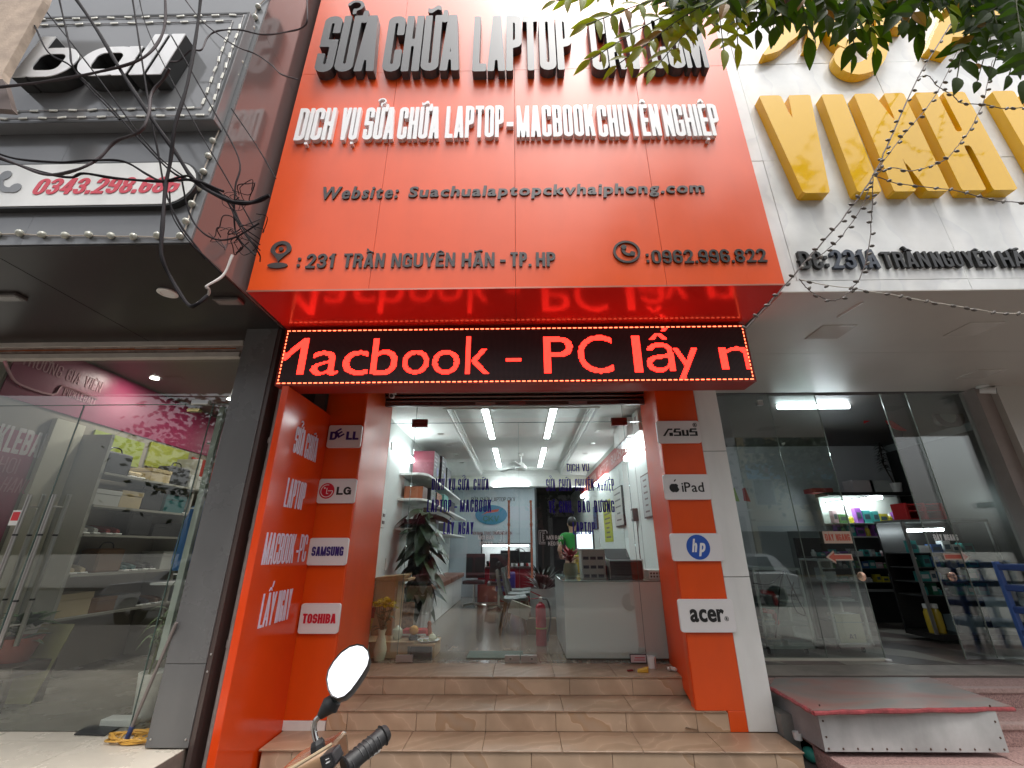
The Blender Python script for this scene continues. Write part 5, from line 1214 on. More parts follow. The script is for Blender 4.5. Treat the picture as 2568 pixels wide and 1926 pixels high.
def tube_lamp(desc, a, b, r_=.022, mt=None, nm='tube_lamp', back=True):
    a, b = V(a), V(b); r = thing(nm, desc, 'lamp', (a + b) / 2)
    B().tube([a, b], r_, 10).build('tube', mt or LT, r)
    d = (b - a).normalized()
    B().bar(a - d * .02 + V((0, 0, r_ + .012)), b + d * .02 + V((0, 0, r_ + .012)), .05, .02).build('fitting', PLASW, r); return r
a, b = at(2000, 994, z=RZ - .05), at(2100, 991, z=RZ - .05)
tube_lamp('bright tube lamp on the ceiling just behind the sliding glass doors', (a.x, 6.0, RZ - .05), (b.x + .5, 6.0, RZ - .05), .03, emis('cool_tube_near', (.85, .97, 1.0), 16))
tube_lamp('tube lamp half hidden by the white strip of the laptop shop', (2.3, 7.4, 3.1), (2.9, 7.4, 3.1))
a, b = at(1920, 1288, y=9.5), at(2005, 1275, y=9.5); tube_lamp('lit tube low behind the left fixed pane of the gold-lettered shop', a, b, .03)
a, b = at(2075, 1266, y=8.2), at(2210, 1247, y=8.2); tube_lamp('lit tube along the top edge of the cosmetics shelves', a, b, .03)
a, b = at(2272, 1331, y=6.5), at(2365, 1328, y=6.5); tube_lamp('short lit tube inside the upper part of the dark glass cabinet', a, b, .018)
p = at(2135, 1003, z=RZ - .02)
r = thing('ceiling_panel_lamp', 'pale cream square lamp panel hanging under the ceiling of the gold-lettered shop', 'lamp', p)
P4 = [at(u, v, y=6.6) for u, v in ((2090, 992), (2162, 991), (2173, 1019), (2097, 1019))]; B().box(P4[0].x, P4[2].x, 6.6, 6.64, P4[2].z, P4[0].z).build('panel', pm('cream_panel', (.55, .43, .27), rough=.5), r, bevel=.003)
# white ceiling fan, air conditioner, clock, red wall fan
p = at(1844, 1035, y=7.5); f = thing('ceiling_fan', 'white ceiling fan behind the left pane of the gold-lettered shop', 'fan', p)
B().lathe([(.07, .30), (.09, .22), (.03, .18), (.015, .16), (.015, 0), (.09, -.03), (.14, -.07), (.12, -.12), (0, -.13)], p, 20, cap=False).build('motor', PLASW, f, smooth=True)
for i in range(3):
    a_ = i * 2.094 + .4; d = V((math.cos(a_), math.sin(a_), 0)); s2 = V((-d.y, d.x, .15)); c = p + V((0, 0, -.09))
    B().obox(c + d * .42, d * .28, s2 * .06, V((0, 0, .004))).build('blade', PLASW, f, bevel=.003)
def box_ac(desc, c, lx, ly, lz):
    r = thing('air_conditioner', desc, 'air conditioner', c)
    B().cbox(c, lx, ly, lz).build('casing', PLASW, r, bevel=.03, segs=3, smooth=True); B().cbox((c[0] - (lx * .28 if lx < ly else 0), c[1] - (0 if lx < ly else ly * .28), c[2] - lz / 2 - .004), lx * .4 if lx < ly else lx * .85, ly * .85 if lx < ly else ly * .4, .012).build('louvre', pm('dark_louvre', (.06, .06, .06), rough=.5), r)
    return r
p = at(2260, 1000, y=7.5); box_ac('beige wall air conditioner in the gold-lettered shop behind the right sliding door', (p.x + .2, 7.4, p.z), .85, .25, .28)
p = at(2366, 1030, y=6.6); ck = thing('wall_clock', 'dark rounded-square wall clock with a pale oval dial', 'clock', p)
Mk = frame((p.x, 6.6, p.z)); outer = rrect(.44, .54, .14, 8); inner = [(x * .68, y * .78) for x, y in rrect(.44, .54, .21, 8)]
ring_prism('clock_frame', outer, inner, Mk, .06, pm('dark_brown_frame', (.05, .03, .025), rough=.25), ck); MB().prism([(x * 1.02, y * 1.02) for x, y in inner], Mk, .02).build('dial', pm('dial', (.34, .35, .29), rough=.5), ck)
MB().prism([(-.004, 0), (.004, 0), (.003, .15), (-.003, .15)], Mk @ Matrix.Translation((0, 0, .021)), .002).prism([(0, -.004), (.1, -.03), (.1, -.024), (0, .004)], Mk @ Matrix.Translation((0, 0, .024)), .002).build('hands', BLACK, ck)
p = at(2206, 1046, y=7.0); rf = thing('wall_fan', 'wall fan with three curved red blades and a dark motor', 'fan', p)
RED = pm('red_plastic', (.55, .012, .015), rough=.3)
B().lathe([(.0, -.09), (.05, -.08), (.085, 0), (.08, .08), (.05, .13), (0, .13)], p, 16, 'y', cap=False).build('motor', PLASB, rf, smooth=True); B().tube([p + V((0, .1, 0)), p + V((.18, .12, -.06)), p + V((.30, .2, -.09))], .03, 8).build('arm', PLASB, rf, smooth=True); B().cbox(p + V((.36, .2, -.14)), .12, .12, .34).build('base', PLASB, rf, bevel=.03, segs=2)
for a0 in (170, 290, 50):
    L, R_ = [], []
    for i in range(8):
        t = i / 7; rr_ = .04 + .34 * t; a_ = math.radians(a0 + 28 * t); w_ = .055 * math.sin(PI * (.15 + .8 * t)) + .008
        d = V((math.cos(a_), 0, math.sin(a_))); n_ = V((-d.z, 0, d.x)); L.append(p + V((0, -.10, 0)) + d * rr_ + n_ * w_ + V((0, .02, 0))); R_.append(p + V((0, -.10, 0)) + d * rr_ - n_ * w_)
    mb = MB(); vs = L + R_ + [q_ + V((0, .006, 0)) for q_ in L + R_]; fs = []
    for i in range(7): fs += [(i, i + 1, 8 + i + 1, 8 + i), (16 + i, 16 + i + 1, 24 + i + 1, 24 + i), (i, i + 1, 17 + i, 16 + i), (8 + i, 9 + i, 25 + i, 24 + i)]
    mb.add(vs, fs).build('blade', RED, rf)
# product shelving
DARKW = pm('dark_cabinet', (.018, .017, .016), rough=.35)
LITB_ = pm('lit_shelf_white', (.5, .52, .48), rough=.5)
def goods(parent_desc, x0, x1, y, zs_, hmax, pal, grp, seed, wmin=.06, wmax=.16, dim=1.0):
    random.seed(seed)
    for k, z in enumerate(zs_):
        x = x0 + .02
        while x < x1 - wmax:
            w_ = random.uniform(wmin, wmax); h2 = random.uniform(.45, .95) * hmax; cn, cc = random.choice(pal); mt = pm('pack_' + cn + str(dim), tuple(c_ * dim for c_ in cc), rough=.4)
            typ = random.random()
            sh_ = ('upper', 'middle', 'lower', 'lowest', 'bottom', 'floor')[k] if len(zs_) > 1 else 'only'
            if typ < .68:
                r = thing('carton', '%s product carton on the %s shelf of %s' % (cn, sh_, parent_desc), 'carton', (x, y, z), '%s cartons, %s shelf, %s' % (cn, sh_, grp))
                B().box(x, x + w_, y, y + .1, z + .001, z + h2).build('carton_body', mt, r); B().box(x + w_ * .15, x + w_ * .85, y - .0015, y - .0003, z + h2 * .3, z + h2 * .7).build('carton_print', pm('print_' + random.choice(['w', 'd']), (.5, .5, .5) if random.random() < .5 else (.05, .08, .1), rough=.5), r)
            else:
                w_ = min(w_, .09); r = thing('bottle', '%s bottle on the %s shelf of %s' % (cn, sh_, parent_desc), 'bottle', (x, y, z), '%s bottles, %s shelf, %s' % (cn, sh_, grp))
                B().lathe([(w_ * .4, 0), (w_ * .42, h2 * .6), (w_ * .2, h2 * .75), (w_ * .18, h2 * .8)], (x + w_ / 2, y + .05, z + .001), 10).build('bottle_body', mt, r, smooth=True); B().lathe([(w_ * .22, h2 * .8), (w_ * .22, h2)], (x + w_ / 2, y + .05, z + .001), 10).build('cap', PLASW, r)
            x += w_ + random.uniform(.008, .04)
PAL = [('white', (.6, .6, .58)), ('yellow', (.6, .5, .04)), ('teal', (.05, .3, .28)), ('violet', (.25, .08, .35)), ('green', (.12, .3, .1)), ('pale pink', (.55, .35, .38)), ('grey', (.28, .28, .28)), ('blue', (.05, .12, .3))]
a, b = at(2078, 1262, y=8.25), at(2260, 1262, y=8.25)
cs = thing('cosmetics_shelves', 'brightly lit cosmetics shelving deep in the gold-lettered shop', 'shelves', (a.x, 8.3, .45))
zl = [at(2150, v, y=8.3).z for v in (1312, 1345)]
B().box(a.x - .05, b.x + .1, 8.42, 8.46, .46, a.z + .12).build('back_board', LITB_, cs)
for z in zl: B().box(a.x - .05, b.x + .1, 8.2, 8.42, z - .02, z).build('shelf', LITB_, cs)
B().box(a.x - .08, b.x + .15, 8.1, 8.45, a.z + .12, a.z + .18).build('top_board', DARKW, cs)
goods('the lit cosmetics shelving', a.x, b.x, 8.24, [z + .0 for z in zl], .28, PAL[:6], 'lit shelving', 21)
zz_ = a.z + .181
for i, (u, c, n_) in enumerate(((2170, (.5, .45, .45), 'pinkish flat carton'), (2215, (.45, .47, .45), 'pale carton'), (2065, (.4, .02, .03), 'red packet'))):
    x = at(u, 1240, y=8.2).x; r = thing('top_carton', n_ + ' lying on top of the lit cosmetics shelving', 'carton', (x, 8.2, zz_)); B().box(x - .22, x + .16, 8.15, 8.4, zz_, zz_ + (.22 if i < 2 else .08)).build('carton_body', pm('topc%d' % i, c, rough=.5), r, bevel=.004)
# bushy dark plant in a white pot on top
p = at(2247, 1222, y=8.15); pp = thing('potted_plant', 'tall narrow dark plant in a white pot on top of the cosmetics shelving', 'plant', p)
B().lathe([(.07, 0), (.10, .16), (.09, .16), (.06, .02)], (p.x, p.y, zz_), 16, cap=False).build('pot', PLASW, pp, smooth=True)
tp_ = at(2205, 1110, y=8.15); B().tube([(p.x, p.y, zz_ + .1), (p.x - .1, p.y, zz_ + .5), tp_], .012, 6).build('stem', pm('dark_stem', (.04, .025, .015), rough=.7), pp)
dl = broad_leaf(.14, .03, pm('near_black_leaf', (.012, .014, .008), rough=.5)); random.seed(2)
for i in range(90):
    t = i / 90; c = V((p.x - .1, p.y, zz_ + .42)).lerp(tp_, t); link('leaf', dl, pp, Matrix.Translation(c) @ Matrix.Rotation(i * 2.4, 4, 'Z') @ Matrix.Rotation(random.uniform(-.5, .3), 4, 'Y'))
# dark cabinets with goods
dk = thing('dark_cabinet', 'long dark cabinet of small packages under the lit cosmetics shelving', 'cabinet', (4.9, 8.0, .45))
c0, c1 = at(2110, 1500, y=7.9), at(2290, 1500, y=7.9)
B().box(c0.x - .4, c1.x + .1, 8.12, 8.18, .45, zl[1] - .03).build('back_board', DARKW, dk)
zs4 = [at(2200, v, y=7.9).z for v in (1395, 1425, 1460, 1480)]
for z in zs4: B().box(c0.x - .4, c1.x + .1, 7.85, 8.12, z - .015, z).build('shelf', pm('dark_shelf', (.05, .05, .05), rough=.4), dk)
goods('the long dark cabinet', c0.x - .3, c1.x, 7.92, zs4[:3], .13, PAL, 'dark cabinet', 5, dim=.9)
B().box(c0.x - .42, c1.x + .12, 7.83, 7.86, zs4[3] - .02, zs4[3] + .02).build('counter_edge', pm('steel_edge', (.2, .2, .2), rough=.4), dk)
# glass cabinet right (with tube), goods in rows
g0, g1 = at(2262, 1320, y=6.4), at(2480, 1320, y=6.4)
gc = thing('glass_cabinet', 'tall dark glass cabinet with rows of cartons behind the right sliding door', 'cabinet', (g0.x, 6.4, .45))
B().box(g0.x, g1.x, 6.85, 6.88, .5, g0.z + .06).build('back_board', DARKW, gc); B().box(g0.x, g1.x, 6.38, 6.88, g0.z + .06, g0.z + .09).build('cabinet_top', pm('grey_top', (.16, .17, .16), rough=.3), gc)
zg = [at(2350, v, y=6.5).z for v in (1386, 1422, 1458, 1492, 1590)]
for z in zg[:4]: B().box(g0.x + .02, g1.x - .02, 6.42, 6.84, z - .012, z).build('shelf', MT['dark_shelf'], gc)
B().box(g0.x, g1.x, 6.38, 6.88, .50, .56).build('cabinet_base', DARKW, gc)
for x in (g0.x, g1.x - .03): B().box(x, x + .03, 6.38, 6.41, .56, g0.z + .06).build('post', STEEL, gc)
goods('the tall dark glass cabinet', g0.x + .1, g1.x - .1, 6.5, zg[:4], .17, [PAL[0], PAL[2], PAL[6], PAL[7], ('dark green', (.02, .16, .09))], 'glass cabinet', 8, .07, .15, .95)
for u in (2352, 2372):
    p = at(u, 1590, y=6.45); r = thing('oil_bottle', 'tall yellow bottle, white cap, %s of two low in glass cabinet' % ('left' if u < 2360 else 'right'), 'bottle', (p.x, 6.5, .561), 'yellow bottles low in the glass cabinet')
    B().lathe([(.05, 0), (.052, .24), (.03, .29)], (p.x, 6.5, .562), 14).build('bottle_body', pm('yellow_oil', (.5, .36, .03), rough=.15), r, smooth=True); B().lathe([(.04, .29), (.04, .34)], (p.x, 6.5, .562), 14).build('cap', PLASW, r)
for i, z in enumerate((1,)):
    p = at(2440, 1600, y=6.5); r = thing('carton', 'pale blue-grey carton at the bottom right of the glass cabinet', 'carton', (p.x, 6.5, .562)); B().box(p.x - .12, p.x + .2, 6.5, 6.7, .562, .76).build('carton_body', pm('bluegrey', (.2, .26, .27), rough=.5), r)
# red rack on top of the glass cabinet
a, b = at(2262, 1262, y=6.6), at(2365, 1300, y=6.6); zt_ = g0.z + .091
rk = thing('red_rack', 'bright red plastic rack standing on the tall dark glass cabinet', 'rack', (a.x, 6.6, zt_))
for x in (a.x, (a.x + b.x) / 2, b.x): B().box(x - .02, x + .02, 6.55, 6.8, zt_, a.z).build('rack_side', RED, rk, bevel=.004)
for z in (zt_, (zt_ + a.z) / 2, a.z - .03): B().box(a.x + .021, (a.x + b.x) / 2 - .021, 6.56, 6.79, z, z + .02).build('rack_shelf', RED, rk); B().box((a.x + b.x) / 2 + .021, b.x - .021, 6.56, 6.79, z, z + .02).build('rack_shelf', RED, rk)
B().box(a.x, b.x, 6.8, 6.81, zt_, a.z - .04).build('rack_back', pm('deep_red', (.25, .01, .012), rough=.4), rk)
# two glass showcases right behind the pane
def showcase(desc, u0, v0, u1, v1, y, d=.38, lab=None):
    a, b = at(u0, v0, y=y), at(u1, v1, y=y); z1_ = a.z; r = thing('showcase', desc, 'showcase', (a.x, y, .45))
    x0, x1 = a.x, b.x
    AL = pm('aluminium_frame', (.42, .43, .40), rough=.35)
    for x in (x0, x1 - .025):
        for yy_ in (y, y + d): B().box(x, x + .025, yy_, yy_ + .025, .52, z1_).build('frame_post', AL, r)
    for z in (.52, z1_): B().box(x0, x1, y, y + d + .025, z, z + .028).build('frame_plate', AL if z < 1 else pm('clear_top', (.4, .43, .42), rough=.1), r)
    n_ = 4; zs_ = [.55 + (z1_ - .55) * i / n_ for i in range(n_)]
    for z in zs_[1:]: B().box(x0 + .026, x1 - .026, y + .026, y + d, z - .006, z).build('glass_shelf', pm('green_glass_shelf', (.22, .27, .26), rough=.1), r)
    for yy_ in (y - .006,): B().box(x0 + .002, x1 - .002, yy_, yy_ + .005, .56, z1_ - .01).build('glass_pane', GLASS, r)
    B().box(x0 + .026, x1 - .026, y + d + .002, y + d + .02, .55, z1_ - .001).build('back_board', pm('showcase_back', (.2, .2, .19), rough=.6), r)
    for x in (x0 + .05, x1 - .08): B().lathe([(.03, 0), (.03, .02)], (x, y + .1, .475), 12, 'x').build('castor', PLASB, r)
    return x0, x1, y, zs_, r
x0, x1, y, zs_, r_ = showcase('metal-framed glass showcase of books and red tools nearest the white strip', 1888, 1430, 2006, 1430, 5.75)
random.seed(9)
def stack(x, y, z, n, desc, w_=.2, cols=((.45, .45, .42), (.3, .32, .33), (.5, .47, .4))):
    zz2 = z + .001
    for i in range(n):
        h2 = random.uniform(.012, .03); r = thing('book', desc, 'book', (x, y, zz2), desc); dx = random.uniform(-.01, .01)
        B().box(x + dx, x + w_ + dx, y, y + .2, zz2, zz2 + h2).build('book_block', pm('book%d' % (i % 3), cols[i % 3], rough=.6), r); zz2 += h2 + .001
stack(x0 + .35, y + .06, zs_[2], 3, 'pale flat book stacked on the upper glass shelf of the left showcase'); stack(x0 + .06, y + .06, zs_[1], 3, 'thin book stacked at the left of the middle shelf of the left showcase', .12)
stack(x0 + .05, y + .06, zs_[0], 4, 'thin book stacked at the bottom left of the left showcase', .16); stack(x0 + .28, y + .06, zs_[0], 2, 'wide pale binder lying at the bottom of the left showcase', .3)
for i, (xx, z) in enumerate(((x0 + .2, zs_[2]), (x0 + .16, zs_[1]))):
    r = thing('glue_gun', ['red plastic tool standing on the upper shelf of the left showcase', 'red plastic tool lying on the middle shelf of the left showcase'][i], 'tool', (xx, y, z))
    B().bar((xx - .1, y + .1, z + .16), (xx + .05, y + .1, z + .13), .05, .05).build('barrel', RED, r, bevel=.01); B().bar((xx + .04, y + .1, z + .13), (xx + .06, y + .1, z + .004), .05, .05).build('grip', RED, r, bevel=.01)
x0, x1, y, zs_, r_ = showcase('narrow glass showcase with a cream sign card at its foot, behind the sliding door', 2052, 1407, 2137, 1408, 5.85)
stack(x0 + .12, y + .06, zs_[1], 4, 'flat document stacked on the lower shelf of the narrow showcase', .26); stack(x0 + .1, y + .06, zs_[2], 1, 'flat tray on the middle shelf of the narrow showcase', .26, ((.35, .02, .03),) * 3)
r = thing('tool_case', 'dark red case on the middle shelf of the narrow showcase', 'case', (x0 + .2, y, zs_[2])); B().box(x0 + .14, x0 + .38, y + .1, y + .3, zs_[2] + .04, zs_[2] + .19).build('case_body', pm('dark_red_case', (.12, .01, .012), rough=.4), r, bevel=.01)
r = thing('gauge_box', 'white and grey box on the top shelf of the narrow showcase', 'box', (x0 + .1, y, zs_[3])); B().box(x0 + .08, x0 + .25, y + .1, y + .25, zs_[3] + .001, zs_[3] + .14).build('box_body', pm('white_grey_box', (.4, .42, .44), rough=.4), r, bevel=.006); B().box(x0 + .08, x0 + .25, y + .099, y + .0995, zs_[3] + .10, zs_[3] + .13).build('box_band', PLASB, r)
cd_ = thing('sign_card', 'cream card with dark lettering leaning low inside the narrow showcase', 'sign', (x0 + .2, y, .56)); B().box(x0 + .06, x0 + .36, y + .03, y + .034, .56, .86).build('card', pm('cream_card', (.42, .39, .25), rough=.7), cd_)
ctext(cd_, 'A1', (x0 + .17, y + .029, .60), (x0 + .25, y + .029, .60), .05, .001, BLACK, stem=.2, bar=.16)
# hanging black cables in the left showcase
for i, pts in enumerate(([(1965, 1432), (1955, 1480), (1952, 1530), (1945, 1600)], [(1968, 1432), (2000, 1500), (2020, 1540), (2000, 1535), (1985, 1500), (1990, 1460)], [(1960, 1440), (1930, 1465), (1888, 1462)])):
    r = thing('hanging_cable', ['black cable hanging straight down in the left showcase', 'black cable looping at the right of the left showcase', 'thin black cable sagging from the left showcase towards the white strip'][i], 'cable', at(*pts[0], y=5.72)); B().tube(smooth_pts([at(u, v, y=5.72) for u, v in pts], 5), .006, 6).build('cable_run', CABLE, r)
# blue plastic rack at the right edge
y_ = 5.32; bl_ = pm('blue_plastic', (.06, .14, .42), rough=.4)
r = thing('blue_rack', 'blue plastic shelf rack in front of the right end of the glass', 'rack', at(2520, 1650, y=y_))
zT = at(2490, 1408, y=y_).z; xL = at(2484, 1408, y=y_).x
B().box(xL, xL + .05, y_ - .05, y_, .451, zT).build('post', bl_, r, bevel=.006); B().box(xL + .62, xL + .67, y_ - .05, y_, .451, zT).build('post', bl_, r, bevel=.006)
B().box(xL, xL + .05, y_ - .4, y_ - .35, .451, zT).build('post', bl_, r, bevel=.006); B().box(xL + .62, xL + .67, y_ - .4, y_ - .35, .451, zT).build('post', bl_, r, bevel=.006)
for v in (1412, 1463, 1518, 1575): z = at(2520, v, y=y_).z; B().box(xL + .004, xL + .666, y_ - .39, y_ - .01, z - .07, z - .005).build('shelf_tray', pm('blue_plastic_dim', (.045, .09, .28), rough=.4), r, bevel=.01)
# hanging bags behind the left pane
for u, v, c, nm in ((1843, 1235, (.25, .42, .08), 'light green'), (1870, 1235, (.6, .06, .1), 'pinkish red')):
    p = at(u, v, y=5.6); r = thing('hanging_bag', nm + ' cloth hanging behind the glass beside the white strip', 'cloth', p); B().hexa([p + V(q_) for q_ in ((-.03, 0, -.10), (.04, 0, -.11), (.04, .02, -.11), (-.03, .02, -.10), (-.025, 0, .05), (.005, 0, .06), (.005, .02, .06), (-.025, .02, .05))]).build('cloth_sheet', pm('cloth_' + nm, c, rough=.7), r)
# ================================================================ inside of the laptop shop
room = thing('laptop_shop_room', 'white inside of the laptop shop with coffered ceiling and rows of tube lamps', 'room', (0, 9, .45))
B().box(-1.9, 1.75, 5.41, 12.2, .40, .449).build('wood_floor', ramp_mat('brown_floor', [(0, (.13, .095, .07)), (.5, (.19, .145, .11)), (1, (.24, .19, .15))], scale=5, rough=.22, stretch=(6, .6, 1), dist=.5), room)
WI = pm('inside_wall', (.62, .66, .64), rough=.65, ns=2, na=.03)
B().box(-1.899, -1.885, 5.45, 12.2, .45, 3.4).build('wall_lining', WI, room); B().box(1.735, 1.749, 5.52, 15, .45, 3.4).build('wall_lining', WI, room)
XA, XB, Y0, Y1 = -1.0, 1.05, 5.62, 11.35
c_ = B(); c_.box(-1.9, XA, 5.45, 12.2, 3.40, 3.44).box(XB, 1.75, 5.45, 12.2, 3.40, 3.44).box(XA + .0005, XB - .0005, 5.45, Y0, 3.40, 3.44).box(XA + .0005, XB - .0005, Y1, 12.2, 3.40, 3.44)
tagp(c_.build('ceiling_border', CEIL, room)); B().box(XA - .1, XB + .1, Y0 - .1, Y1 + .1, 3.52, 3.55).build('coffer', CEIL, room)
for k, (o_, z0, z1_) in enumerate(((.0, 3.441, 3.519), (.05, 3.46, 3.48), (-.035, 3.385, 3.399))):
    x0, x1, ya, yb_ = XA + o_, XB - o_, Y0 + o_, Y1 - o_
    m_ = B(); m_.box(x0 - .012, x0 + .012, ya, yb_, z0, z1_).box(x1 - .012, x1 + .012, ya, yb_, z0, z1_).box(x0 + .0125, x1 - .0125, ya, ya + .02, z0, z1_).box(x0 + .0125, x1 - .0125, yb_ - .02, yb_, z0, z1_); m_.build('coffer_moulding', CEIL, room)
B().box(-1.884, 1.734, 11.4, 11.7, 3.12, 3.399).build('beam', CEIL, room)
B().box(-1.884, .40, 12.2, 12.3, .45, 3.4).build('back_wall', pm('bluish_back_wall', (.42, .48, .52), rough=.6), room)
B().box(.40, 1.735, 15, 15.1, .45, 3.4).build('dark_back_wall', pm('dark_back', (.05, .045, .05), rough=.7), room); B().box(.40, .46, 12.3, 15, .45, 3.4).build('passage_wall', pm('dark_back2', (.08, .08, .085), rough=.7), room)
B().box(.4, 1.735, 12.2, 15, 3.30, 3.4).build('passage_ceiling', MT['dark_back'], room)
tube_n = ['nearest', 'second', 'third', 'farthest']
for s_, nm in ((-1, 'left'), (1, 'right')):
    for i, (ya, yb_) in enumerate(((5.75, 6.95), (7.0, 7.75), (8.6, 9.75), (9.8, 10.75))):
        x = .50 * s_ if s_ > 0 else -.50
        p = V((x, (ya + yb_) / 2, 3.50)); r = thing('ceiling_light', '%s lit panel in the %s ceiling row of the laptop shop' % (tube_n[i], nm), 'lamp', p, 'ceiling light panels of the laptop shop')
        B().box(x - .045, x + .045, ya, yb_, 3.492, 3.50).build('diffuser', TUBE, r); B().box(x - .055, x + .055, ya - .01, yb_ + .01, 3.501, 3.519).build('casing', PLASW, r)
def wall_tube(desc, x, ya, yb_, z, side):
    r = thing('wall_light', desc, 'lamp', (x, (ya + yb_) / 2, z)); s_ = -1 if side == 'l' else 1
    B().box(x - .03, x + .03, ya, yb_, z - .035, z + .035).build('tube', TUBE, r, bevel=.01); B().box(x + s_ * .031, x + s_ * .05, ya - .02, yb_ + .02, z - .05, z + .05).build('casing', PLASW, r)
wall_tube('slanting-looking lit tube on the left wall of the laptop shop above the shelves', -1.835, 6.2, 7.35, 3.02, 'l')
wall_tube('lit tube on the right wall nearest the door, under the air conditioner', 1.685, 5.85, 6.85, 2.93, 'r')
wall_tube('lit tube on the right wall behind the blue words, middle one', 1.685, 8.45, 9.75, 2.92, 'r'); wall_tube('lit tube farthest along the right wall of the laptop shop', 1.685, 11.2, 12.1, 2.92, 'r')
a, b = at(1236, 1219, y=11.3), at(1326, 1217, y=11.3); r = thing('hanging_light', 'horizontal lit tube hanging at the back of the laptop shop', 'lamp', (a + b) / 2)
B().tube([a, b], .02, 10).build('tube', TUBE, r); B().tube([(a + b) / 2 + V((0, 0, .02)), (a + b) / 2 + V((0, 0, .35))], .006, 6).build('hanger', PLASW, r)
for i, (u, v) in enumerate(((1105, 1088), (1127, 1117), (1143, 1141), (1158, 1160), (1499, 1081), (1467, 1137), (1485, 1112))):
    p = at(u, v, z=3.399); r = thing('downlight', 'unlit round recessed downlight, %s' % ['first from the glass left of the coffer', 'second left of the coffer', 'third left of the coffer', 'fourth left of the coffer', 'first right of the coffer', 'farthest right of the coffer', 'second right of the coffer'][i], 'lamp', p)
    B().lathe([(.055, 0), (.055, -.006), (.04, -.008), (.038, -.002), (0, -.002)], p, 18, cap=False).build('lamp_ring', STEEL, r)
# fan
p = at(1307, 1172, y=9.2); p.z = max(p.z, 2.9); f = thing('ceiling_fan', 'white ceiling fan in the middle of the laptop shop ceiling', 'fan', p)
B().lathe([(.05, 3.519 - p.z), (.05, 3.46 - p.z), (.014, 3.45 - p.z), (.014, .1), (.05, .09), (.11, .02), (.13, -.03), (.10, -.07), (0, -.08)], p, 20, cap=False).build('motor', PLASW, f, smooth=True)
for i in range(3):
    a_ = i * 2.094 + .25; d = V((math.cos(a_), math.sin(a_), 0)); B().obox(p + d * .40, d * .27, V((-d.y, d.x, .12)) * .055, V((0, 0, .004))).build('blade', PLASW, f)
# ---- right wall things
box_ac('white air conditioner high on the right wall above the red banner strip', (1.62, 6.35, 3.22), .22, .85, .28)
r = thing('junction_box', 'pale square box high on the right wall beside the door', 'box', (1.70, 5.75, 3.25)); B().box(1.60, 1.734, 5.62, 5.9, 3.08, 3.38).build('box_cover', PLASW, r, bevel=.008); B().box(1.594, 1.5995, 5.7, 5.78, 3.2, 3.3).build('label', pm('mid_grey', (.25, .25, .25)), r)
RB = pm('red_banner', (.36, .05, .045), rough=.45)
bn = thing('wall_banner', 'long faded red banner strip with white lettering along the right wall', 'banner', (1.73, 9, 3.1)); B().box(1.722, 1.733, 6.9, 12.6, 2.98, 3.30).build('banner_strip', RB, bn)
for y, s in ((7.0, 'SUA CHUA'), (8.4, 'LAPTOP'), (9.8, 'MACBOOK')): ctext(bn, s, (1.7215, y + 1.1, 3.06), (1.7215, y, 3.06), .16, .002, pm('faded_white', (.55, .42, .4), rough=.6), stem=.14, bar=.12)
def poster(desc, ya, yb_, z0, z1_, c, bars, frame_=True, name='framed_poster'):
    r = thing(name, desc, 'poster', (1.72, (ya + yb_) / 2, z0))
    if frame_: B().box(1.70, 1.734, ya, yb_, z0, z1_).build('frame', PLASB, r); B().box(1.6985, 1.6997, ya + .02, yb_ - .02, z0 + .02, z1_ - .02).build('sheet', pm('sheet' + desc[:9], c, rough=.35), r)
    else: B().box(1.728, 1.734, ya, yb_, z0, z1_).build('sheet', pm('sheet' + desc[:9], c, rough=.5), r)
    x = 1.6975 if frame_ else 1.727
    mb = B(); h_ = z1_ - z0
    for i in range(bars):
        zc_ = z1_ - h_ * (i + 1) / (bars + 1.); w_ = random.uniform(.3, .75) * (yb_ - ya) * .5; mb.box(x - .0008, x - .0001, (ya + yb_) / 2 - w_, (ya + yb_) / 2 + w_, zc_ - h_ * .02, zc_ + h_ * .02)
    tagp(mb.build('print_lines', pm('line_print', (.16, .14, .15), rough=.6), r), kind='stuff'); return r
random.seed(4)
p = at(1617, 1200, x=1.70); p2 = at(1546, 1210, x=1.70); p3 = at(1492, 1265, x=1.70); p4 = at(1520, 1290, x=1.70)
poster('grey framed poster nearest the door on the right wall', p.y - .18, p.y + .22, 1.98, 2.55, (.42, .45, .45), 6); poster('pale framed poster with pinkish blocks, second from the door', p2.y - .3, p2.y + .35, 1.95, 2.60, (.50, .50, .46), 5)
poster('narrow blue framed picture on the right wall behind the yellow poster', p3.y - .1, p3.y + .35, 2.0, 2.5, (.06, .12, .25), 3); poster('yellow-green paper poster on the right wall under the blue words', p4.y - .35, p4.y + .45, 1.72, 2.5, (.42, .45, .04), 8, False, 'paper_poster')
r = thing('intercom', 'small dark intercom on the right wall beside the door', 'intercom', (1.70, 6.1, 2.0)); p = at(1592, 1293, x=1.70); B().box(1.66, 1.734, p.y - .07, p.y + .07, p.z - .08, p.z + .1).build('body', pm('dark_grey_plastic', (.08, .08, .08), rough=.4), r, bevel=.006); B().box(1.655, 1.6595, p.y - .04, p.y + .02, p.z - .05, p.z + .07).build('face', PLASW, r)
B().tube([(1.72, p.y, p.z - .08), (1.72, p.y + .02, 1.3)], .006, 6).build('wire', PLASB, r)
for i, (u, v) in enumerate(((1503, 1354), (1507, 1382))):
    p = at(u, v, x=1.728); r = thing('paper_note', ['white paper note on the right wall, upper of the two', 'white paper note on the right wall, lower of the two'][i], 'note', p); B().box(1.729, 1.7345, p.y - .12, p.y + .12, p.z - .1, p.z + .08).build('sheet', PLASW, r)
for y in (6.5, 7.6): B().box(1.73, 1.7345, y, y + .01, .45, 2.9).build('wall_joint', pm('joint', (.35, .37, .36)), room)
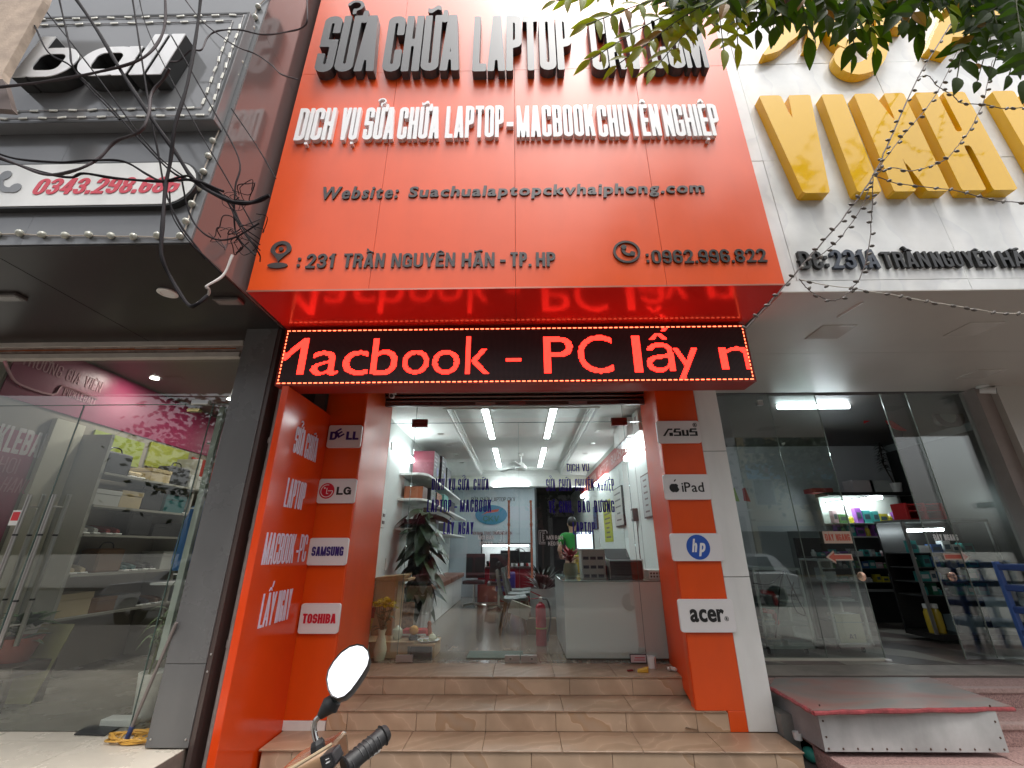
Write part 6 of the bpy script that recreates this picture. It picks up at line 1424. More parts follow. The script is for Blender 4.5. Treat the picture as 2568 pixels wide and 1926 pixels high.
# ---- left wall: shelves of boxes, breaker, wires
sh2 = []
for i, (v, ya, yb_, nm) in enumerate(((1168, 7.2, 11.8, 'upper'), (1228, 7.0, 11.8, 'middle'), (1302, 7.0, 11.9, 'lower'))):
    z = at(1030, v, x=-1.45).z if i else 2.86
    z = (2.72, 2.33, 1.90)[i]
    r = thing('wall_shelf', nm + ' white wall shelf with a rounded corner in the laptop shop', 'shelf', (-1.88, 8, z)); P = [(-1.884, 6.75), (-1.60, 6.75), (-1.50, 6.80), (-1.45, 6.90), (-1.44, 7.1), (-1.44, 11.9), (-1.884, 11.9)]
    MB().prism(P, Matrix.Translation((0, 0, z - .035)), .035).build('board', PLASW, r, bevel=.004); sh2.append(z)
BX = [('dark red and black', (.05, .012, .018)), ('black', (.02, .02, .022)), ('brown', (.12, .06, .04)), ('orange-edged grey', (.35, .10, .04)), ('teal-edged', (.10, .28, .26))]
def pcbox(desc, x, y, z, w_, d_, h_, mt, side=None, printed=True):
    r = thing('computer_box', desc, 'box', (x, y, z)); B().box(x, x + w_, y, y + d_, z + .001, z + h_).build('box_body', mt, r, bevel=.003)
    if side: B().box(x + .002, x + w_ - .002, y - .002, y - .0004, z + .004, z + h_ - .004).build('box_end', side, r)
    if printed:
        m_ = B()
        for k in range(4): m_.box(x + w_ + .0004, x + w_ + .0012, y + d_ * .12, y + d_ * random.uniform(.3, .6), z + h_ * (.82 - k * .14), z + h_ * (.86 - k * .14))
        tagp(m_.build('box_print', pm('box_print_m', (.35, .33, .36), rough=.6), r), kind='stuff')
        B().prism(ell(h_ * .17, h_ * .17, 20), frame((x + w_ + .0006, y + d_ * .68, z + h_ * .32), (0, 1, 0)), .0012).build('print_disc', pm('violet_disc', (.06, .05, .22), rough=.4), r)
    return r
DR = pm('box_dark_red', (.13, .015, .03), rough=.4); BKB = pm('box_black', (.022, .018, .024), rough=.4)
pcbox('big dark red and black computer case box on the upper shelf', -1.82, 7.3, sh2[0], .36, .50, .46, BKB, DR); pcbox('black computer case box behind the dark red one on the upper shelf', -1.82, 7.95, sh2[0], .38, .48, .50, BKB, BKB); pcbox('black computer case box farthest along the upper shelf', -1.82, 8.7, sh2[0], .36, .5, .42, BKB, BKB, False)
pcbox('low brown laptop box on the middle shelf nearest the glass', -1.84, 6.95, sh2[1], .30, .35, .21, pm('bx_brown', (.10, .045, .035), rough=.5), pm('bx_orange', (.4, .12, .05), rough=.5), False)
pcbox('grey box on the middle shelf beside the brown laptop box', -1.84, 7.4, sh2[1], .34, .42, .24, pm('bx_grey', (.10, .10, .10), rough=.5), BKB); pcbox('orange and black box on the middle shelf', -1.84, 7.95, sh2[1], .34, .5, .23, pm('bx_or2', (.30, .09, .03), rough=.5), BKB)
pcbox('teal-edged carton on the middle shelf', -1.84, 8.6, sh2[1], .36, .5, .27, pm('bx_teal', (.12, .32, .30), rough=.5), None, False); pcbox('dark case box deep on the middle shelf', -1.84, 9.4, sh2[1], .34, .8, .25, BKB, BKB, False)
pcbox('flat dark box on the lower shelf', -1.84, 7.1, sh2[2], .34, .5, .15, BKB, PLASB, False); pcbox('small black box standing on the lower shelf', -1.84, 8.2, sh2[2], .3, .3, .30, BKB, PLASB, False); pcbox('grey cartons standing on the lower shelf', -1.84, 9.3, sh2[2], .3, .7, .2, MT['bx_grey'], None, False)
p = at(953, 1300, x=-1.86); r = thing('breaker_box', 'white breaker box with a conduit on the left wall beside the door', 'breaker box', p); B().box(-1.884, -1.82, p.y - .06, p.y + .10, p.z - .12, p.z + .12).build('case', PLASW, r, bevel=.006)
for dz in (-.05, .04): B().box(-1.8195, -1.812, p.y - .02, p.y + .06, p.z + dz - .02, p.z + dz + .02).build('switch', pm('grey_sw', (.12, .12, .12)), r)
B().box(-1.884, -1.865, p.y + .01, p.y + .03, .5, p.z - .121).build('conduit', PLASW, r)
p = at(970, 1415, x=-1.87); r = thing('wall_switch', 'white switch plate low on the left wall behind the plant', 'switch', p); B().box(-1.884, -1.87, p.y - .05, p.y + .05, p.z - .08, p.z + .08).build('plate', PLASW, r, bevel=.003)
# ---- big leafy plant in a ribbed white pot
PX, PY = -1.47, 6.85
bp2 = thing('potted_plant', 'large dark-leaved hanging plant in a ribbed white planter by the left wall', 'plant', (PX, PY, .45))
prof = B(); n = 40; vs = []
for z, r_ in ((.46, .17), (.98, .22), (1.0, .22)):
    for k in range(n): a_ = 2 * PI * k / n; q_ = r_ * (1 if k % 2 else .95); vs.append((PX + q_ * math.cos(a_), PY + q_ * math.sin(a_), z))
fs = [(i * n + k, i * n + (k + 1) % n, (i + 1) * n + (k + 1) % n, (i + 1) * n + k) for i in range(2) for k in range(n)] + [tuple(range(2 * n, 3 * n))]
prof.add(vs, fs).build('planter', PLASW, bp2)
GL = [pm('plant_green_%d' % i, c, rough=.3, ns=9, na=.3) for i, c in enumerate(((.02, .038, .016), (.032, .055, .02), (.015, .026, .012)))]
lm = [broad_leaf(.34, .14, g_) for g_ in GL]
B().tube([(PX, PY, .9), (PX + .03, PY, 1.6), (PX, PY + .03, 2.2)], [.06, .045, .03], 8).build('moss_pole', pm('moss_pole', (.05, .035, .02), rough=.9, ns=20, na=.4), bp2)
random.seed(12)
for i in range(120):
    t = i / 120; z = .98 + 1.22 * t; r_ = .05 + .02 * math.sin(i); a_ = i * 2.39996
    link('leaf', lm[i % 3], bp2, Matrix.Translation((PX + r_ * math.cos(a_), PY + r_ * math.sin(a_), z)) @ Matrix.Rotation(a_, 4, 'Z') @ Matrix.Rotation(random.uniform(.25, 1.5) - .35 * t, 4, 'Y') @ Matrix.Rotation(random.uniform(-.5, .5), 4, 'X') @ Matrix.Scale(random.uniform(.95, 1.45), 4))
# ---- wooden altar cabinet with offerings
WOOD = ramp_mat('pine_wood', [(0, (.36, .22, .10)), (.5, (.45, .29, .15)), (1, (.52, .35, .19))], scale=4, rough=.4, stretch=(9, 9, .8), dist=.6)
al = thing('altar_cabinet', 'light wooden altar cabinet with a stepped front, inside the left fixed pane', 'cabinet', (-1.5, 5.8, .45))
B().box(-1.84, -1.55, 5.95, 6.30, .62, 1.22).build('cabinet_side', WOOD, al, bevel=.004); B().box(-1.86, -1.42, 5.93, 6.32, 1.222, 1.25).build('cabinet_top', WOOD, al, bevel=.004)
B().hexa([(-1.86, 5.9, 1.252), (-1.48, 5.9, 1.252), (-1.50, 6.3, 1.252), (-1.86, 6.3, 1.252), (-1.82, 5.9, 1.27), (-1.44, 5.88, 1.30), (-1.46, 6.3, 1.30), (-1.82, 6.3, 1.27)]).build('roof_board', WOOD, al)
B().box(-1.549, -1.40, 6.27, 6.30, .62, .95).build('carved_panel', pm('carved_wood', (.22, .13, .07), rough=.5, ns=25, na=.5, bump=1, bs=30), al)
B().box(-1.84, -1.22, 5.58, 6.30, .60, .62).build('altar_top', WOOD, al, bevel=.003); B().box(-1.82, -1.29, 5.60, 6.28, .452, .598).build('altar_base', WOOD, al)
B().box(-1.26, -1.02, 5.60, 5.63, .452, .57).build('step_front', pm('dark_gap_step', (.035, .03, .028), rough=.5), al); B().box(-1.30, -.98, 5.58, 6.0, .572, .595).build('step_top', WOOD, al, bevel=.003); B().box(-1.005, -.985, 5.60, 6.0, .452, .571).build('step_side', WOOD, al)
CERA = pm('cream_ceramic', (.55, .55, .38), rough=.15)
def vase(desc, x, y, z, prof, mt, name='vase'):
    r = thing(name, desc, name.replace('_', ' '), (x, y, z)); B().lathe(prof, (x, y, z), 20, cap=False).build('body', mt, r, smooth=True); return r
p = at(950, 1652, y=5.50)
v1 = vase('cream vase with yellow flowers standing inside the left glass pane', p.x, 5.52, .452, [(0, 0), (.055, 0), (.06, .02), (.075, .10), (.05, .2), (.035, .25), (.05, .30), (.046, .30), (.03, .25)], CERA)
fl_ = thing('flower_bunch', 'bunch of yellow chrysanthemums in the cream vase', 'flowers', (p.x, 5.52, .75))
random.seed(6); YEL = pm('yellow_petal', (.62, .46, .02), rough=.5, ns=40, na=.3); GST = pm('flower_stem', (.05, .09, .025), rough=.6)
fme = None
for i in range(26):
    a_ = i * 2.4; rr_ = .13 * math.sqrt((i + .5) / 26); x, y, z = p.x + rr_ * math.cos(a_) * 1.15, 5.52 + rr_ * math.sin(a_), 1.03 + random.uniform(-.03, .05) - rr_ * .35
    if fme is None:
        mb = MB()
        for k in range(14):
            t = 2 * PI * k / 14
            for rr2, hh2, l2 in ((.005, .008, .028), (.004, .018, .02)):
                d = V((math.cos(t + l2 * 9), math.sin(t + l2 * 9), 0)); s2 = V((-d.y, d.x, 0)); mb.add([d * rr2 + V((0, 0, hh2 * .5)), d * l2 * .7 + s2 * .007 + V((0, 0, hh2)), d * l2 + V((0, 0, hh2 * .8)), d * l2 * .7 - s2 * .007 + V((0, 0, hh2))], [(0, 1, 2, 3)])
        mb.ball((0, 0, .008), .012, .012, .008, 8, 5); o = mb.build('flower', YEL, None, local=True, recalc=False); fme = o.data; bpy.data.objects.remove(o)
    link('flower', fme, fl_, Matrix.Translation((x, y, z)) @ Matrix.Rotation(random.uniform(-.5, .5), 4, 'X') @ Matrix.Rotation(random.uniform(-.5, .5), 4, 'Y') @ Matrix.Scale(1.35, 4))
    if i % 2 == 0: B().tube([(p.x + .01 * math.cos(a_), 5.52 + .01 * math.sin(a_), .73), (x, y, z)], .003, 5).build('stem', GST, fl_)
sl = broad_leaf(.10, .045, GST)
for i in range(22): link('leaf', sl, fl_, Matrix.Translation((p.x + random.uniform(-.05, .05), 5.52 + random.uniform(-.03, .03), random.uniform(.76, .95))) @ Matrix.Rotation(i * 2.4, 4, 'Z') @ Matrix.Rotation(random.uniform(-.9, .3), 4, 'Y'))
p = at(910, 1625, y=5.56)
vase('pale green jar holding incense sticks at the far left of the glass', max(p.x, -1.77), 5.56, .452, [(0, 0), (.05, 0), (.05, .14), (.045, .14), (.045, .02)], CERA, 'incense_jar')
ib = thing('incense_sticks', 'bundle of yellow and red incense sticks in the pale green jar', 'incense', (-1.77, 5.56, .6)); random.seed(1)
for i in range(14): x = -1.77 + random.uniform(-.03, .03); dx = random.uniform(-.03, .07); B().tube([(x, 5.56, .49), (x + dx, 5.56 + random.uniform(-.02, .03), .86)], .005, 5).build('stick', pm('incense_yellow', (.45, .33, .05), rough=.7), ib); B().tube([(x + dx, 5.56, .86), (x + dx * 1.2, 5.56, .97)], .007, 5).build('red_tip', pm('incense_red', (.32, .04, .02), rough=.7), ib)
vase('small cream ceramic pot with a lid behind the flower vase', -1.45, 5.72, .621, [(0, 0), (.04, 0), (.06, .05), (.055, .10), (.03, .12), (.01, .14), (0, .14)], CERA, 'ceramic_pot')
r = thing('offering_box', 'red and white packet lying on the altar', 'box', (-1.3, 5.85, .63)); B().box(-1.42, -1.13, 5.80, 5.98, .64, .70).build('packet', pm('packet_red', (.45, .03, .03), rough=.4), r, bevel=.003); B().box(-1.42, -1.13, 5.798, 5.7995, .643, .662).build('packet_edge', PLASW, r)
r = thing('fruit', 'round orange fruit on a dark stand on the altar', 'fruit', (-1.25, 5.68, .63)); B().ball((-1.25, 5.68, .72), .055, .055, .05, 16, 10).build('fruit_body', pm('orange_fruit', (.55, .25, .02), rough=.5, bump=.2, bs=150), r, smooth=True); B().lathe([(.05, 0), (.055, .02), (.045, .045)], (-1.25, 5.68, .622), 14).build('stand', PLASB, r)
r = thing('tea_tray', 'white oval tray with a small cream teapot and cups', 'tray', (-1.08, 5.72, .60)); B().lathe([(0, .0), (.10, .0), (.13, .018), (.128, .022), (.10, .006), (0, .006)], (-1.08, 5.72, .597), 24, cap=False).build('tray', PLASW, r, smooth=True)
tpo = thing('teapot', 'small cream teapot on the white tray', 'teapot', (-1.04, 5.73, .605)); B().lathe([(0, 0), (.03, .0), (.045, .03), (.035, .06), (.012, .07), (.012, .08), (0, .085)], (-1.04, 5.73, .605), 16, cap=False).build('body', CERA, tpo, smooth=True); B().tube([(-1.0, 5.73, .62), (-.97, 5.73, .655)], [.01, .006], 6).build('spout', CERA, tpo)
for i in range(4): r = thing('tea_cup', 'tiny cream cup on the white tray beside the teapot', 'cup', (-1.16 + .03 * i, 5.66 + .02 * (i % 2), .605), 'tiny cups on the tea tray'); B().lathe([(.012, 0), (.018, .022), (.016, .022), (.01, .003), (0, .003)], (-1.16 + .033 * i, 5.66 + .03 * (i % 2), .604), 12, cap=False).build('cup_body', CERA, r, smooth=True)
r = thing('gold_figurine', 'small red and gold figurine standing behind the fruit', 'figurine', (-1.1, 5.9, .63)); B().lathe([(.03, 0), (.04, .03), (.03, .08), (.022, .10), (.028, .13), (.018, .155), (0, .16)], (-1.12, 5.93, .622), 14).build('figure', pm('red_gold', (.3, .08, .03), rough=.4), r, smooth=True)
# ---- bench, desk, chairs
be = thing('bench', 'long low bench with a brown cushion and white panelled sides', 'bench', (-1.6, 9.3, .45))
for k in range(3): B().box(-1.88, -1.46, 7.42 + k * 1.4, 8.80 + k * 1.4, .452, .95).build('side_panel', PLASW, be, bevel=.006)
BRL = pm('brown_leather', (.17, .07, .04), rough=.3, ns=8, na=.15)
for k in range(4): B().box(-1.88, -1.40, 7.40 + k * 1.06, 8.44 + k * 1.06, .952, 1.05).build('cushion', BRL, be, bevel=.03, segs=3, smooth=True)
dk2 = thing('work_bench', 'work bench with a red reflection painted on its front and a lit shelf at the back of the shop', 'desk', (-.4, 11, .45))
B().box(-1.0, .30, 10.9, 11.5, 1.16, 1.20).build('bench_top', pm('dark_top', (.05, .02, .02), rough=.3), dk2, bevel=.004); B().box(-1.0, .30, 10.92, 10.95, .46, 1.159).build('front_panel', pm('red_reflection_tint', (.14, .012, .02), rough=.2), dk2)  # front red painted in for the reflection of a red car
for x in (-.98, .27): B().box(x, x + .03, 11.4, 11.45, 1.201, 1.95).build('post', PLASB, dk2)
B().box(-.98, .30, 11.25, 11.5, 1.70, 1.73).build('upper_shelf', PLASB, dk2)
r = thing('desk_lamp', 'bright white lamp strip over the work bench', 'lamp', (-.3, 11.2, 1.68)); B().box(-.93, .2, 11.22, 11.30, 1.655, 1.69).build('lamp_strip', emis('desk_light', (.9, .97, 1), 8), r)
B().box(-.98, .29, 11.46, 11.48, 1.21, 1.69).build('lit_back', pm('pale_back', (.5, .5, .5)), dk2)
def monitor(desc, x, y, z, w_, h_, name='monitor'):
    r = thing(name, desc, 'monitor', (x, y, z)); B().box(x - w_ / 2, x + w_ / 2, y, y + .03, z + .08, z + .08 + h_).build('screen_case', PLASB, r, bevel=.004); B().box(x - .03, x + .03, y + .01, y + .03, z, z + .08).box(x - .1, x + .1, y - .05, y + .1, z, z + .01).build('stand', PLASB, r); return r
monitor('black monitor seen from behind on the work bench, left one', -.25, 11.0, 1.201, .45, .28); monitor('black monitor on the work bench beside the door handle', .10, 11.1, 1.201, .4, .25)
r = thing('desk_fan', 'round black desk fan on the work bench', 'fan', (-.08, 10.95, 1.2)); Mf = frame((-.02, 10.93, 1.45)); ring_prism('cage', ell(.16, .16, 28), ell(.145, .145, 28), Mf, .06, PLASB, r); B().lathe([(.05, 0), (.05, .08)], (-.02, 10.9, 1.45), 14, 'y').build('motor', PLASB, r); B().tube([(-.02, 10.97, 1.3), (-.02, 10.97, 1.205)], .015, 8).build('stem', PLASB, r)
for k in range(4): a_ = k * PI / 2 + .3; d = V((math.cos(a_), 0, math.sin(a_))); B().obox(V((-.02, 10.9, 1.45)) + d * .08, d * .06, V((0, .012, 0)), V((-d.z, 0, d.x)) * .035).build('blade', PLASB, r)
random.seed(14)
for i in range(14):
    x = random.uniform(-.95, .25); h_ = random.uniform(.04, .16); r = thing('bench_tool', ['black tool on the work bench', 'white adaptor on the work bench', 'green bottle on the work bench', 'red tool on the work bench'][i % 4], 'tool', (x, 11.2, 1.201), 'tools on the work bench'); B().box(x, x + .06, 11.15, 11.22, 1.2015, 1.2015 + h_).build('tool_body', [PLASB, PLASW, pm('bottle_green', (.05, .2, .03)), RED][i % 4], r, bevel=.004)
# swivel chairs at the desk and shell chairs
SHELL = pm('grey_green_shell', (.055, .07, .065), rough=.35); LEGW = ramp_mat('chair_wood', [(0, (.16, .08, .04)), (1, (.26, .14, .07))], scale=6, rough=.4, stretch=(8, 8, 1))
def shell_chair(desc, x, y, rz=0):
    r = thing('shell_chair', desc, 'chair', (x, y, .45), 'shell chairs in a row')
    vs = []; n, mm = 9, 7
    prof_ = [(-.22, .43), (-.20, .44), (-.05, .42), (.10, .42), (.18, .46), (.22, .60), (.26, .85)]
    for j, (yy_, z) in enumerate(prof_):
        for i in range(n):
            t = i / (n - 1) * 2 - 1; w_ = .24 - (.05 if j > 5 else 0); vs.append((x + t * w_, y + yy_ - (.04 * t * t if j > 3 else 0), .45 + z + .05 * t * t * (1 if j < 4 else .2)))
    fs = [(j * n + i, j * n + i + 1, (j + 1) * n + i + 1, (j + 1) * n + i) for j in range(mm - 1) for i in range(n - 1)]
    k = len(vs); vs += [(a_[0], a_[1] + .01, a_[2] - .015) for a_ in vs]; fs += [tuple(q + k for q in f_) for f_ in fs]
    for i in range(n - 1): fs += [(i, i + 1, k + i + 1, k + i), ((mm - 1) * n + i, (mm - 1) * n + i + 1, k + (mm - 1) * n + i + 1, k + (mm - 1) * n + i)]
    for j in range(mm - 1): fs += [(j * n, (j + 1) * n, k + (j + 1) * n, k + j * n), (j * n + n - 1, (j + 1) * n + n - 1, k + (j + 1) * n + n - 1, k + j * n + n - 1)]
    MB().add(vs, fs).build('shell', SHELL, r, smooth=True)
    for sx_ in (-1, 1):
        for sy_ in (-1, 1): B().tube([(x + sx_ * .12, y + sy_ * .10, .45 + .41), (x + sx_ * .21, y + sy_ * .2, .452)], [.022, .013], 8).build('leg', LEGW, r, smooth=True)
    return r
ch0 = shell_chair('grey-green shell chair with wooden legs nearest the glass', 0, 0); ch0.rotation_euler = (0, 0, 0)
for o_ in ch0.children: pass
ch0.location = (0, 0, 0)
for o_ in ch0.children:
    for v_ in o_.data.vertices: v_.co += V((0, 0, 0))
# children were built relative to (0, 0, .45); set the chair where it stands and turn it
ch0.location = (-.12, 7.2, .45); ch0.rotation_euler = (0, 0, math.radians(-95)); ch0.rotation_euler = (0, 0, math.radians(95))
dup(ch0, (-.06, 7.85, .45), math.radians(88), 'grey-green shell chair with wooden legs, second from the glass'); dup(ch0, (-.02, 8.5, .45), math.radians(92), 'grey-green shell chair with wooden legs, third from the glass')
r = thing('blue_bin', 'dark blue plastic bin under the work bench', 'bin', (-.35, 10.2, .45)); B().box(-.55, -.12, 10.1, 10.5, .75, 1.12).build('bin_body', pm('deep_blue', (.015, .02, .16), rough=.4), r, bevel=.015)
def office_chair(desc, x, y):
    r = thing('office_chair', desc, 'chair', (x, y, .45), 'black swivel chairs'); B().box(x - .23, x + .23, y - .22, y + .2, .90, .97).build('seat', PLASB, r, bevel=.03, segs=2, smooth=True); B().box(x - .21, x + .21, y + .2, y + .25, 1.0, 1.5).build('backrest', PLASB, r, bevel=.02, segs=2, smooth=True)
    B().tube([(x, y, .9), (x, y, .53)], .025, 8).build('column', STEEL, r)
    for k in range(5): a_ = k * 1.2566; B().tube([(x, y, .53), (x + .26 * math.cos(a_), y + .26 * math.sin(a_), .49)], .018, 6).build('foot', STEEL, r)
    return r
office_chair('black swivel chair between the bench and the work bench', -1.0, 10.1); office_chair('black swivel chair left of the shell chairs', -.45, 9.7)
# ---- fire extinguisher, planter with dark leaves, cartons
ex = at(1358, 1619, z=.45); ex_ = thing('fire_extinguisher', 'red fire extinguisher with a black hose standing inside the glass doors', 'fire extinguisher', ex)
EXR = pm('extinguisher_red', (.42, .025, .045), rough=.25)
B().lathe([(.0, 0), (.066, .0), (.068, .02), (.068, .42), (.055, .465), (.025, .485), (.022, .50)], (ex.x, ex.y, .452), 24, cap=False).build('cylinder', EXR, ex_, smooth=True)
B().lathe([(.022, .50), (.026, .51), (.026, .55), (.012, .56)], (ex.x, ex.y, .452), 12).build('valve', STEEL, ex_); B().bar((ex.x, ex.y, 1.02), (ex.x - .13, ex.y, 1.075), .02, .012).build('handle', EXR, ex_); B().bar((ex.x + .02, ex.y, .995), (ex.x - .13, ex.y, .985), .02, .010).build('lever', EXR, ex_)
B().tube(smooth_pts([(ex.x + .02, ex.y, .99), (ex.x + .09, ex.y - .01, .97), (ex.x + .125, ex.y, .82), (ex.x + .11, ex.y, .65), (ex.x + .09, ex.y, .60)], 6), .012, 8).build('hose', PLASB, ex_, smooth=True); B().tube([(ex.x + .09, ex.y, .60), (ex.x + .085, ex.y, .50)], [.014, .02], 8).build('nozzle', PLASB, ex_)
B().lathe([(.071, .19), (.071, .205)], (ex.x, ex.y, .452), 20).build('band', pm('yellow_band', (.5, .45, .15)), ex_)
pt = at(1366, 1590, z=.45); PXX, PYY = pt.x, pt.y + .25
pl2 = thing('potted_plant', 'dark spiky plant in a tall pale grey cylinder pot behind the fire extinguisher', 'plant', (PXX, PYY, .45))
B().lathe([(0, 0), (.17, 0), (.185, .02), (.205, .58), (.195, .58), (.19, .54), (0, .54)], (PXX, PYY, .452), 28, cap=False).build('pot', pm('pale_grey_pot', (.45, .46, .45), rough=.4), pl2, smooth=True)
zl_ = broad_leaf(.30, .05, pm('dark_leaf2', (.012, .02, .012), rough=.35)); random.seed(15)
for i in range(60): a_ = i * 2.4; link('leaf', zl_, pl2, Matrix.Translation((PXX + .06 * math.cos(a_), PYY + .06 * math.sin(a_), 1.0 + .15 * (i % 5) / 5)) @ Matrix.Rotation(a_, 4, 'Z') @ Matrix.Rotation(-random.uniform(.5, 1.3), 4, 'Y'))
r = thing('cardboard_box', 'brown cardboard box behind the fire extinguisher', 'box', (PXX, PYY - .3, .45)); B().box(PXX - .26, PXX + .20, PYY - .33, PYY - .215, .452, .66).build('carton_body', pm('cardboard', (.22, .16, .10), rough=.8), r, bevel=.004)
r = thing('tilted_card', 'pale beige card leaning on the tall pot', 'card', (PXX - .35, PYY - .3, .7)); B().obox((PXX - .36, PYY - .38, .78), V((.14, 0, -.05)), V((0, .02, .004)), V((.03, -.01, .08))).build('card', pm('beige_card', (.42, .40, .33), rough=.7), r)
# ---- white counter and what stands on it
c0 = at(1411, 1458, y=5.55); cx0 = .50
ct = thing('counter', 'white glass-fronted reception counter behind the right door', 'counter', (1.1, 5.6, .45)); MINT = pm('mint_white_panel', (.72, .78, .75), rough=.06, spec=.6)
B().box(cx0, 1.73, 5.55, 5.56, .465, 1.235).build('front_panel', MINT, ct, bevel=.002); B().box(cx0 + .001, cx0 + .012, 5.562, 6.9, .465, 1.235).build('side_panel', pm('counter_side', (.36, .38, .37), rough=.4), ct); B().box(cx0 - .01, 1.733, 5.54, 6.95, 1.237, 1.25).build('counter_top', pm('green_glass_top', (.20, .25, .23), rough=.06), ct, bevel=.002)
B().box(cx0 + .013, 1.73, 5.562, 6.9, .452, .464).build('base', pm('dark_base', (.04, .035, .03)), ct)
def u2x(u, y, v=1440): return at(u, v, y=y).x
x0 = u2x(1528, 5.75); x1 = u2x(1610, 5.75)
pr = thing('laminator', 'grey-black office printer with an upright paper tray on the counter', 'printer', ((x0 + x1) / 2, 5.8, 1.25)); GP = pm('printer_grey', (.055, .055, .058), rough=.4)
B().box(x0, x1, 5.68, 5.98, 1.251, 1.47).build('printer_body', GP, pr, bevel=.025, segs=3, smooth=True); B().box(x0 + .05, x1 - .05, 5.676, 5.679, 1.265, 1.31).build('paper_slot', PLASB, pr); B().hexa([(x0 + .02, 5.93, 1.47), (x1 - .08, 5.93, 1.47), (x1 - .08, 5.95, 1.47), (x0 + .02, 5.95, 1.47), (x0 - .01, 6.02, 1.60), (x1 - .10, 6.02, 1.60), (x1 - .10, 6.035, 1.60), (x0 - .01, 6.035, 1.60)]).build('paper_tray', pm('tray_grey', (.12, .13, .13), rough=.4), pr)
for k in range(5): B().box(x0 + .05, x1 - .05, 5.677, 5.6795, 1.36 + k * .018, 1.366 + k * .018).build('groove', PLASB, pr)
for x in (x0 - .006, x1 - .002): B().box(x, x + .008, 5.67, 5.99, 1.26, 1.48).build('side_trim', STEEL, pr, bevel=.003)
x0, x1 = u2x(1458, 5.72, 1410), u2x(1518, 5.72, 1410)
cg = thing('drawer_rack', 'pale grey plastic drawer rack on the counter beside the printer', 'drawer rack', (x0, 5.75, 1.25)); GPL = pm('pale_grey_plastic', (.40, .40, .37), rough=.4)
B().box(x0, x1, 5.70, 5.95, 1.251, 1.60).build('rack_body', GPL, cg, bevel=.01)
for k in range(3):
    for j in range(3): B().box(x0 + .02 + j * (x1 - x0 - .03) / 3, x0 + (j + 1) * (x1 - x0 - .03) / 3, 5.694, 5.699, 1.275 + k * .10, 1.31 + k * .10).build('opening', pm('rack_dark', (.05, .05, .07)), cg)
p = at(1431, 1410, y=6.1); v2 = vase('round glass vase with cloudy water on the counter', p.x, 6.15, 1.251, [(0, 0), (.07, 0), (.10, .06), (.09, .14), (.085, .17), (.08, .17), (.085, .12), (0, .03)], pm('murky_glass', (.22, .20, .12), rough=.08, spec=.8))
rp = thing('red_plant', 'reddish-pink leafy plant in the round vase on the counter', 'plant', (p.x, 6.15, 1.4)); rl = broad_leaf(.20, .045, pm('red_leaf', (.30, .03, .04), rough=.4, ns=12, na=.4)); random.seed(18)
for i in range(40): a_ = i * 2.4; link('leaf', rl, rp, Matrix.Translation((p.x, 6.15, 1.42 + .10 * (i / 40))) @ Matrix.Rotation(a_, 4, 'Z') @ Matrix.Rotation(-random.uniform(.1, 1.2), 4, 'Y'))
B().tube([(p.x, 6.15, 1.3), (p.x, 6.15, 1.46)], .01, 6).build('stem', pm('red_stem', (.2, .04, .03)), rp)
x0 = u2x(1621, 5.8); r = thing('wire_basket', 'white perforated basket at the right end of the counter', 'basket', (x0, 5.8, 1.25)); B().box(x0, 1.72, 5.70, 5.95, 1.251, 1.36).build('basket', PLASW, r, bevel=.006)
for k in range(4):
    for j in range(2): B().box(x0 + .02 + k * .035, x0 + .04 + k * .035, 5.694, 5.699, 1.275 + j * .035, 1.295 + j * .035).build('hole', pm('basket_hole', (.04, .04, .04)), r)
p = at(1512, 1425, y=5.8); r = thing('pink_toy', 'pink toy figure with a dark red card on the counter', 'toy', (p.x, 5.85, 1.25)); B().ball((p.x, 5.85, 1.45), .035, .03, .04, 10, 8).ball((p.x, 5.85, 1.38), .03, .03, .045, 10, 8).build('toy_body', pm('salmon_pink', (.60, .16, .17), rough=.5), r, smooth=True); B().box(p.x - .01, p.x + .07, 5.86, 5.87, 1.251, 1.40).build('card', pm('dred', (.3, .01, .03)), r)
p = at(1467, 1370, y=7.6); monitor('lit monitor behind the drawer rack', p.x, 7.6, 1.5, .32, .3); B().box(p.x - .13, p.x + .13, 7.595, 7.5995, 1.60, 1.86).build('screen', emis('screen_white', (.75, .9, 1), 1.2), bpy.data.objects['monitor.002'])
ds = thing('back_desk', 'dark desk with monitors behind the counter', 'desk', (1.2, 7.7, .45)); B().box(.70, 1.73, 7.4, 8.0, 1.20, 1.24).build('desk_top', PLASB, ds); B().box(.72, .76, 7.42, 7.98, .452, 1.199).build('leg', PLASB, ds); B().box(1.66, 1.70, 7.42, 7.98, .452, 1.199).build('leg', PLASB, ds)
r = thing('stack_box', 'box standing on the back desk under the lit monitor', 'box', (1.1, 7.6, 1.24)); B().box(p.x - .18, p.x + .2, 7.5, 7.75, 1.241, 1.498).build('box_body', pm('ochre_box', (.4, .28, .03), rough=.5), r, bevel=.004)
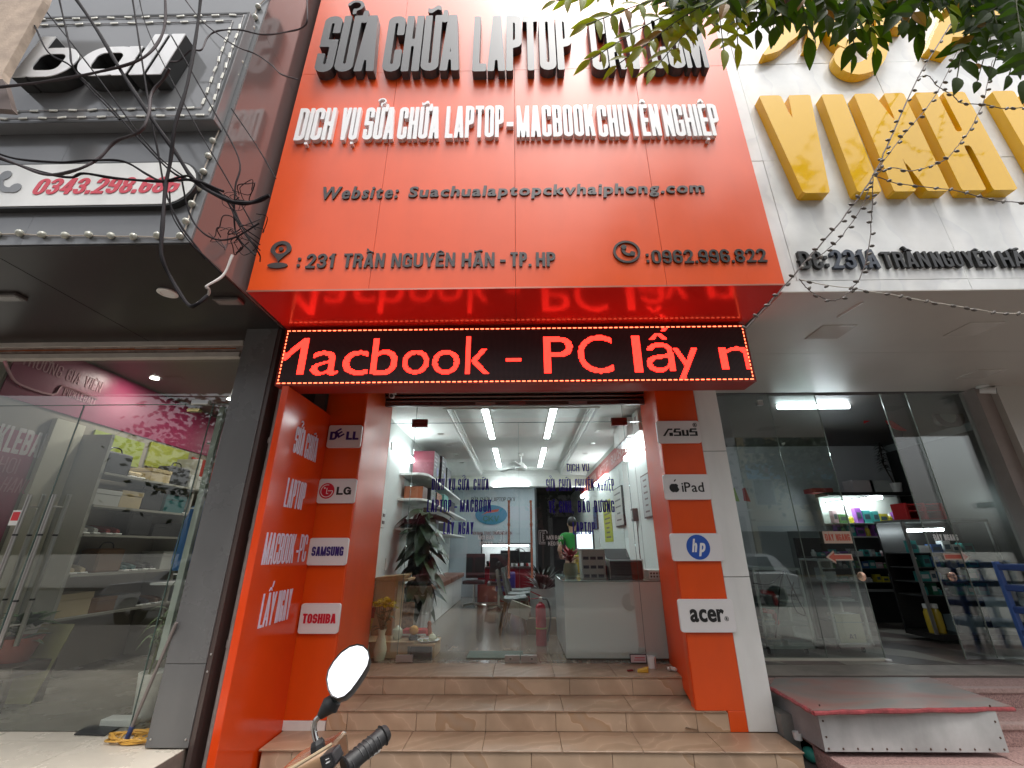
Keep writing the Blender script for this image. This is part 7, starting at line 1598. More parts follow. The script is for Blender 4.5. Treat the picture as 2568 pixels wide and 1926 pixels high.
# ---- back wall logo and words
pc = at(1232, 1291, y=12.19); lo = thing('wall_logo', 'blue oval wall logo with a red swoosh and green letters on the back wall', 'sign', pc)
rx_ = at(1272, 1291, y=12.19).x - pc.x; rz_ = at(1232, 1268, y=12.19).z - pc.z; Ml = frame(pc)
MB().prism(ell(rx_, rz_ * 1.05, 40), Ml, .02).build('oval', pm('sea_blue', (.03, .20, .32), rough=.4), lo)
P = [(-rx_ * .6, -rz_ * .05), (-rx_ * .2, rz_ * .45), (rx_ * .5, rz_ * .62), (rx_ * .42, rz_ * .35), (rx_ * .1, rz_ * .25), (-rx_ * .25, rz_ * .2)]; MB().prism(P, Ml @ Matrix.Translation((0, 0, .0205)), .01).build('swoosh', pm('swoosh_red', (.40, .08, .05), rough=.5), lo)
ctext(lo, 'CKV', (pc.x - rx_ * .5, 12.168, pc.z - rz_ * .72), (pc.x + rx_ * .5, 12.168, pc.z - rz_ * .72), rz_ * .62, .01, pm('logo_green', (.02, .16, .12), rough=.5), stem=.2, bar=.16)
gtext(lo, 'SỬA CHỮA LAPTOP CKV', 1181, 1258, 1292, 1257, 1247, 12.19, pm('charcoal', (.04, .04, .045), rough=.5), nm='wall_letter')
gtext(lo, 'Nơi Bạn Trao Trọn Niềm Tin'.replace('ơ', 'o').replace('ạ', 'a').replace('ọ', 'o').replace('ề', 'e').upper(), 1184, 1341, 1284, 1341, 1333, 12.19, pm('charcoal_red', (.2, .03, .03), rough=.5), nm='wall_letter')
# ---- the person in green
def skin_body(parent, name, verts, edges, mt, sub=2):
    me = bpy.data.meshes.new(name); me.from_pydata([v_[:3] for v_ in verts], edges, []); o = bpy.data.objects.new(name, me); COL.objects.link(o); o.parent = parent
    md = o.modifiers.new('skin', 'SKIN')
    for d_, v_ in zip(me.skin_vertices[0].data, verts): d_.radius = (v_[3], v_[4] if len(v_) > 4 else v_[3])
    me.skin_vertices[0].data[0].use_root = True; md.use_smooth_shade = True
    s_ = o.modifiers.new('sub', 'SUBSURF'); s_.levels = s_.render_levels = sub; me.materials.append(mt); return o
pp_ = at(1437, 1372, y=8.6); ps_ = thing('person', 'person in a green T-shirt standing with their back to the door', 'person', (pp_.x, 8.6, .45))
SK = pm('skin', (.45, .27, .19), rough=.55); HAIR = pm('black_hair', (.012, .01, .01), rough=.5); GRN = pm('green_shirt', (.015, .22, .03), rough=.7); TRS = pm('dark_trousers', (.02, .02, .03), rough=.8)
Vb = [(0, 0, .92, .13, .10), (0, 0, 1.08, .135, .10), (0, 0, 1.26, .16, .11), (0, 0, 1.37, .13, .09), (0, -.01, 1.43, .055), (0, -.02, 1.50, .07), (0, -.03, 1.58, .085), (0, -.03, 1.66, .06),
      (-.19, 0, 1.36, .055), (-.26, -.02, 1.12, .042), (-.20, .18, .98, .032), (-.16, .28, .99, .026), (.19, 0, 1.36, .055), (.26, -.02, 1.12, .042), (.20, .18, .98, .032), (.16, .28, .99, .026),
      (-.09, 0, .84, .095), (-.10, 0, .46, .06), (-.10, .02, .08, .042), (-.10, .12, .03, .04), (.09, 0, .84, .095), (.10, 0, .46, .06), (.10, .02, .08, .042), (.10, .12, .03, .04)]
Eb = [(0, 1), (1, 2), (2, 3), (3, 4), (4, 5), (5, 6), (6, 7), (3, 8), (8, 9), (9, 10), (10, 11), (3, 12), (12, 13), (13, 14), (14, 15), (0, 16), (16, 17), (17, 18), (18, 19), (0, 20), (20, 21), (21, 22), (22, 23)]
skin_body(ps_, 'body', Vb, Eb, SK)
skin_body(ps_, 't_shirt', [(0, 0, .90, .15, .12), (0, 0, 1.08, .15, .115), (0, 0, 1.26, .175, .125), (0, 0, 1.375, .135, .10), (0, -.005, 1.42, .065), (-.19, 0, 1.365, .07), (-.24, -.01, 1.20, .06), (.19, 0, 1.365, .07), (.24, -.01, 1.20, .06)], [(0, 1), (1, 2), (2, 3), (3, 4), (3, 5), (5, 6), (3, 7), (7, 8)], GRN)
skin_body(ps_, 'trousers', [(0, 0, .92, .14, .115), (-.09, 0, .82, .105), (-.10, 0, .46, .072), (-.10, .01, .07, .058), (.09, 0, .82, .105), (.10, 0, .46, .072), (.10, .01, .07, .058)], [(0, 1), (1, 2), (2, 3), (0, 4), (4, 5), (5, 6)], TRS)
B().ball((pp_.x, 8.6 - .045, .45 + 1.62), .088, .10, .10, 14, 10).build('hair', HAIR, ps_, smooth=True)
for s_ in (-1, 1): B().ball((pp_.x + s_ * .082, 8.6 - .02, .45 + 1.58), .012, .02, .03, 8, 6).build('ear', SK, ps_, smooth=True)
# ================================================================ glass doors of the laptop shop
gd_ = thing('glass_doors', 'frameless double glass doors of the laptop shop with copper-coloured bar handles', 'doors', (0, 5.4, .45))
zt_, zdo, zb_ = 3.43, 3.137, .46
xl_, xm, xr_ = -1.352, -.012, 1.345
B().box(-1.80, xr_ + .28, 5.40, 5.41, zdo + .004, zt_).build('transom_pane', GLASS, gd_); B().box(-1.80, xl_ - .004, 5.40, 5.41, zb_, zdo - .002).build('side_pane', GLASS, gd_); B().box(xr_ + .004, xr_ + .28, 5.40, 5.41, zb_, zdo - .002).build('side_pane', GLASS, gd_)
for a_, b_, nm in ((xl_, xm - .003, 'door_left'), (xm + .003, xr_, 'door_right')):
    B().box(a_, b_, 5.40, 5.41, zb_ + .012, zdo - .004).build('door_leaf', GLASS, gd_)
for x in (xl_ - .002, xm, xr_ + .002): B().box(x - .0015, x + .0015, 5.399, 5.411, zb_, zdo - .003).build('door_joint', EDGE, gd_)
B().box(-1.80, xr_ + .28, 5.399, 5.411, zdo - .0015, zdo + .0035).build('door_joint', EDGE, gd_)
for x in (xl_, xr_): B().box(x - .0015, x + .0015, 5.399, 5.411, zdo + .05, zt_).build('door_joint', EDGE, gd_)
PATCH = pm('copper_red_patch', (.28, .10, .09), rough=.25, metal=.7)
for s_, x in ((-1, xl_), (1, xr_)):
    xa, xb = (x - .05, x + .155) if s_ < 0 else (x - .155, x + .05)
    B().box(xa, xb, 5.385, 5.425, zdo + .004, zdo + .052).build('patch_fitting', PATCH, gd_, bevel=.003); B().box(xa, xb, 5.385, 5.425, zdo - .052, zdo + .000).build('patch_fitting', PATCH, gd_, bevel=.003)
SF = pm('satin_fitting', (.45, .42, .40), rough=.35, metal=.8)
for x0, x1 in ((at(1266, 1655, y=5.39).x, xm - .006), (xm + .006, at(1347, 1655, y=5.39).x)):
    o = B().box(x0, x1, 5.385, 5.425, zb_ + .0, zb_ + .065).build('lock_fitting', SF, gd_, bevel=.003)
    cx = (x0 + x1) / 2 + (-.02 if x1 < .05 else .03); B().prism(ell(.028, .017, 20), frame((cx, 5.3849, zb_ + .034)), .006).build('lock_plate', STEEL, gd_); B().prism(ell(.012, .009, 14), frame((cx, 5.3785, zb_ + .034)), .004).build('cylinder', pm('steel_dark', (.2, .2, .2), metal=1, rough=.3), gd_)
for x0, x1 in ((at(992, 1655, y=5.39).x, at(1034, 1655, y=5.39).x), (at(1583, 1655, y=5.39).x, at(1623, 1655, y=5.39).x)): B().box(x0, x1, 5.385, 5.425, zb_, zb_ + .065).build('corner_fitting', SF, gd_, bevel=.003)
r = thing('door_sign', 'small dark-framed card sign with pink writing at the foot of the right door', 'sign', (1.33, 5.37, .46)); x0, x1 = at(1580, 1655, y=5.37).x, at(1622, 1655, y=5.37).x
B().box(x0, x1, 5.365, 5.375, .458, .545).build('frame', PLASB, r, bevel=.002); B().box(x0 + .008, x1 - .008, 5.363, 5.3645, .466, .537).build('card', pm('pale_pink_card', (.55, .45, .45), rough=.6), r)
tagp(B().box(x0 + .05, x1 - .02, 5.3618, 5.3627, .505, .515).box(x0 + .04, x1 - .02, 5.3618, 5.3627, .485, .493).build('print_lines', pm('pink_line', (.5, .08, .1)), r), kind='stuff')
for u, nm in ((1276, 'handle'), (1333, 'handle')):
    for yy_ in (5.345, 5.465):
        x = at(u, 1350, y=5.35).x; za, zb2 = at(u, 1255, y=5.35).z, at(u, 1450, y=5.35).z
        prof_ = []; n_ = 4; L = za - zb2
        pts = []; rs_ = []
        for k in range(29):
            t = k / 28; z = za - L * t; pts.append((x, yy_, z)); q_ = abs(((t * 3.0 + .02) % 1) - .5); rs_.append(.0125 + .006 * max(0, .5 - 6 * abs(q_ - .5)) * 2 - .003 * max(0, 1 - 9 * abs(q_ - .36)))
        B().tube(pts, rs_, 12).build('handle_bar', COPPER, gd_, smooth=True)
    for z in (za - .12, zb2 + .12): B().tube([(x, 5.345, z), (x, 5.465, z)], .006, 8).build('handle_bolt', COPPER, gd_)
NV = pm('violet_vinyl', (.018, .008, .30), rough=.6)
Yv = 5.3975
gtext(gd_, 'DỊCH VỤ', 1082, 1229, 1141, 1229, 1200, Yv, NV); gtext(gd_, 'SỬA CHỮA', 1148, 1229, 1226, 1229, 1201, Yv, NV)
gtext(gd_, 'LAPTOP', 1070, 1284, 1131, 1284, 1253, Yv, NV); gtext(gd_, '-', 1139, 1284, 1146, 1284, 1253, Yv, NV); gtext(gd_, 'MACBOOK', 1153, 1284, 1232, 1284, 1253, Yv, NV)
gtext(gd_, 'LẤY NGAY', 1111, 1340, 1187, 1340, 1309, Yv, NV)
gtext(gd_, 'DỊCH VỤ', 1422, 1182, 1478, 1182, 1163, Yv, NV); gtext(gd_, 'SỬA CHỮA CHUYÊN NGHIỆP', 1370, 1231, 1541, 1231, 1201, Yv, NV, space=.2)
gtext(gd_, 'VỆ SINH,', 1377, 1286, 1443, 1285, 1256, Yv, NV); gtext(gd_, 'BẢO DƯỠNG'.replace('Ỡ', 'Ơ'), 1450, 1285, 1542, 1285, 1255, Yv, NV); gtext(gd_, 'LAPTOP', 1437, 1340, 1493, 1340, 1309, Yv, NV)
WV = pm('white_vinyl', (.7, .7, .7), rough=.5)
for u0, u1, ui, mir in ((1199, 1239, 1256, -1), (1371, 1412, 1362, 1)):
    gtext(gd_, 'MỜI BẠN', u0, 1353, u1, 1353, 1343, Yv, WV, .17, .15); gtext(gd_, 'KÉO RA', u0 + 4, 1368, u1 - 3, 1368, 1358, Yv, WV, .17, .15)
    p = at(ui, 1347, y=Yv); Mh = frame((p.x, Yv, p.z)); s_ = .0034
    for pts in ([(-14, -22), (-14, 22), (10, 22), (14, 18), (14, 12)], [(-9, -17), (-9, 17), (6, 17)], [(6, 12), (-1, 12), (-1, 5), (4, 5), (-1, 5), (-1, -2), (4, -2), (-1, -2), (-1, -9), (4, -9), (-1, -14)], [(-14, -22), (8, -22)], [(-9, -17), (8, -17)]):
        P = [Mh @ V((mir * x * s_, y * s_, .0015)) for x, y in pts]; B().tube(P, .0035, 4).build('hand_icon', WV, gd_)
# ---- litter on the top step
p = at(1636, 1675, z=.452); r = thing('paper_cup', 'white paper cylinder with a dark stripe standing on the top step', 'cup', p)
B().lathe([(.0, .0), (.042, 0), (.044, .105), (.041, .105), (.039, .004)], p, 18, cap=False).build('cup_body', PLASW, r, smooth=True); B().obox(p + V((.02, -.038, .05)), V((.002, 0, 0)), V((0, .001, 0)), V((0, 0, .045))).build('stripe', PLASB, r)
p = at(1612, 1685, z=.452); r = thing('yellow_packet', 'crushed yellow packet lying on the top step', 'packet', p); B().hexa([p + V(q_) for q_ in ((-.06, -.03, 0), (.05, -.035, 0), (.06, .03, 0), (-.05, .03, 0), (-.055, -.025, .02), (.04, -.03, .03), (.07, .02, .045), (-.045, .025, .022))]).build('packet_body', pm('packet_yellow', (.62, .36, .03), rough=.4), r, bevel=.003)
p = at(1581, 1684, z=.452); r = thing('lighter', 'small dark red lighter on the top step', 'lighter', p); B().bar(p + V((-.03, 0, .008)), p + V((.03, .02, .008)), .02, .014).build('lighter_body', pm('lighter_red', (.2, .01, .02), rough=.3), r, bevel=.003); B().bar(p + V((.031, .0205, .008)), p + V((.042, .024, .008)), .018, .012).build('lighter_top', STEEL, r)
p = at(1685, 1683, z=.452); r = thing('crumpled_paper', 'crumpled white paper lump at the right end of the top step', 'paper', p); random.seed(31)
mb = B()
for k in range(7): mb.ball((p.x + random.uniform(-.03, .03), p.y + random.uniform(-.015, .015), .468 + random.uniform(0, .02)), .022, .02, .018, 7, 5)
mb.build('paper_lump', pm('crumple', (.62, .58, .52), rough=.8, bump=1, bs=60), r)
p = at(1737, 1837, z=.152); r = thing('dead_leaf', 'curled brown dead leaf on the lowest tread by the red pillar', 'leaf', p); link('leaf_blade', broad_leaf(.16, .05, pm('dead_leaf', (.07, .04, .02), rough=.8, bump=.6)), r, Matrix.Translation(p + V((-.06, 0, .03))) @ Matrix.Rotation(.2, 4, 'Z'))
p = at(1216, 1648, z=.452); r = thing('door_mat', 'grey-green door mat just inside the glass doors', 'mat', (-.28, 5.75, .45)); B().box(-.62, .02, 5.58, 5.93, .452, .464).build('mat_sheet', pm('grey_green_mat', (.10, .13, .11), rough=.9, bump=.6, bs=90), r, bevel=.004)
p = at(992, 992, y=5.0); c = V((at(985, 985, y=4.9).x, 4.9, at(985, 985, y=4.9).z)); cctv('small camera under the lintel at the left end of the shutter', c, c + V((.05, -.4, 0)), .9)
# ================================================================ overhead cables, top left
W_ = [
 ('thick black cable sagging from the top edge down to the bundle beside the sign', .013, 2.0, CABLE, [(150, -60), (235, 62), (305, 180), (372, 285), (440, 382), (490, 455), (560, 497), (600, 509), (640, 506), (676, 490)]),
 ('black cable hanging steeply across the telephone panel and ending in a white loop', .010, 1.95, CABLE, [(508, -60), (496, 60), (470, 210), (440, 310), (428, 400), (415, 470), (408, 560), (405, 640), (430, 700), (470, 762), (492, 764), (520, 742)]),
 ('pale end of the hanging cable looping below the grey fascia corner', .007, 1.96, pm('pale_cable', (.45, .42, .40), rough=.5), [(492, 764), (521, 741), (524, 725), (519, 717), (560, 690), (583, 640)]),
 ('thin cable running down past the white letters to the telephone panel', .006, 2.1, CABLE, [(325, -50), (345, 80), (362, 190), (378, 290), (398, 390), (415, 480), (450, 560), (495, 622), (515, 650)]),
 ('thin straight cable slanting from the top to the tangle', .004, 2.15, CABLE, [(340, -50), (365, 60), (420, 180), (500, 330), (570, 450), (640, 575)]),
 ('thin cable crossing the round letters from the top left corner', .006, 2.05, CABLE, [(30, -50), (85, 60), (120, 130), (170, 160), (195, 185), (270, 260), (350, 350), (430, 430), (484, 455)]),
 ('second thin cable crossing the round letters from the top left', .005, 2.1, CABLE, [(60, -40), (165, 90), (250, 200), (330, 310), (400, 395), (470, 450)]),
 ('grey cable rising from the left edge over the letters to the top', .009, 2.0, CABLEG, [(-40, 222), (100, 207), (240, 182), (350, 150), (400, 100), (415, 40), (410, -60)]),
 ('wavy cable along the top of the telephone panel', .007, 2.0, CABLE, [(-40, 372), (40, 398), (150, 407), (230, 402), (310, 405), (370, 438), (410, 454), (470, 441), (498, 462)]),
 ('grey cable dipping under the sign box and rising to the joint on the letters', .009, 1.98, CABLEG, [(-40, 378), (50, 415), (120, 438), (195, 425), (250, 395), (290, 355), (350, 330), (372, 290), (380, 235), (408, 200), (425, 172)]),
 ('lowest cable over the top edge of the red telephone number', .008, 2.02, CABLE, [(-40, 385), (100, 430), (175, 445), (210, 435), (290, 447), (400, 455), (485, 452), (560, 480)]),
 ('thin grey cable running right to the red sign near the top', .005, 2.2, CABLEG, [(430, -50), (500, 45), (560, 95), (600, 120), (640, 135), (680, 162), (705, 186), (748, 200)]),
 ('curly pale cable from the letter joint to the top of the dark return', .006, 2.2, CABLEG, [(425, 155), (450, 152), (478, 126), (505, 125), (520, 95), (545, 78), (600, 75), (660, 87), (720, 80), (760, 68), (771, 40), (766, -50)]),
 ('thin straight cable on the dark return panel', .004, 2.3, CABLE, [(580, 272), (640, 360), (692, 448)]),
 ('thin cable falling through the bundle below the bulb string', .005, 2.1, CABLE, [(430, 90), (520, 250), (598, 395), (590, 470), (588, 560), (600, 600), (640, 640)]),
 ('thin cable hanging into the corner of the grey fascia', .005, 2.05, CABLE, [(455, 445), (470, 520), (495, 570), (540, 600), (590, 595), (650, 560)]),
 ('short cable dropping in front of the white letters', .006, 2.0, CABLE, [(140, -40), (160, 50), (175, 120), (180, 160), (205, 200), (300, 300)]),
 ('thin wire crossing below the telephone panel', .004, 2.1, CABLE, [(425, 480), (432, 540), (470, 600), (510, 640), (560, 690)]),
]
for d, r_, y, mt, pts in W_:
    P = [at(u, v, y=y + .03 * math.sin(i * 1.7)) for i, (u, v) in enumerate(pts)]; r = thing('cable', d, 'cable', P[0]); B().tube(smooth_pts(P, 6), [r_ * (1.0 + .12 * math.sin(k_ * .9)) for k_ in range(6 * (len(P) - 1) + 1)], 8).build('cable_run', mt, r, smooth=True)
tg = thing('cable_tangle', 'tangled bundle of thin black cables between the grey fascia and the red sign', 'cable', at(590, 500, y=2.1)); random.seed(41)
for i in range(9):
    c = V((random.uniform(555, 635), random.uniform(470, 620), 0)); P = []
    for k in range(9): a_ = k * random.uniform(.6, 1.1) + i; rr_ = random.uniform(12, 40); P.append(at(c.x + rr_ * math.cos(a_), c.y + rr_ * .9 * math.sin(a_), y=2.1 + .06 * math.sin(k + i)))
    B().tube(smooth_pts(P, 5), random.uniform(.002, .0035), 6).build('loop', CABLE if i % 4 else CABLEG, tg, smooth=True)
for i in range(5): B().tube(smooth_pts([at(486 + 4 * i, 452, y=2.05), at(540 + i * 6, 482 + i * 3, y=2.08), at(578 + i * 5, 500 + i * 16, y=2.1), at(600 + i * 12, 560 + i * 18, y=2.15), at(652, 600 + i * 14, y=2.3)], 5), .004, 6).build('strand', CABLE, tg, smooth=True)
# ================================================================ fairy lights, right
FB = pm('fairy_bulb', (.10, .085, .07), rough=.4); FL_ = [
 ('main dark string-light cable slanting down from the leaves across the gold letters', 2.75, [(2385, 60), (2300, 200), (2232, 350), (2190, 440), (2110, 552), (1990, 690), (1950, 738), (1872, 822)], 3),
 ('string of tiny bulbs beside the main cable above the gold word', 2.7, [(2425, 70), (2352, 230), (2262, 342), (2212, 410), (2188, 440)], 1),
 ('string of tiny bulbs bending right over the last gold letter', 2.72, [(2490, 150), (2478, 205), (2464, 262), (2432, 325), (2402, 365), (2368, 402), (2290, 428), (2236, 420), (2192, 438)], 1),
 ('string of tiny bulbs running right from the leaves to the photo edge', 2.72, [(2300, 195), (2328, 190), (2350, 215), (2390, 240), (2412, 258), (2468, 262), (2520, 272), (2600, 268)], 1),
 ('string of tiny bulbs running right across the foot of the gold word', 2.74, [(2190, 440), (2262, 462), (2380, 475), (2450, 492), (2510, 505), (2600, 508)], 1),
 ('string of tiny bulbs parallel to the main cable below the gold word', 2.78, [(2180, 470), (2160, 520), (2112, 590), (2060, 640), (2040, 652)], 1),
 ('string of tiny bulbs hanging straight down to the address letters', 2.78, [(2190, 445), (2188, 510), (2184, 565), (2178, 625), (2160, 690), (2132, 728)], 1),
 ('long pale string of bulbs along the lower edge of the white fascia', 2.9, [(2004, 700), (2060, 712), (2200, 733), (2300, 752), (2400, 768), (2500, 784), (2600, 788)], 1),
 ('short sagging string of bulbs beside the corner of the red sign', 2.9, [(2004, 700), (2030, 728), (2070, 750), (2100, 752), (2135, 730)], 1)]
fbm = B().lathe([(.004, -.012), (.010, 0), (.009, .016), (.003, .024)], (0, 0, 0), 8).build('bulb', FB, None, smooth=True, local=True); fb = fbm.data; bpy.data.objects.remove(fbm)
random.seed(43)
for d, y, pts, thick in FL_:
    P = smooth_pts([at(u, v, y=y) for u, v in pts], 6); r = thing('fairy_lights', d, 'string lights', P[0]); mt = pm('brown_wire', (.07, .05, .045), rough=.6) if 'pale' not in d else pm('pale_wire3', (.45, .42, .36), rough=.6)
    P = [p + V((random.uniform(-.004, .004), 0, random.uniform(-.004, .004))) for p in P]
    B().tube(P, .0035 * (1.6 if thick > 1 else 1), 5).build('wire', mt, r)
    acc = 0
    for a, b in zip(P, P[1:]):
        acc += (b - a).length
        if acc > .085: acc = 0; s_ = random.choice((-1, 1)); M_ = Matrix.Translation(b + V((s_ * .012, 0, -.006))) @ Matrix.Rotation(s_ * random.uniform(.5, 2.0), 4, 'Y') @ Matrix.Scale(1.15, 4); link('bulb', fb, r, M_)
# ================================================================ the tree overhead
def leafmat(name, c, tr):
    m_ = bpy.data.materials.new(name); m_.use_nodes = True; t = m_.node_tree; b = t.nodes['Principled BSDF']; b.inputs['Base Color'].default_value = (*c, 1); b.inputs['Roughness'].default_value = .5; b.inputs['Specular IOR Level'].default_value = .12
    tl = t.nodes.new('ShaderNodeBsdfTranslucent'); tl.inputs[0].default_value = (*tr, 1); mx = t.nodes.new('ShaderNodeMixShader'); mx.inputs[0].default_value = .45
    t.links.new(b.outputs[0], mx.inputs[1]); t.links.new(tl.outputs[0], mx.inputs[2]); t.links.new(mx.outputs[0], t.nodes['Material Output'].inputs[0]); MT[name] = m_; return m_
LLIT_ = leafmat('backlit_leaf_tint', (.13, .24, .015), (.34, .48, .02)); LSHD_ = leafmat('shaded_leaf_tint', (.020, .045, .004), (.05, .12, .004)); LB_ = leafmat('yellowing_leaf', (.20, .13, .02), (.3, .18, .02))  # bright and dark greens paint backlight and shade into the leaf colours
def leaflet(mt, L=.10, w_=.032):
    mb = MB(); vs = []; n = 5
    for i in range(n + 1):
        t = i / n; q_ = w_ * .5 * math.sin(PI * (.06 + .92 * t ** .85)); z = -.16 * L * t * t; vs += [(-q_, L * t, z + q_ * .3), (0, L * t, z), (q_, L * t, z + q_ * .3)]
    fs = []
    for i in range(n): fs += [(i * 3, i * 3 + 1, i * 3 + 4, i * 3 + 3), (i * 3 + 1, i * 3 + 2, i * 3 + 5, i * 3 + 4)]
    o = mb.add(vs, fs).build('leaf', mt, None, recalc=False, local=True, smooth=True); me = o.data; bpy.data.objects.remove(o); return me
LF = {'y': [leaflet(LLIT_, .15, .044), leaflet(LLIT_, .12, .042)], 'o': [leaflet(LSHD_, .155, .066), leaflet(LSHD_, .13, .060)], 'b': [leaflet(LB_, .12, .050)]}
tree = thing('tree', 'street tree whose leafy branches hang into the top right of the photo', 'tree', (3.4, -.6, 0))
BARK = pm('bark', (.07, .055, .04), rough=.95, ns=12, na=.4, bump=1, bs=30)
B().tube([(3.4, -.6, 0), (3.42, -.6, 1.2), (3.35, -.55, 2.6), (3.2, -.4, 4.2), (3.1, -.3, 6.0)], [.20, .16, .14, .12, .07], 14).build('trunk', BARK, tree, smooth=True)
limbs = [[(3.3, -.5, 3.6), (2.7, .2, 4.3), (2.1, 1.0, 4.55), (1.5, 1.5, 4.45)], [(3.2, -.4, 4.4), (2.9, .6, 4.7), (2.7, 1.3, 4.5)], [(3.1, -.3, 5.0), (1.8, -.6, 5.8), (.6, -.8, 6.2)], [(3.15, -.35, 4.8), (4.2, .2, 5.4), (5.0, .6, 5.6)]]
for L_ in limbs: B().tube(smooth_pts(L_, 4), [.07 - .055 * i / 12 for i in range(13)][:len(smooth_pts(L_, 4))] if len(L_) == 4 else [.06 - .04 * i / 8 for i in range(9)], 8).build('limb', BARK, tree, smooth=True)
random.seed(50)
cnt = 0; rest = {'y': MB(), 'o': MB(), 'b': MB()}; TW = MB()
def frond(u0, v0, u1, v1, kind, y=1.75, n=6, hang=.6):
    global cnt
    y0, y1 = y + random.uniform(-.1, .1), y + random.uniform(-.15, .15); a, b = at(u0, v0, y=y0), at(u1, v1, y=y1)
    P = smooth_pts([a, a.lerp(b, .5) + V((0, 0, .03)), b], 5); TW.tube(P, .003, 4)
    for i in range(n * 2 + 1):
        t = (i // 2 + .6) / (n + .4); t = min(t, 1); k = t * (len(P) - 1); j = min(int(k), len(P) - 2); p = P[j].lerp(P[j + 1], k - j)
        d = (b - a).normalized(); s_ = (-1, 1)[i % 2] if i < n * 2 else 0; side = d.cross(V((random.uniform(-.2, .2), -1, .1))).normalized()
        dr = (d * .45 + side * s_ * .95 + V((0, 0, -hang)) + V((random.uniform(-.2, .2), random.uniform(-.25, .25), random.uniform(-.1, .1)))).normalized()
        if s_ == 0: dr = (d + V((0, 0, -hang * .5))).normalized()
        nrm = V((random.uniform(-.45, .45), -1.0, random.uniform(-.7, .3))).normalized(); x_ = dr.cross(nrm).normalized(); z_ = x_.cross(dr)
        M_ = Matrix.Identity(4)
        for c_i, ax in enumerate((x_, dr, z_)):
            for r_i in range(3): M_[r_i][c_i] = ax[r_i]
        M_.translation = p; kd = kind if random.random() > .06 else 'b'; me = random.choice(LF[kd]); M_ = M_ @ Matrix.Scale(random.uniform(.75, 1.15), 4)
        if cnt < 300: link('leaf', me, tree, M_); cnt += 1
        else: rest[kd].add([M_ @ v_.co for v_ in me.vertices], [tuple(q_.vertices) for q_ in me.polygons])
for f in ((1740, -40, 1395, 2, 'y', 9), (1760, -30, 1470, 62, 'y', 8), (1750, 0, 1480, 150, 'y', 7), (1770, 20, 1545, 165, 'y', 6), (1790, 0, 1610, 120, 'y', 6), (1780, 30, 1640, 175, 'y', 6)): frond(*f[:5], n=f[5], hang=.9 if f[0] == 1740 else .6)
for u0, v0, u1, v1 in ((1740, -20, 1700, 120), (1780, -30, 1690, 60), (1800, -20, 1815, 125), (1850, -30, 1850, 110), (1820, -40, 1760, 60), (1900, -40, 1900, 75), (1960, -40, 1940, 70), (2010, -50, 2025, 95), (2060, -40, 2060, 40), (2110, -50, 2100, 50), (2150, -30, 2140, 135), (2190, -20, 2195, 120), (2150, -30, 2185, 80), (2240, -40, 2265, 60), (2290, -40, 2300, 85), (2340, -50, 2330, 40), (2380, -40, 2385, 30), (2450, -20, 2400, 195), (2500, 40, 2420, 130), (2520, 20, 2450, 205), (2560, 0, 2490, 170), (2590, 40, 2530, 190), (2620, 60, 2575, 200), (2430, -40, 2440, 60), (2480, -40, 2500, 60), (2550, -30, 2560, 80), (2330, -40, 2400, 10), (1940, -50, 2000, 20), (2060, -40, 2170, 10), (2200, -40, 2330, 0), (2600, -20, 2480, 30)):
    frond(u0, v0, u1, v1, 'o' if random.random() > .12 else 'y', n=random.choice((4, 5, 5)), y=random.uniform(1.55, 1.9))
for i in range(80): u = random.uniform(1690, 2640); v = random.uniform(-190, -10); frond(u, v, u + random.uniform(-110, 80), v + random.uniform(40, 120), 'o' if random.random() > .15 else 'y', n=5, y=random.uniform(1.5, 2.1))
tagp(TW.build('twigs', pm('green_twig', (.04, .045, .015), spec=.1, rough=.7), tree), kind='stuff')
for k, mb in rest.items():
    if mb.v: tagp(mb.build('foliage', {'y': LLIT_, 'o': LSHD_, 'b': LB_}[k], tree, recalc=False), kind='stuff')
cr = MB()
for i in range(1700):
    c = random.choice(((1.2, -1.6, 6.3, 1.5), (3.0, -1.0, 6.8, 1.4), (2.6, -3.2, 6.6, 1.4))); q_ = V((random.gauss(0, 1), random.gauss(0, 1), random.gauss(0, .7))) * c[3] * .45; p = V(c[:3]) + q_
    if p.y > .3 and p.z < 5.2 + p.y: continue
    d = V((random.uniform(-1, 1), random.uniform(-1, 1), random.uniform(-.8, .3))).normalized(); x_ = d.orthogonal().normalized(); cr.add([p, p + d * .10 + x_ * .05, p + d * .22, p + d * .10 - x_ * .05], [(0, 1, 2, 3)])
tagp(cr.build('crown', LSHD_, tree, recalc=False), kind='stuff')
# ================================================================ scooter: mirror and right grip in the foreground
def onplane(u, v, P0, n):
    d = RX * ((u - 1284) / FPX) + RD * ((v - 963) / FPX) + RF; return CAM + d * ((P0 - CAM).dot(n) / d.dot(n))
YM = 1.30
sc_ = thing('scooter', 'gold-beige scooter of which only the round mirror and right grip reach into the photo', 'scooter', (-.55, 1.2, 0))
mc = at(873, 1685, y=YM); mn = V((-.04, -.80, .62)).normalized()
A0 = [(745, 690), (790, 700), (825, 735), (836, 790), (822, 850), (780, 920), (735, 985), (690, 1045), (640, 1090), (590, 1106), (548, 1085), (520, 1035), (507, 960), (520, 890), (560, 820), (620, 750), (685, 705)]
G = [onplane(660 + x / 3.155, 1400 + y / 3.155, mc, mn) for x, y in A0]; cc = sum(G, V((0, 0, 0))) / len(G)
RIM = pm('mirror_housing', (.035, .036, .038), rough=.35); n = len(G); vs = []; rings = [(1.0, .0), (1.045, .004), (1.06, -.004), (1.02, -.022), (.8, -.042), (.4, -.052)]
for s_, off in rings: vs += [cc + (p - cc) * s_ + mn * off for p in G]
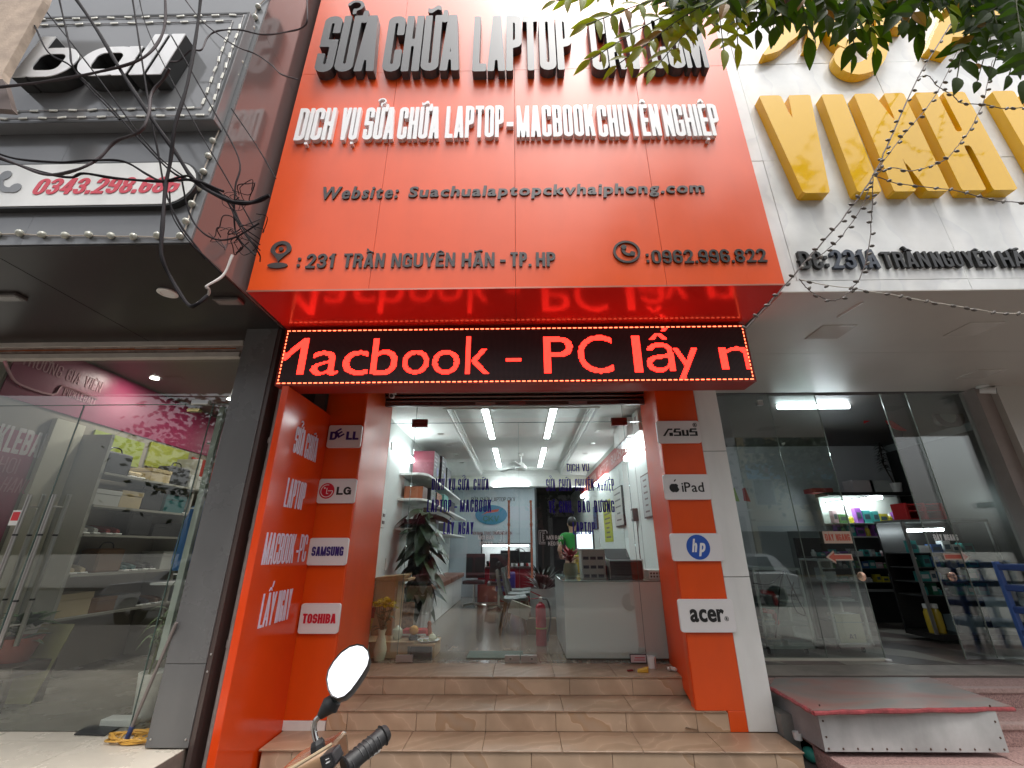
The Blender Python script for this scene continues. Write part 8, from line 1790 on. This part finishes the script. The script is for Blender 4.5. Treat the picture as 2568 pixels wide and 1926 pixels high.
fs = [(k * n + i, k * n + (i + 1) % n, (k + 1) * n + (i + 1) % n, (k + 1) * n + i) for k in range(len(rings) - 1) for i in range(n)] + [tuple(range((len(rings) - 1) * n, len(rings) * n))]
mir = MB().add(vs, fs).build('mirror', RIM, sc_, smooth=True)
MB().add([cc + (p - cc) * .995 + mn * .0005 for p in G], [tuple(range(n))]).build('mirror_glass', pm('mirror_glass', (.92, .93, .95), rough=.01, metal=1), mir)
pt_ = lambda x, y, dy=0: at(660 + x / 3.155, 1400 + y / 3.155, y=YM + dy)
B().tube([pt_(575, 1120), pt_(545, 1155), pt_(520, 1165), pt_(480, 1215), pt_(450, 1250)], [.016, .022, .021, .014, .009], 14).build('rubber_boot', pm('rubber', (.018, .018, .019), rough=.55), sc_, smooth=True)
B().tube(smooth_pts([pt_(452, 1246), pt_(415, 1285), pt_(402, 1340), pt_(408, 1400), pt_(424, 1450)], 5), .0068, 12).build('mirror_stem', pm('chrome', (.55, .54, .52), rough=.12, metal=1), sc_, smooth=True)
B().tube([pt_(422, 1440), pt_(430, 1470), pt_(438, 1525)], [.013, .017, .018], 6).build('stem_nut', MT['rubber'], sc_)
GO = pm('champagne_paint', (.42, .27, .16), rough=.22, metal=.35, coat=.6)
q = [pt_(140, 1700, 0), pt_(560, 1450, 0), pt_(615, 1640, -.02), pt_(560, 1800, -.04), pt_(140, 1950, -.04)]
B().hexa([q[4] + V((0, 0, -.05)), q[3] + V((0, 0, -.04)), q[2] + V((0, .10, -.06)), q[0] + V((0, .12, -.10)), q[0] + V((0, -.045, .01)), q[1] + V((0, -.01, -.004)), q[1] + V((.0, .09, .0)), q[0] + V((0, .10, .01))]).build('handlebar_cowl', GO, sc_, bevel=.018, segs=3, smooth=True)
B().tube([pt_(170, 1700, -.055), pt_(545, 1470, -.03)], [.004, .004], 8).build('cowl_ridge', pm('pale_gold', (.62, .48, .32), rough=.2, metal=.4), sc_, smooth=True)
sw = MB(); sq = [pt_(x, y, -.085) for x, y in ((440, 1580), (540, 1535), (578, 1620), (545, 1680), (490, 1700), (462, 1660))]
MB().add(sq + [p + V((0, .05, 0)) for p in sq], [tuple(range(6)), tuple(range(11, 5, -1))] + [(i, (i + 1) % 6, 6 + (i + 1) % 6, 6 + i) for i in range(6)]).build('switch_housing', PLASB, sc_, bevel=.005, segs=2)
sq = [pt_(x, y, -.0865) for x, y in ((478, 1588), (530, 1565), (550, 1640), (492, 1665))]; MB().add(sq + [p + V((0, .004, 0)) for p in sq], [(0, 1, 2, 3), (7, 6, 5, 4), (0, 1, 5, 4), (1, 2, 6, 5), (2, 3, 7, 6), (3, 0, 4, 7)]).build('start_button', pm('button', (.03, .03, .03), rough=.3), sc_)
mbx = MB()
for dx, dy in ((0, 0), (8, 22), (2, 30)): mbx.add([pt_(x + dx, y + dy, -.088) for x, y in ((492, 1592), (522, 1579), (523, 1585), (494, 1599))], [(0, 1, 2, 3)])
tagp(mbx.build('button_marks', WLET, sc_), kind='stuff')
g0, g1 = pt_(640, 1660, -.02), pt_(985, 1370, .06); rs_ = [.022, .026, .021, .0205, .0205, .0205, .0205, .0205, .0205, .025, .021, .019, .016]; ts = [0, .03, .06, .2, .35, .5, .65, .8, .86, .88, .90, .96, 1]
B().tube([g0.lerp(g1, t) for t in ts], rs_, 18).build('grip', MT['rubber'], sc_, smooth=True)
gd2 = (g1 - g0).normalized(); o1 = gd2.orthogonal().normalized(); o2 = gd2.cross(o1)
for k in range(6):
    P = []
    for j in range(14): t = .12 + .12 * k + .10 * j / 13; a_ = 1.2 * k + j * .42; P.append(g0.lerp(g1, t) + (o1 * math.cos(a_) + o2 * math.sin(a_)) * .0208)
    B().tube(P, .0016, 5).build('grip_rib', pm('rib', (.04, .04, .042), rough=.5), sc_)
B().bar(pt_(700, 1640, .05), pt_(915, 1500, .12), .022, .014).build('brake_lever', pm('pale_lever', (.55, .55, .53), rough=.3, metal=.5), sc_, bevel=.004)
B().tube([(-.62, 1.33, 1.0), (-.66, 1.45, .75), (-.74, 1.75, .28)], .035, 10).build('steering_column', STEEL, sc_, smooth=True)
B().lathe([(.12, -.05), (.20, -.05), (.235, 0), (.20, .05), (.12, .05)], (-.76, 1.80, .24), 28, 'x').build('wheel', MT['rubber'], sc_, smooth=True); B().lathe([(.02, -.03), (.12, -.025), (.12, .025), (.02, .03)], (-.76, 1.80, .24), 16, 'x').build('rim', STEEL, sc_)
B().hexa([(-.88, 1.46, .30), (-.48, 1.50, .30), (-.50, 1.60, .30), (-.86, 1.58, .30), (-.82, 1.34, .93), (-.46, 1.36, .93), (-.48, 1.46, .93), (-.80, 1.44, .93)]).build('leg_shield', GO, sc_, bevel=.03, segs=2, smooth=True)
B().box(-.66, -.38, .35, 1.5, .26, .34).build('footboard', PLASB, sc_, bevel=.02); B().box(-.62, -.30, .10, .75, .36, .68).build('rear_body', GO, sc_, bevel=.06, segs=3, smooth=True); B().box(-.60, -.32, .12, .78, .69, .77).build('saddle', PLASB, sc_, bevel=.03, segs=2, smooth=True)
B().lathe([(.12, -.05), (.20, -.05), (.235, 0), (.20, .05), (.12, .05)], (-.46, .28, .24), 28, 'x').build('wheel', MT['rubber'], sc_, smooth=True)
# ================================================================ the other side of the street (seen as reflections)
YB = -17.0
def house(desc, x0, x1, h, c, floors, d=8):
    r = thing('street_house', desc, 'building', ((x0 + x1) / 2, YB - d / 2, 0)); mt = pm('plaster_%.1f' % x0, c, rough=.85, ns=2, na=.15)
    B().box(x0, x1, YB - d, YB, 0, h).build('wall', mt, r); fh = h / floors
    for k in range(1, floors):
        for j in range(3):
            w_ = (x1 - x0) / 3; xc = x0 + w_ * (j + .5); z = k * fh + fh * .25
            f = B().box(xc - w_ * .3, xc + w_ * .3, YB + .002, YB + .06, z, z + fh * .5).build('window', pm('win_frame', (.35, .33, .3), rough=.6), r); B().box(xc - w_ * .26, xc + w_ * .26, YB + .062, YB + .07, z + .06, z + fh * .5 - .06).build('pane', pm('win_dark', (.03, .035, .04), rough=.1), f)
        B().box(x0, x1, YB, YB + .5, k * fh - .12, k * fh).build('balcony', mt, r)
    B().box(x0 + .3, x1 - .3, YB + .002, YB + .05, .1, fh - .4).build('shop_front', pm('shopfront_dark', (.035, .03, .03), rough=.3), r); B().box(x0 - .2, x1 + .2, YB - d, YB + .3, h, h + .2).build('roof_slab', CONC, r)
    return r
house('cream four-storey house across the street behind the camera', -14, -8.6, 12.5, (.42, .36, .25), 4); house('grey-green house across the street behind the camera', -8.5, -3.6, 10, (.20, .24, .2), 3)
house('pale red-brown house opposite the laptop shop', -3.5, 1.6, 9.5, (.32, .2, .16), 3); hb = house('white house with a blue banner across the street', 1.7, 14.2, 11.5, (.55, .55, .52), 3); house('tall ochre house at the far right across the street', 14.3, 21, 13, (.4, .3, .16), 4)
a, b = at(1865, 1205, y=28.06), at(2130, 1165, y=28.06); mz = lambda p: (p.x, p.z)
bn = thing('shop_banner', 'long blue shop banner with dark red letters and an orange disc, across the street', 'banner', ((a.x + b.x) / 2, YB + .6, a.z))
B().box(a.x, b.x + 1.5, YB + .52, YB + .62, a.z, b.z).build('banner_sheet', pm('sky_blue_banner', (.05, .28, .55), rough=.5), bn)
hh = b.z - a.z; ctext(bn, 'VIETABANK', (b.x - 1.4, YB + .625, a.z + hh * .3), (a.x + .6, YB + .625, a.z + hh * .3), hh * .45, .02, pm('banner_red', (.35, .03, .05)), stem=.2, bar=.16)
B().prism(ell(hh * .42, hh * .42, 28), frame((b.x - .7, YB + .625, a.z + hh / 2), (-1, 0, 0)), .03).build('disc', pm('orange_disc', (.8, .35, .02)), bn)
for nm, x0, x1, z0, z1_, c in (('red shop sign with yellow letters across the street', 4.0, 7.2, 2.6, 3.5, (.35, .03, .04)), ('dark red awning sign across the street, left of the camera', -9, -4, 3.0, 4.1, (.28, .02, .06)), ('pink shop sign across the street', -3, 1, 3.2, 4.0, (.5, .05, .15))):
    r = thing('street_sign', nm, 'sign', (x0, YB + .6, z0)); B().box(x0, x1, YB + .4, YB + .6, z0, z1_).build('sign_board', pm('sb%.0f' % x0, c, rough=.5), r)
def car(desc, x, y, c, L=4.5, W=1.8, H=1.6, suv=True, flip=1):
    r = thing('parked_car', desc, 'car', (x, y, -.13)); mt = pm('paint' + desc[:12], c, rough=.2, coat=.8, metal=.3)
    prof = [(-2.2, .35), (-2.22, .75), (-2.05, .95), (-1.2, 1.02), (1.75, 1.02), (2.15, .95), (2.22, .7), (2.18, .35)]
    top = [(-1.15, 1.0), (-.55, 1.5), (-.2, 1.58), (1.3, 1.56), (1.6, 1.5), (1.98, 1.0)]
    M_ = lambda yy: Matrix(((flip, 0, 0, x), (0, 0, -1, yy), (0, 1, 0, -.13), (0, 0, 0, 1)))
    MB().prism(prof, M_(y + W / 2), W).build('body', mt, r, bevel=.07, segs=3, smooth=True)
    n = len(top); vs = []
    for s_, k in ((1, W / 2 - .06), (-1, W / 2 - .06)):
        for px, pz in top: t = (pz - 1) / .58; vs.append((x + flip * px, y + s_ * (k - .16 * t), -.13 + pz))
    MB().add(vs, [tuple(range(n)), tuple(range(2 * n - 1, n - 1, -1))] + [(i, (i + 1) % n, n + (i + 1) % n, n + i) for i in range(n)]).build('cabin', mt, r, bevel=.03, segs=2, smooth=True)
    for s_ in (1, -1):
        for w0, w1 in ((-.82, .22), (.30, 1.5)):
            k = W / 2 - .052; vs = [(x + flip * (w0 if w0 > 0 else w0 - .05), y + s_ * (k - .018), .92), (x + flip * w1, y + s_ * (k - .018), .92), (x + flip * (w1 - (.12 if w1 > 1 else 0)), y + s_ * (k - .125), 1.34), (x + flip * (w0 + (.38 if w0 < 0 else 0)), y + s_ * (k - .125), 1.34)]
            MB().add(vs + [(a_, b_ + s_ * .012, c_) for a_, b_, c_ in vs], [(0, 1, 2, 3), (7, 6, 5, 4), (0, 1, 5, 4), (1, 2, 6, 5), (2, 3, 7, 6), (3, 0, 4, 7)]).build('window', pm('car_glass', (.01, .012, .014), rough=.05), r)
        for wx in (-1.38, 1.35):
            wh = B().lathe([(.20, -.1), (.33, -.1), (.35, 0), (.33, .1), (.20, .1)], (x + flip * wx, y + s_ * (W / 2 - .1), .20), 24, 'y').build('wheel', MT['rubber'], r, smooth=True); B().lathe([(.02, -.08), (.20, -.07), (.20, .07), (.02, .11)], (x + flip * wx, y + s_ * (W / 2 - .1), .20), 14, 'y').build('rim', STEEL, wh)
        B().box(x + flip * .30 - .07, x + flip * .30 + .07, y + s_ * (W / 2 + .004) - .006, y + s_ * (W / 2 + .004) + .006, .70, .73).build('door_handle', STEEL, r)
    for s_ in (1, -1): B().box(x + flip * 2.16 - .06, x + flip * 2.16 + .05, y + s_ * .62 - .16, y + s_ * .62 + .16, .62, .78).build('tail_light', RED, r, bevel=.02); B().box(x - flip * 2.16 - .06, x - flip * 2.16 + .05, y + s_ * .62 - .18, y + s_ * .62 + .18, .55, .70).build('headlight', pm('headlight', (.6, .6, .6), rough=.05), r, bevel=.02)
    return r
car('silver hatchback parked on the street behind the camera, right side', 6.4, -4.4, (.42, .43, .44)); car('dark red car parked behind the camera, left of the shop door', -1.2, -4.5, (.16, .01, .02), flip=-1); car('white car parked behind the camera on the left', -8.0, -4.3, (.6, .6, .6))
um = thing('umbrella', 'pink and blue market umbrella on the far pavement', 'umbrella', (10.5, -14, 0))
for k in range(8):
    a0, a1 = k * PI / 4, (k + 1) * PI / 4; T_ = V((10.5, -14, 2.75)); P = [T_ + V((1.5 * math.cos(t), 1.5 * math.sin(t), -.55)) for t in (a0, a1)]; MB().add([T_, P[0], P[1], T_ + V((0, 0, -.02)), P[0] + V((0, 0, -.02)), P[1] + V((0, 0, -.02))], [(0, 1, 2), (5, 4, 3), (1, 2, 5, 4), (0, 1, 4, 3), (0, 2, 5, 3)]).build('umbrella_panel', pm('um_pink', (.5, .22, .2)) if k % 2 else pm('um_blue', (.03, .05, .15)), um)
B().tube([(10.5, -14, 0), (10.5, -14, 2.74)], .025, 8).build('pole', STEEL, um)
random.seed(77)
for i, (x, y, s_) in enumerate(((-11, -14.5, 1.0), (-5.2, -14.2, 1.15), (1.4, -14.6, .95), (16.5, -14.3, 1.1), (-16.5, -14.3, 1.1))):
    r = thing('street_tree', '%s street tree on the far pavement' % ['broad', 'tallest dense', 'small round', 'spreading', 'leftmost leaning'][i], 'tree', (x, y, 0)); B().tube([(x, y, 0), (x + .1, y, 2), (x - .1, y, 4.2 * s_), (x, y, 6 * s_)], [.2, .15, .12, .05], 10).build('trunk', BARK, r, smooth=True); mb = MB()
    for k in range(1700):
        c = V((x, y, 6.4 * s_)) + V((random.gauss(0, 1.15), random.gauss(0, .9), random.gauss(0, 1.0))) * s_ * 1.2; d = V((random.uniform(-1, 1), random.uniform(-1, 1), random.uniform(-1, .4))).normalized(); o_ = d.orthogonal().normalized(); mb.add([c, c + d * .18 + o_ * .11, c + d * .4, c + d * .18 - o_ * .11], [(0, 1, 2, 3)])
    tagp(mb.build('crown', pm('far_leaf', (.03, .055, .015), rough=.6, ns=1, na=.5), r, recalc=False), kind='stuff')
for i, (z, s_) in enumerate(((5.6, 1.0), (5.9, 1.4), (6.3, .8), (6.6, 1.7))):
    r = thing('street_cable', '%s black overhead cable along the street behind the camera' % ['lowest', 'second', 'third', 'topmost'][i], 'cable', (0, -2.6, z)); B().tube([(-20 + k * 2, -2.6 - .2 * i, z - s_ * .3 * math.sin(PI * k / 20)) for k in range(21)], .02, 6).build('cable_run', CABLE, r)

for i, (x, y, rz, d) in enumerate(((-3.4, -2.2, 1.9, 'parked scooter behind the camera, nearest the sports shop'), (-4.6, -2.0, 1.7, 'second parked scooter behind the camera on the left'), (3.6, -2.4, 1.2, 'parked scooter behind the camera in front of the gold-lettered shop'), (4.5, -2.3, 1.4, 'second parked scooter behind the camera on the right'))): dup(sc_, (x, y, 0), rz, d)
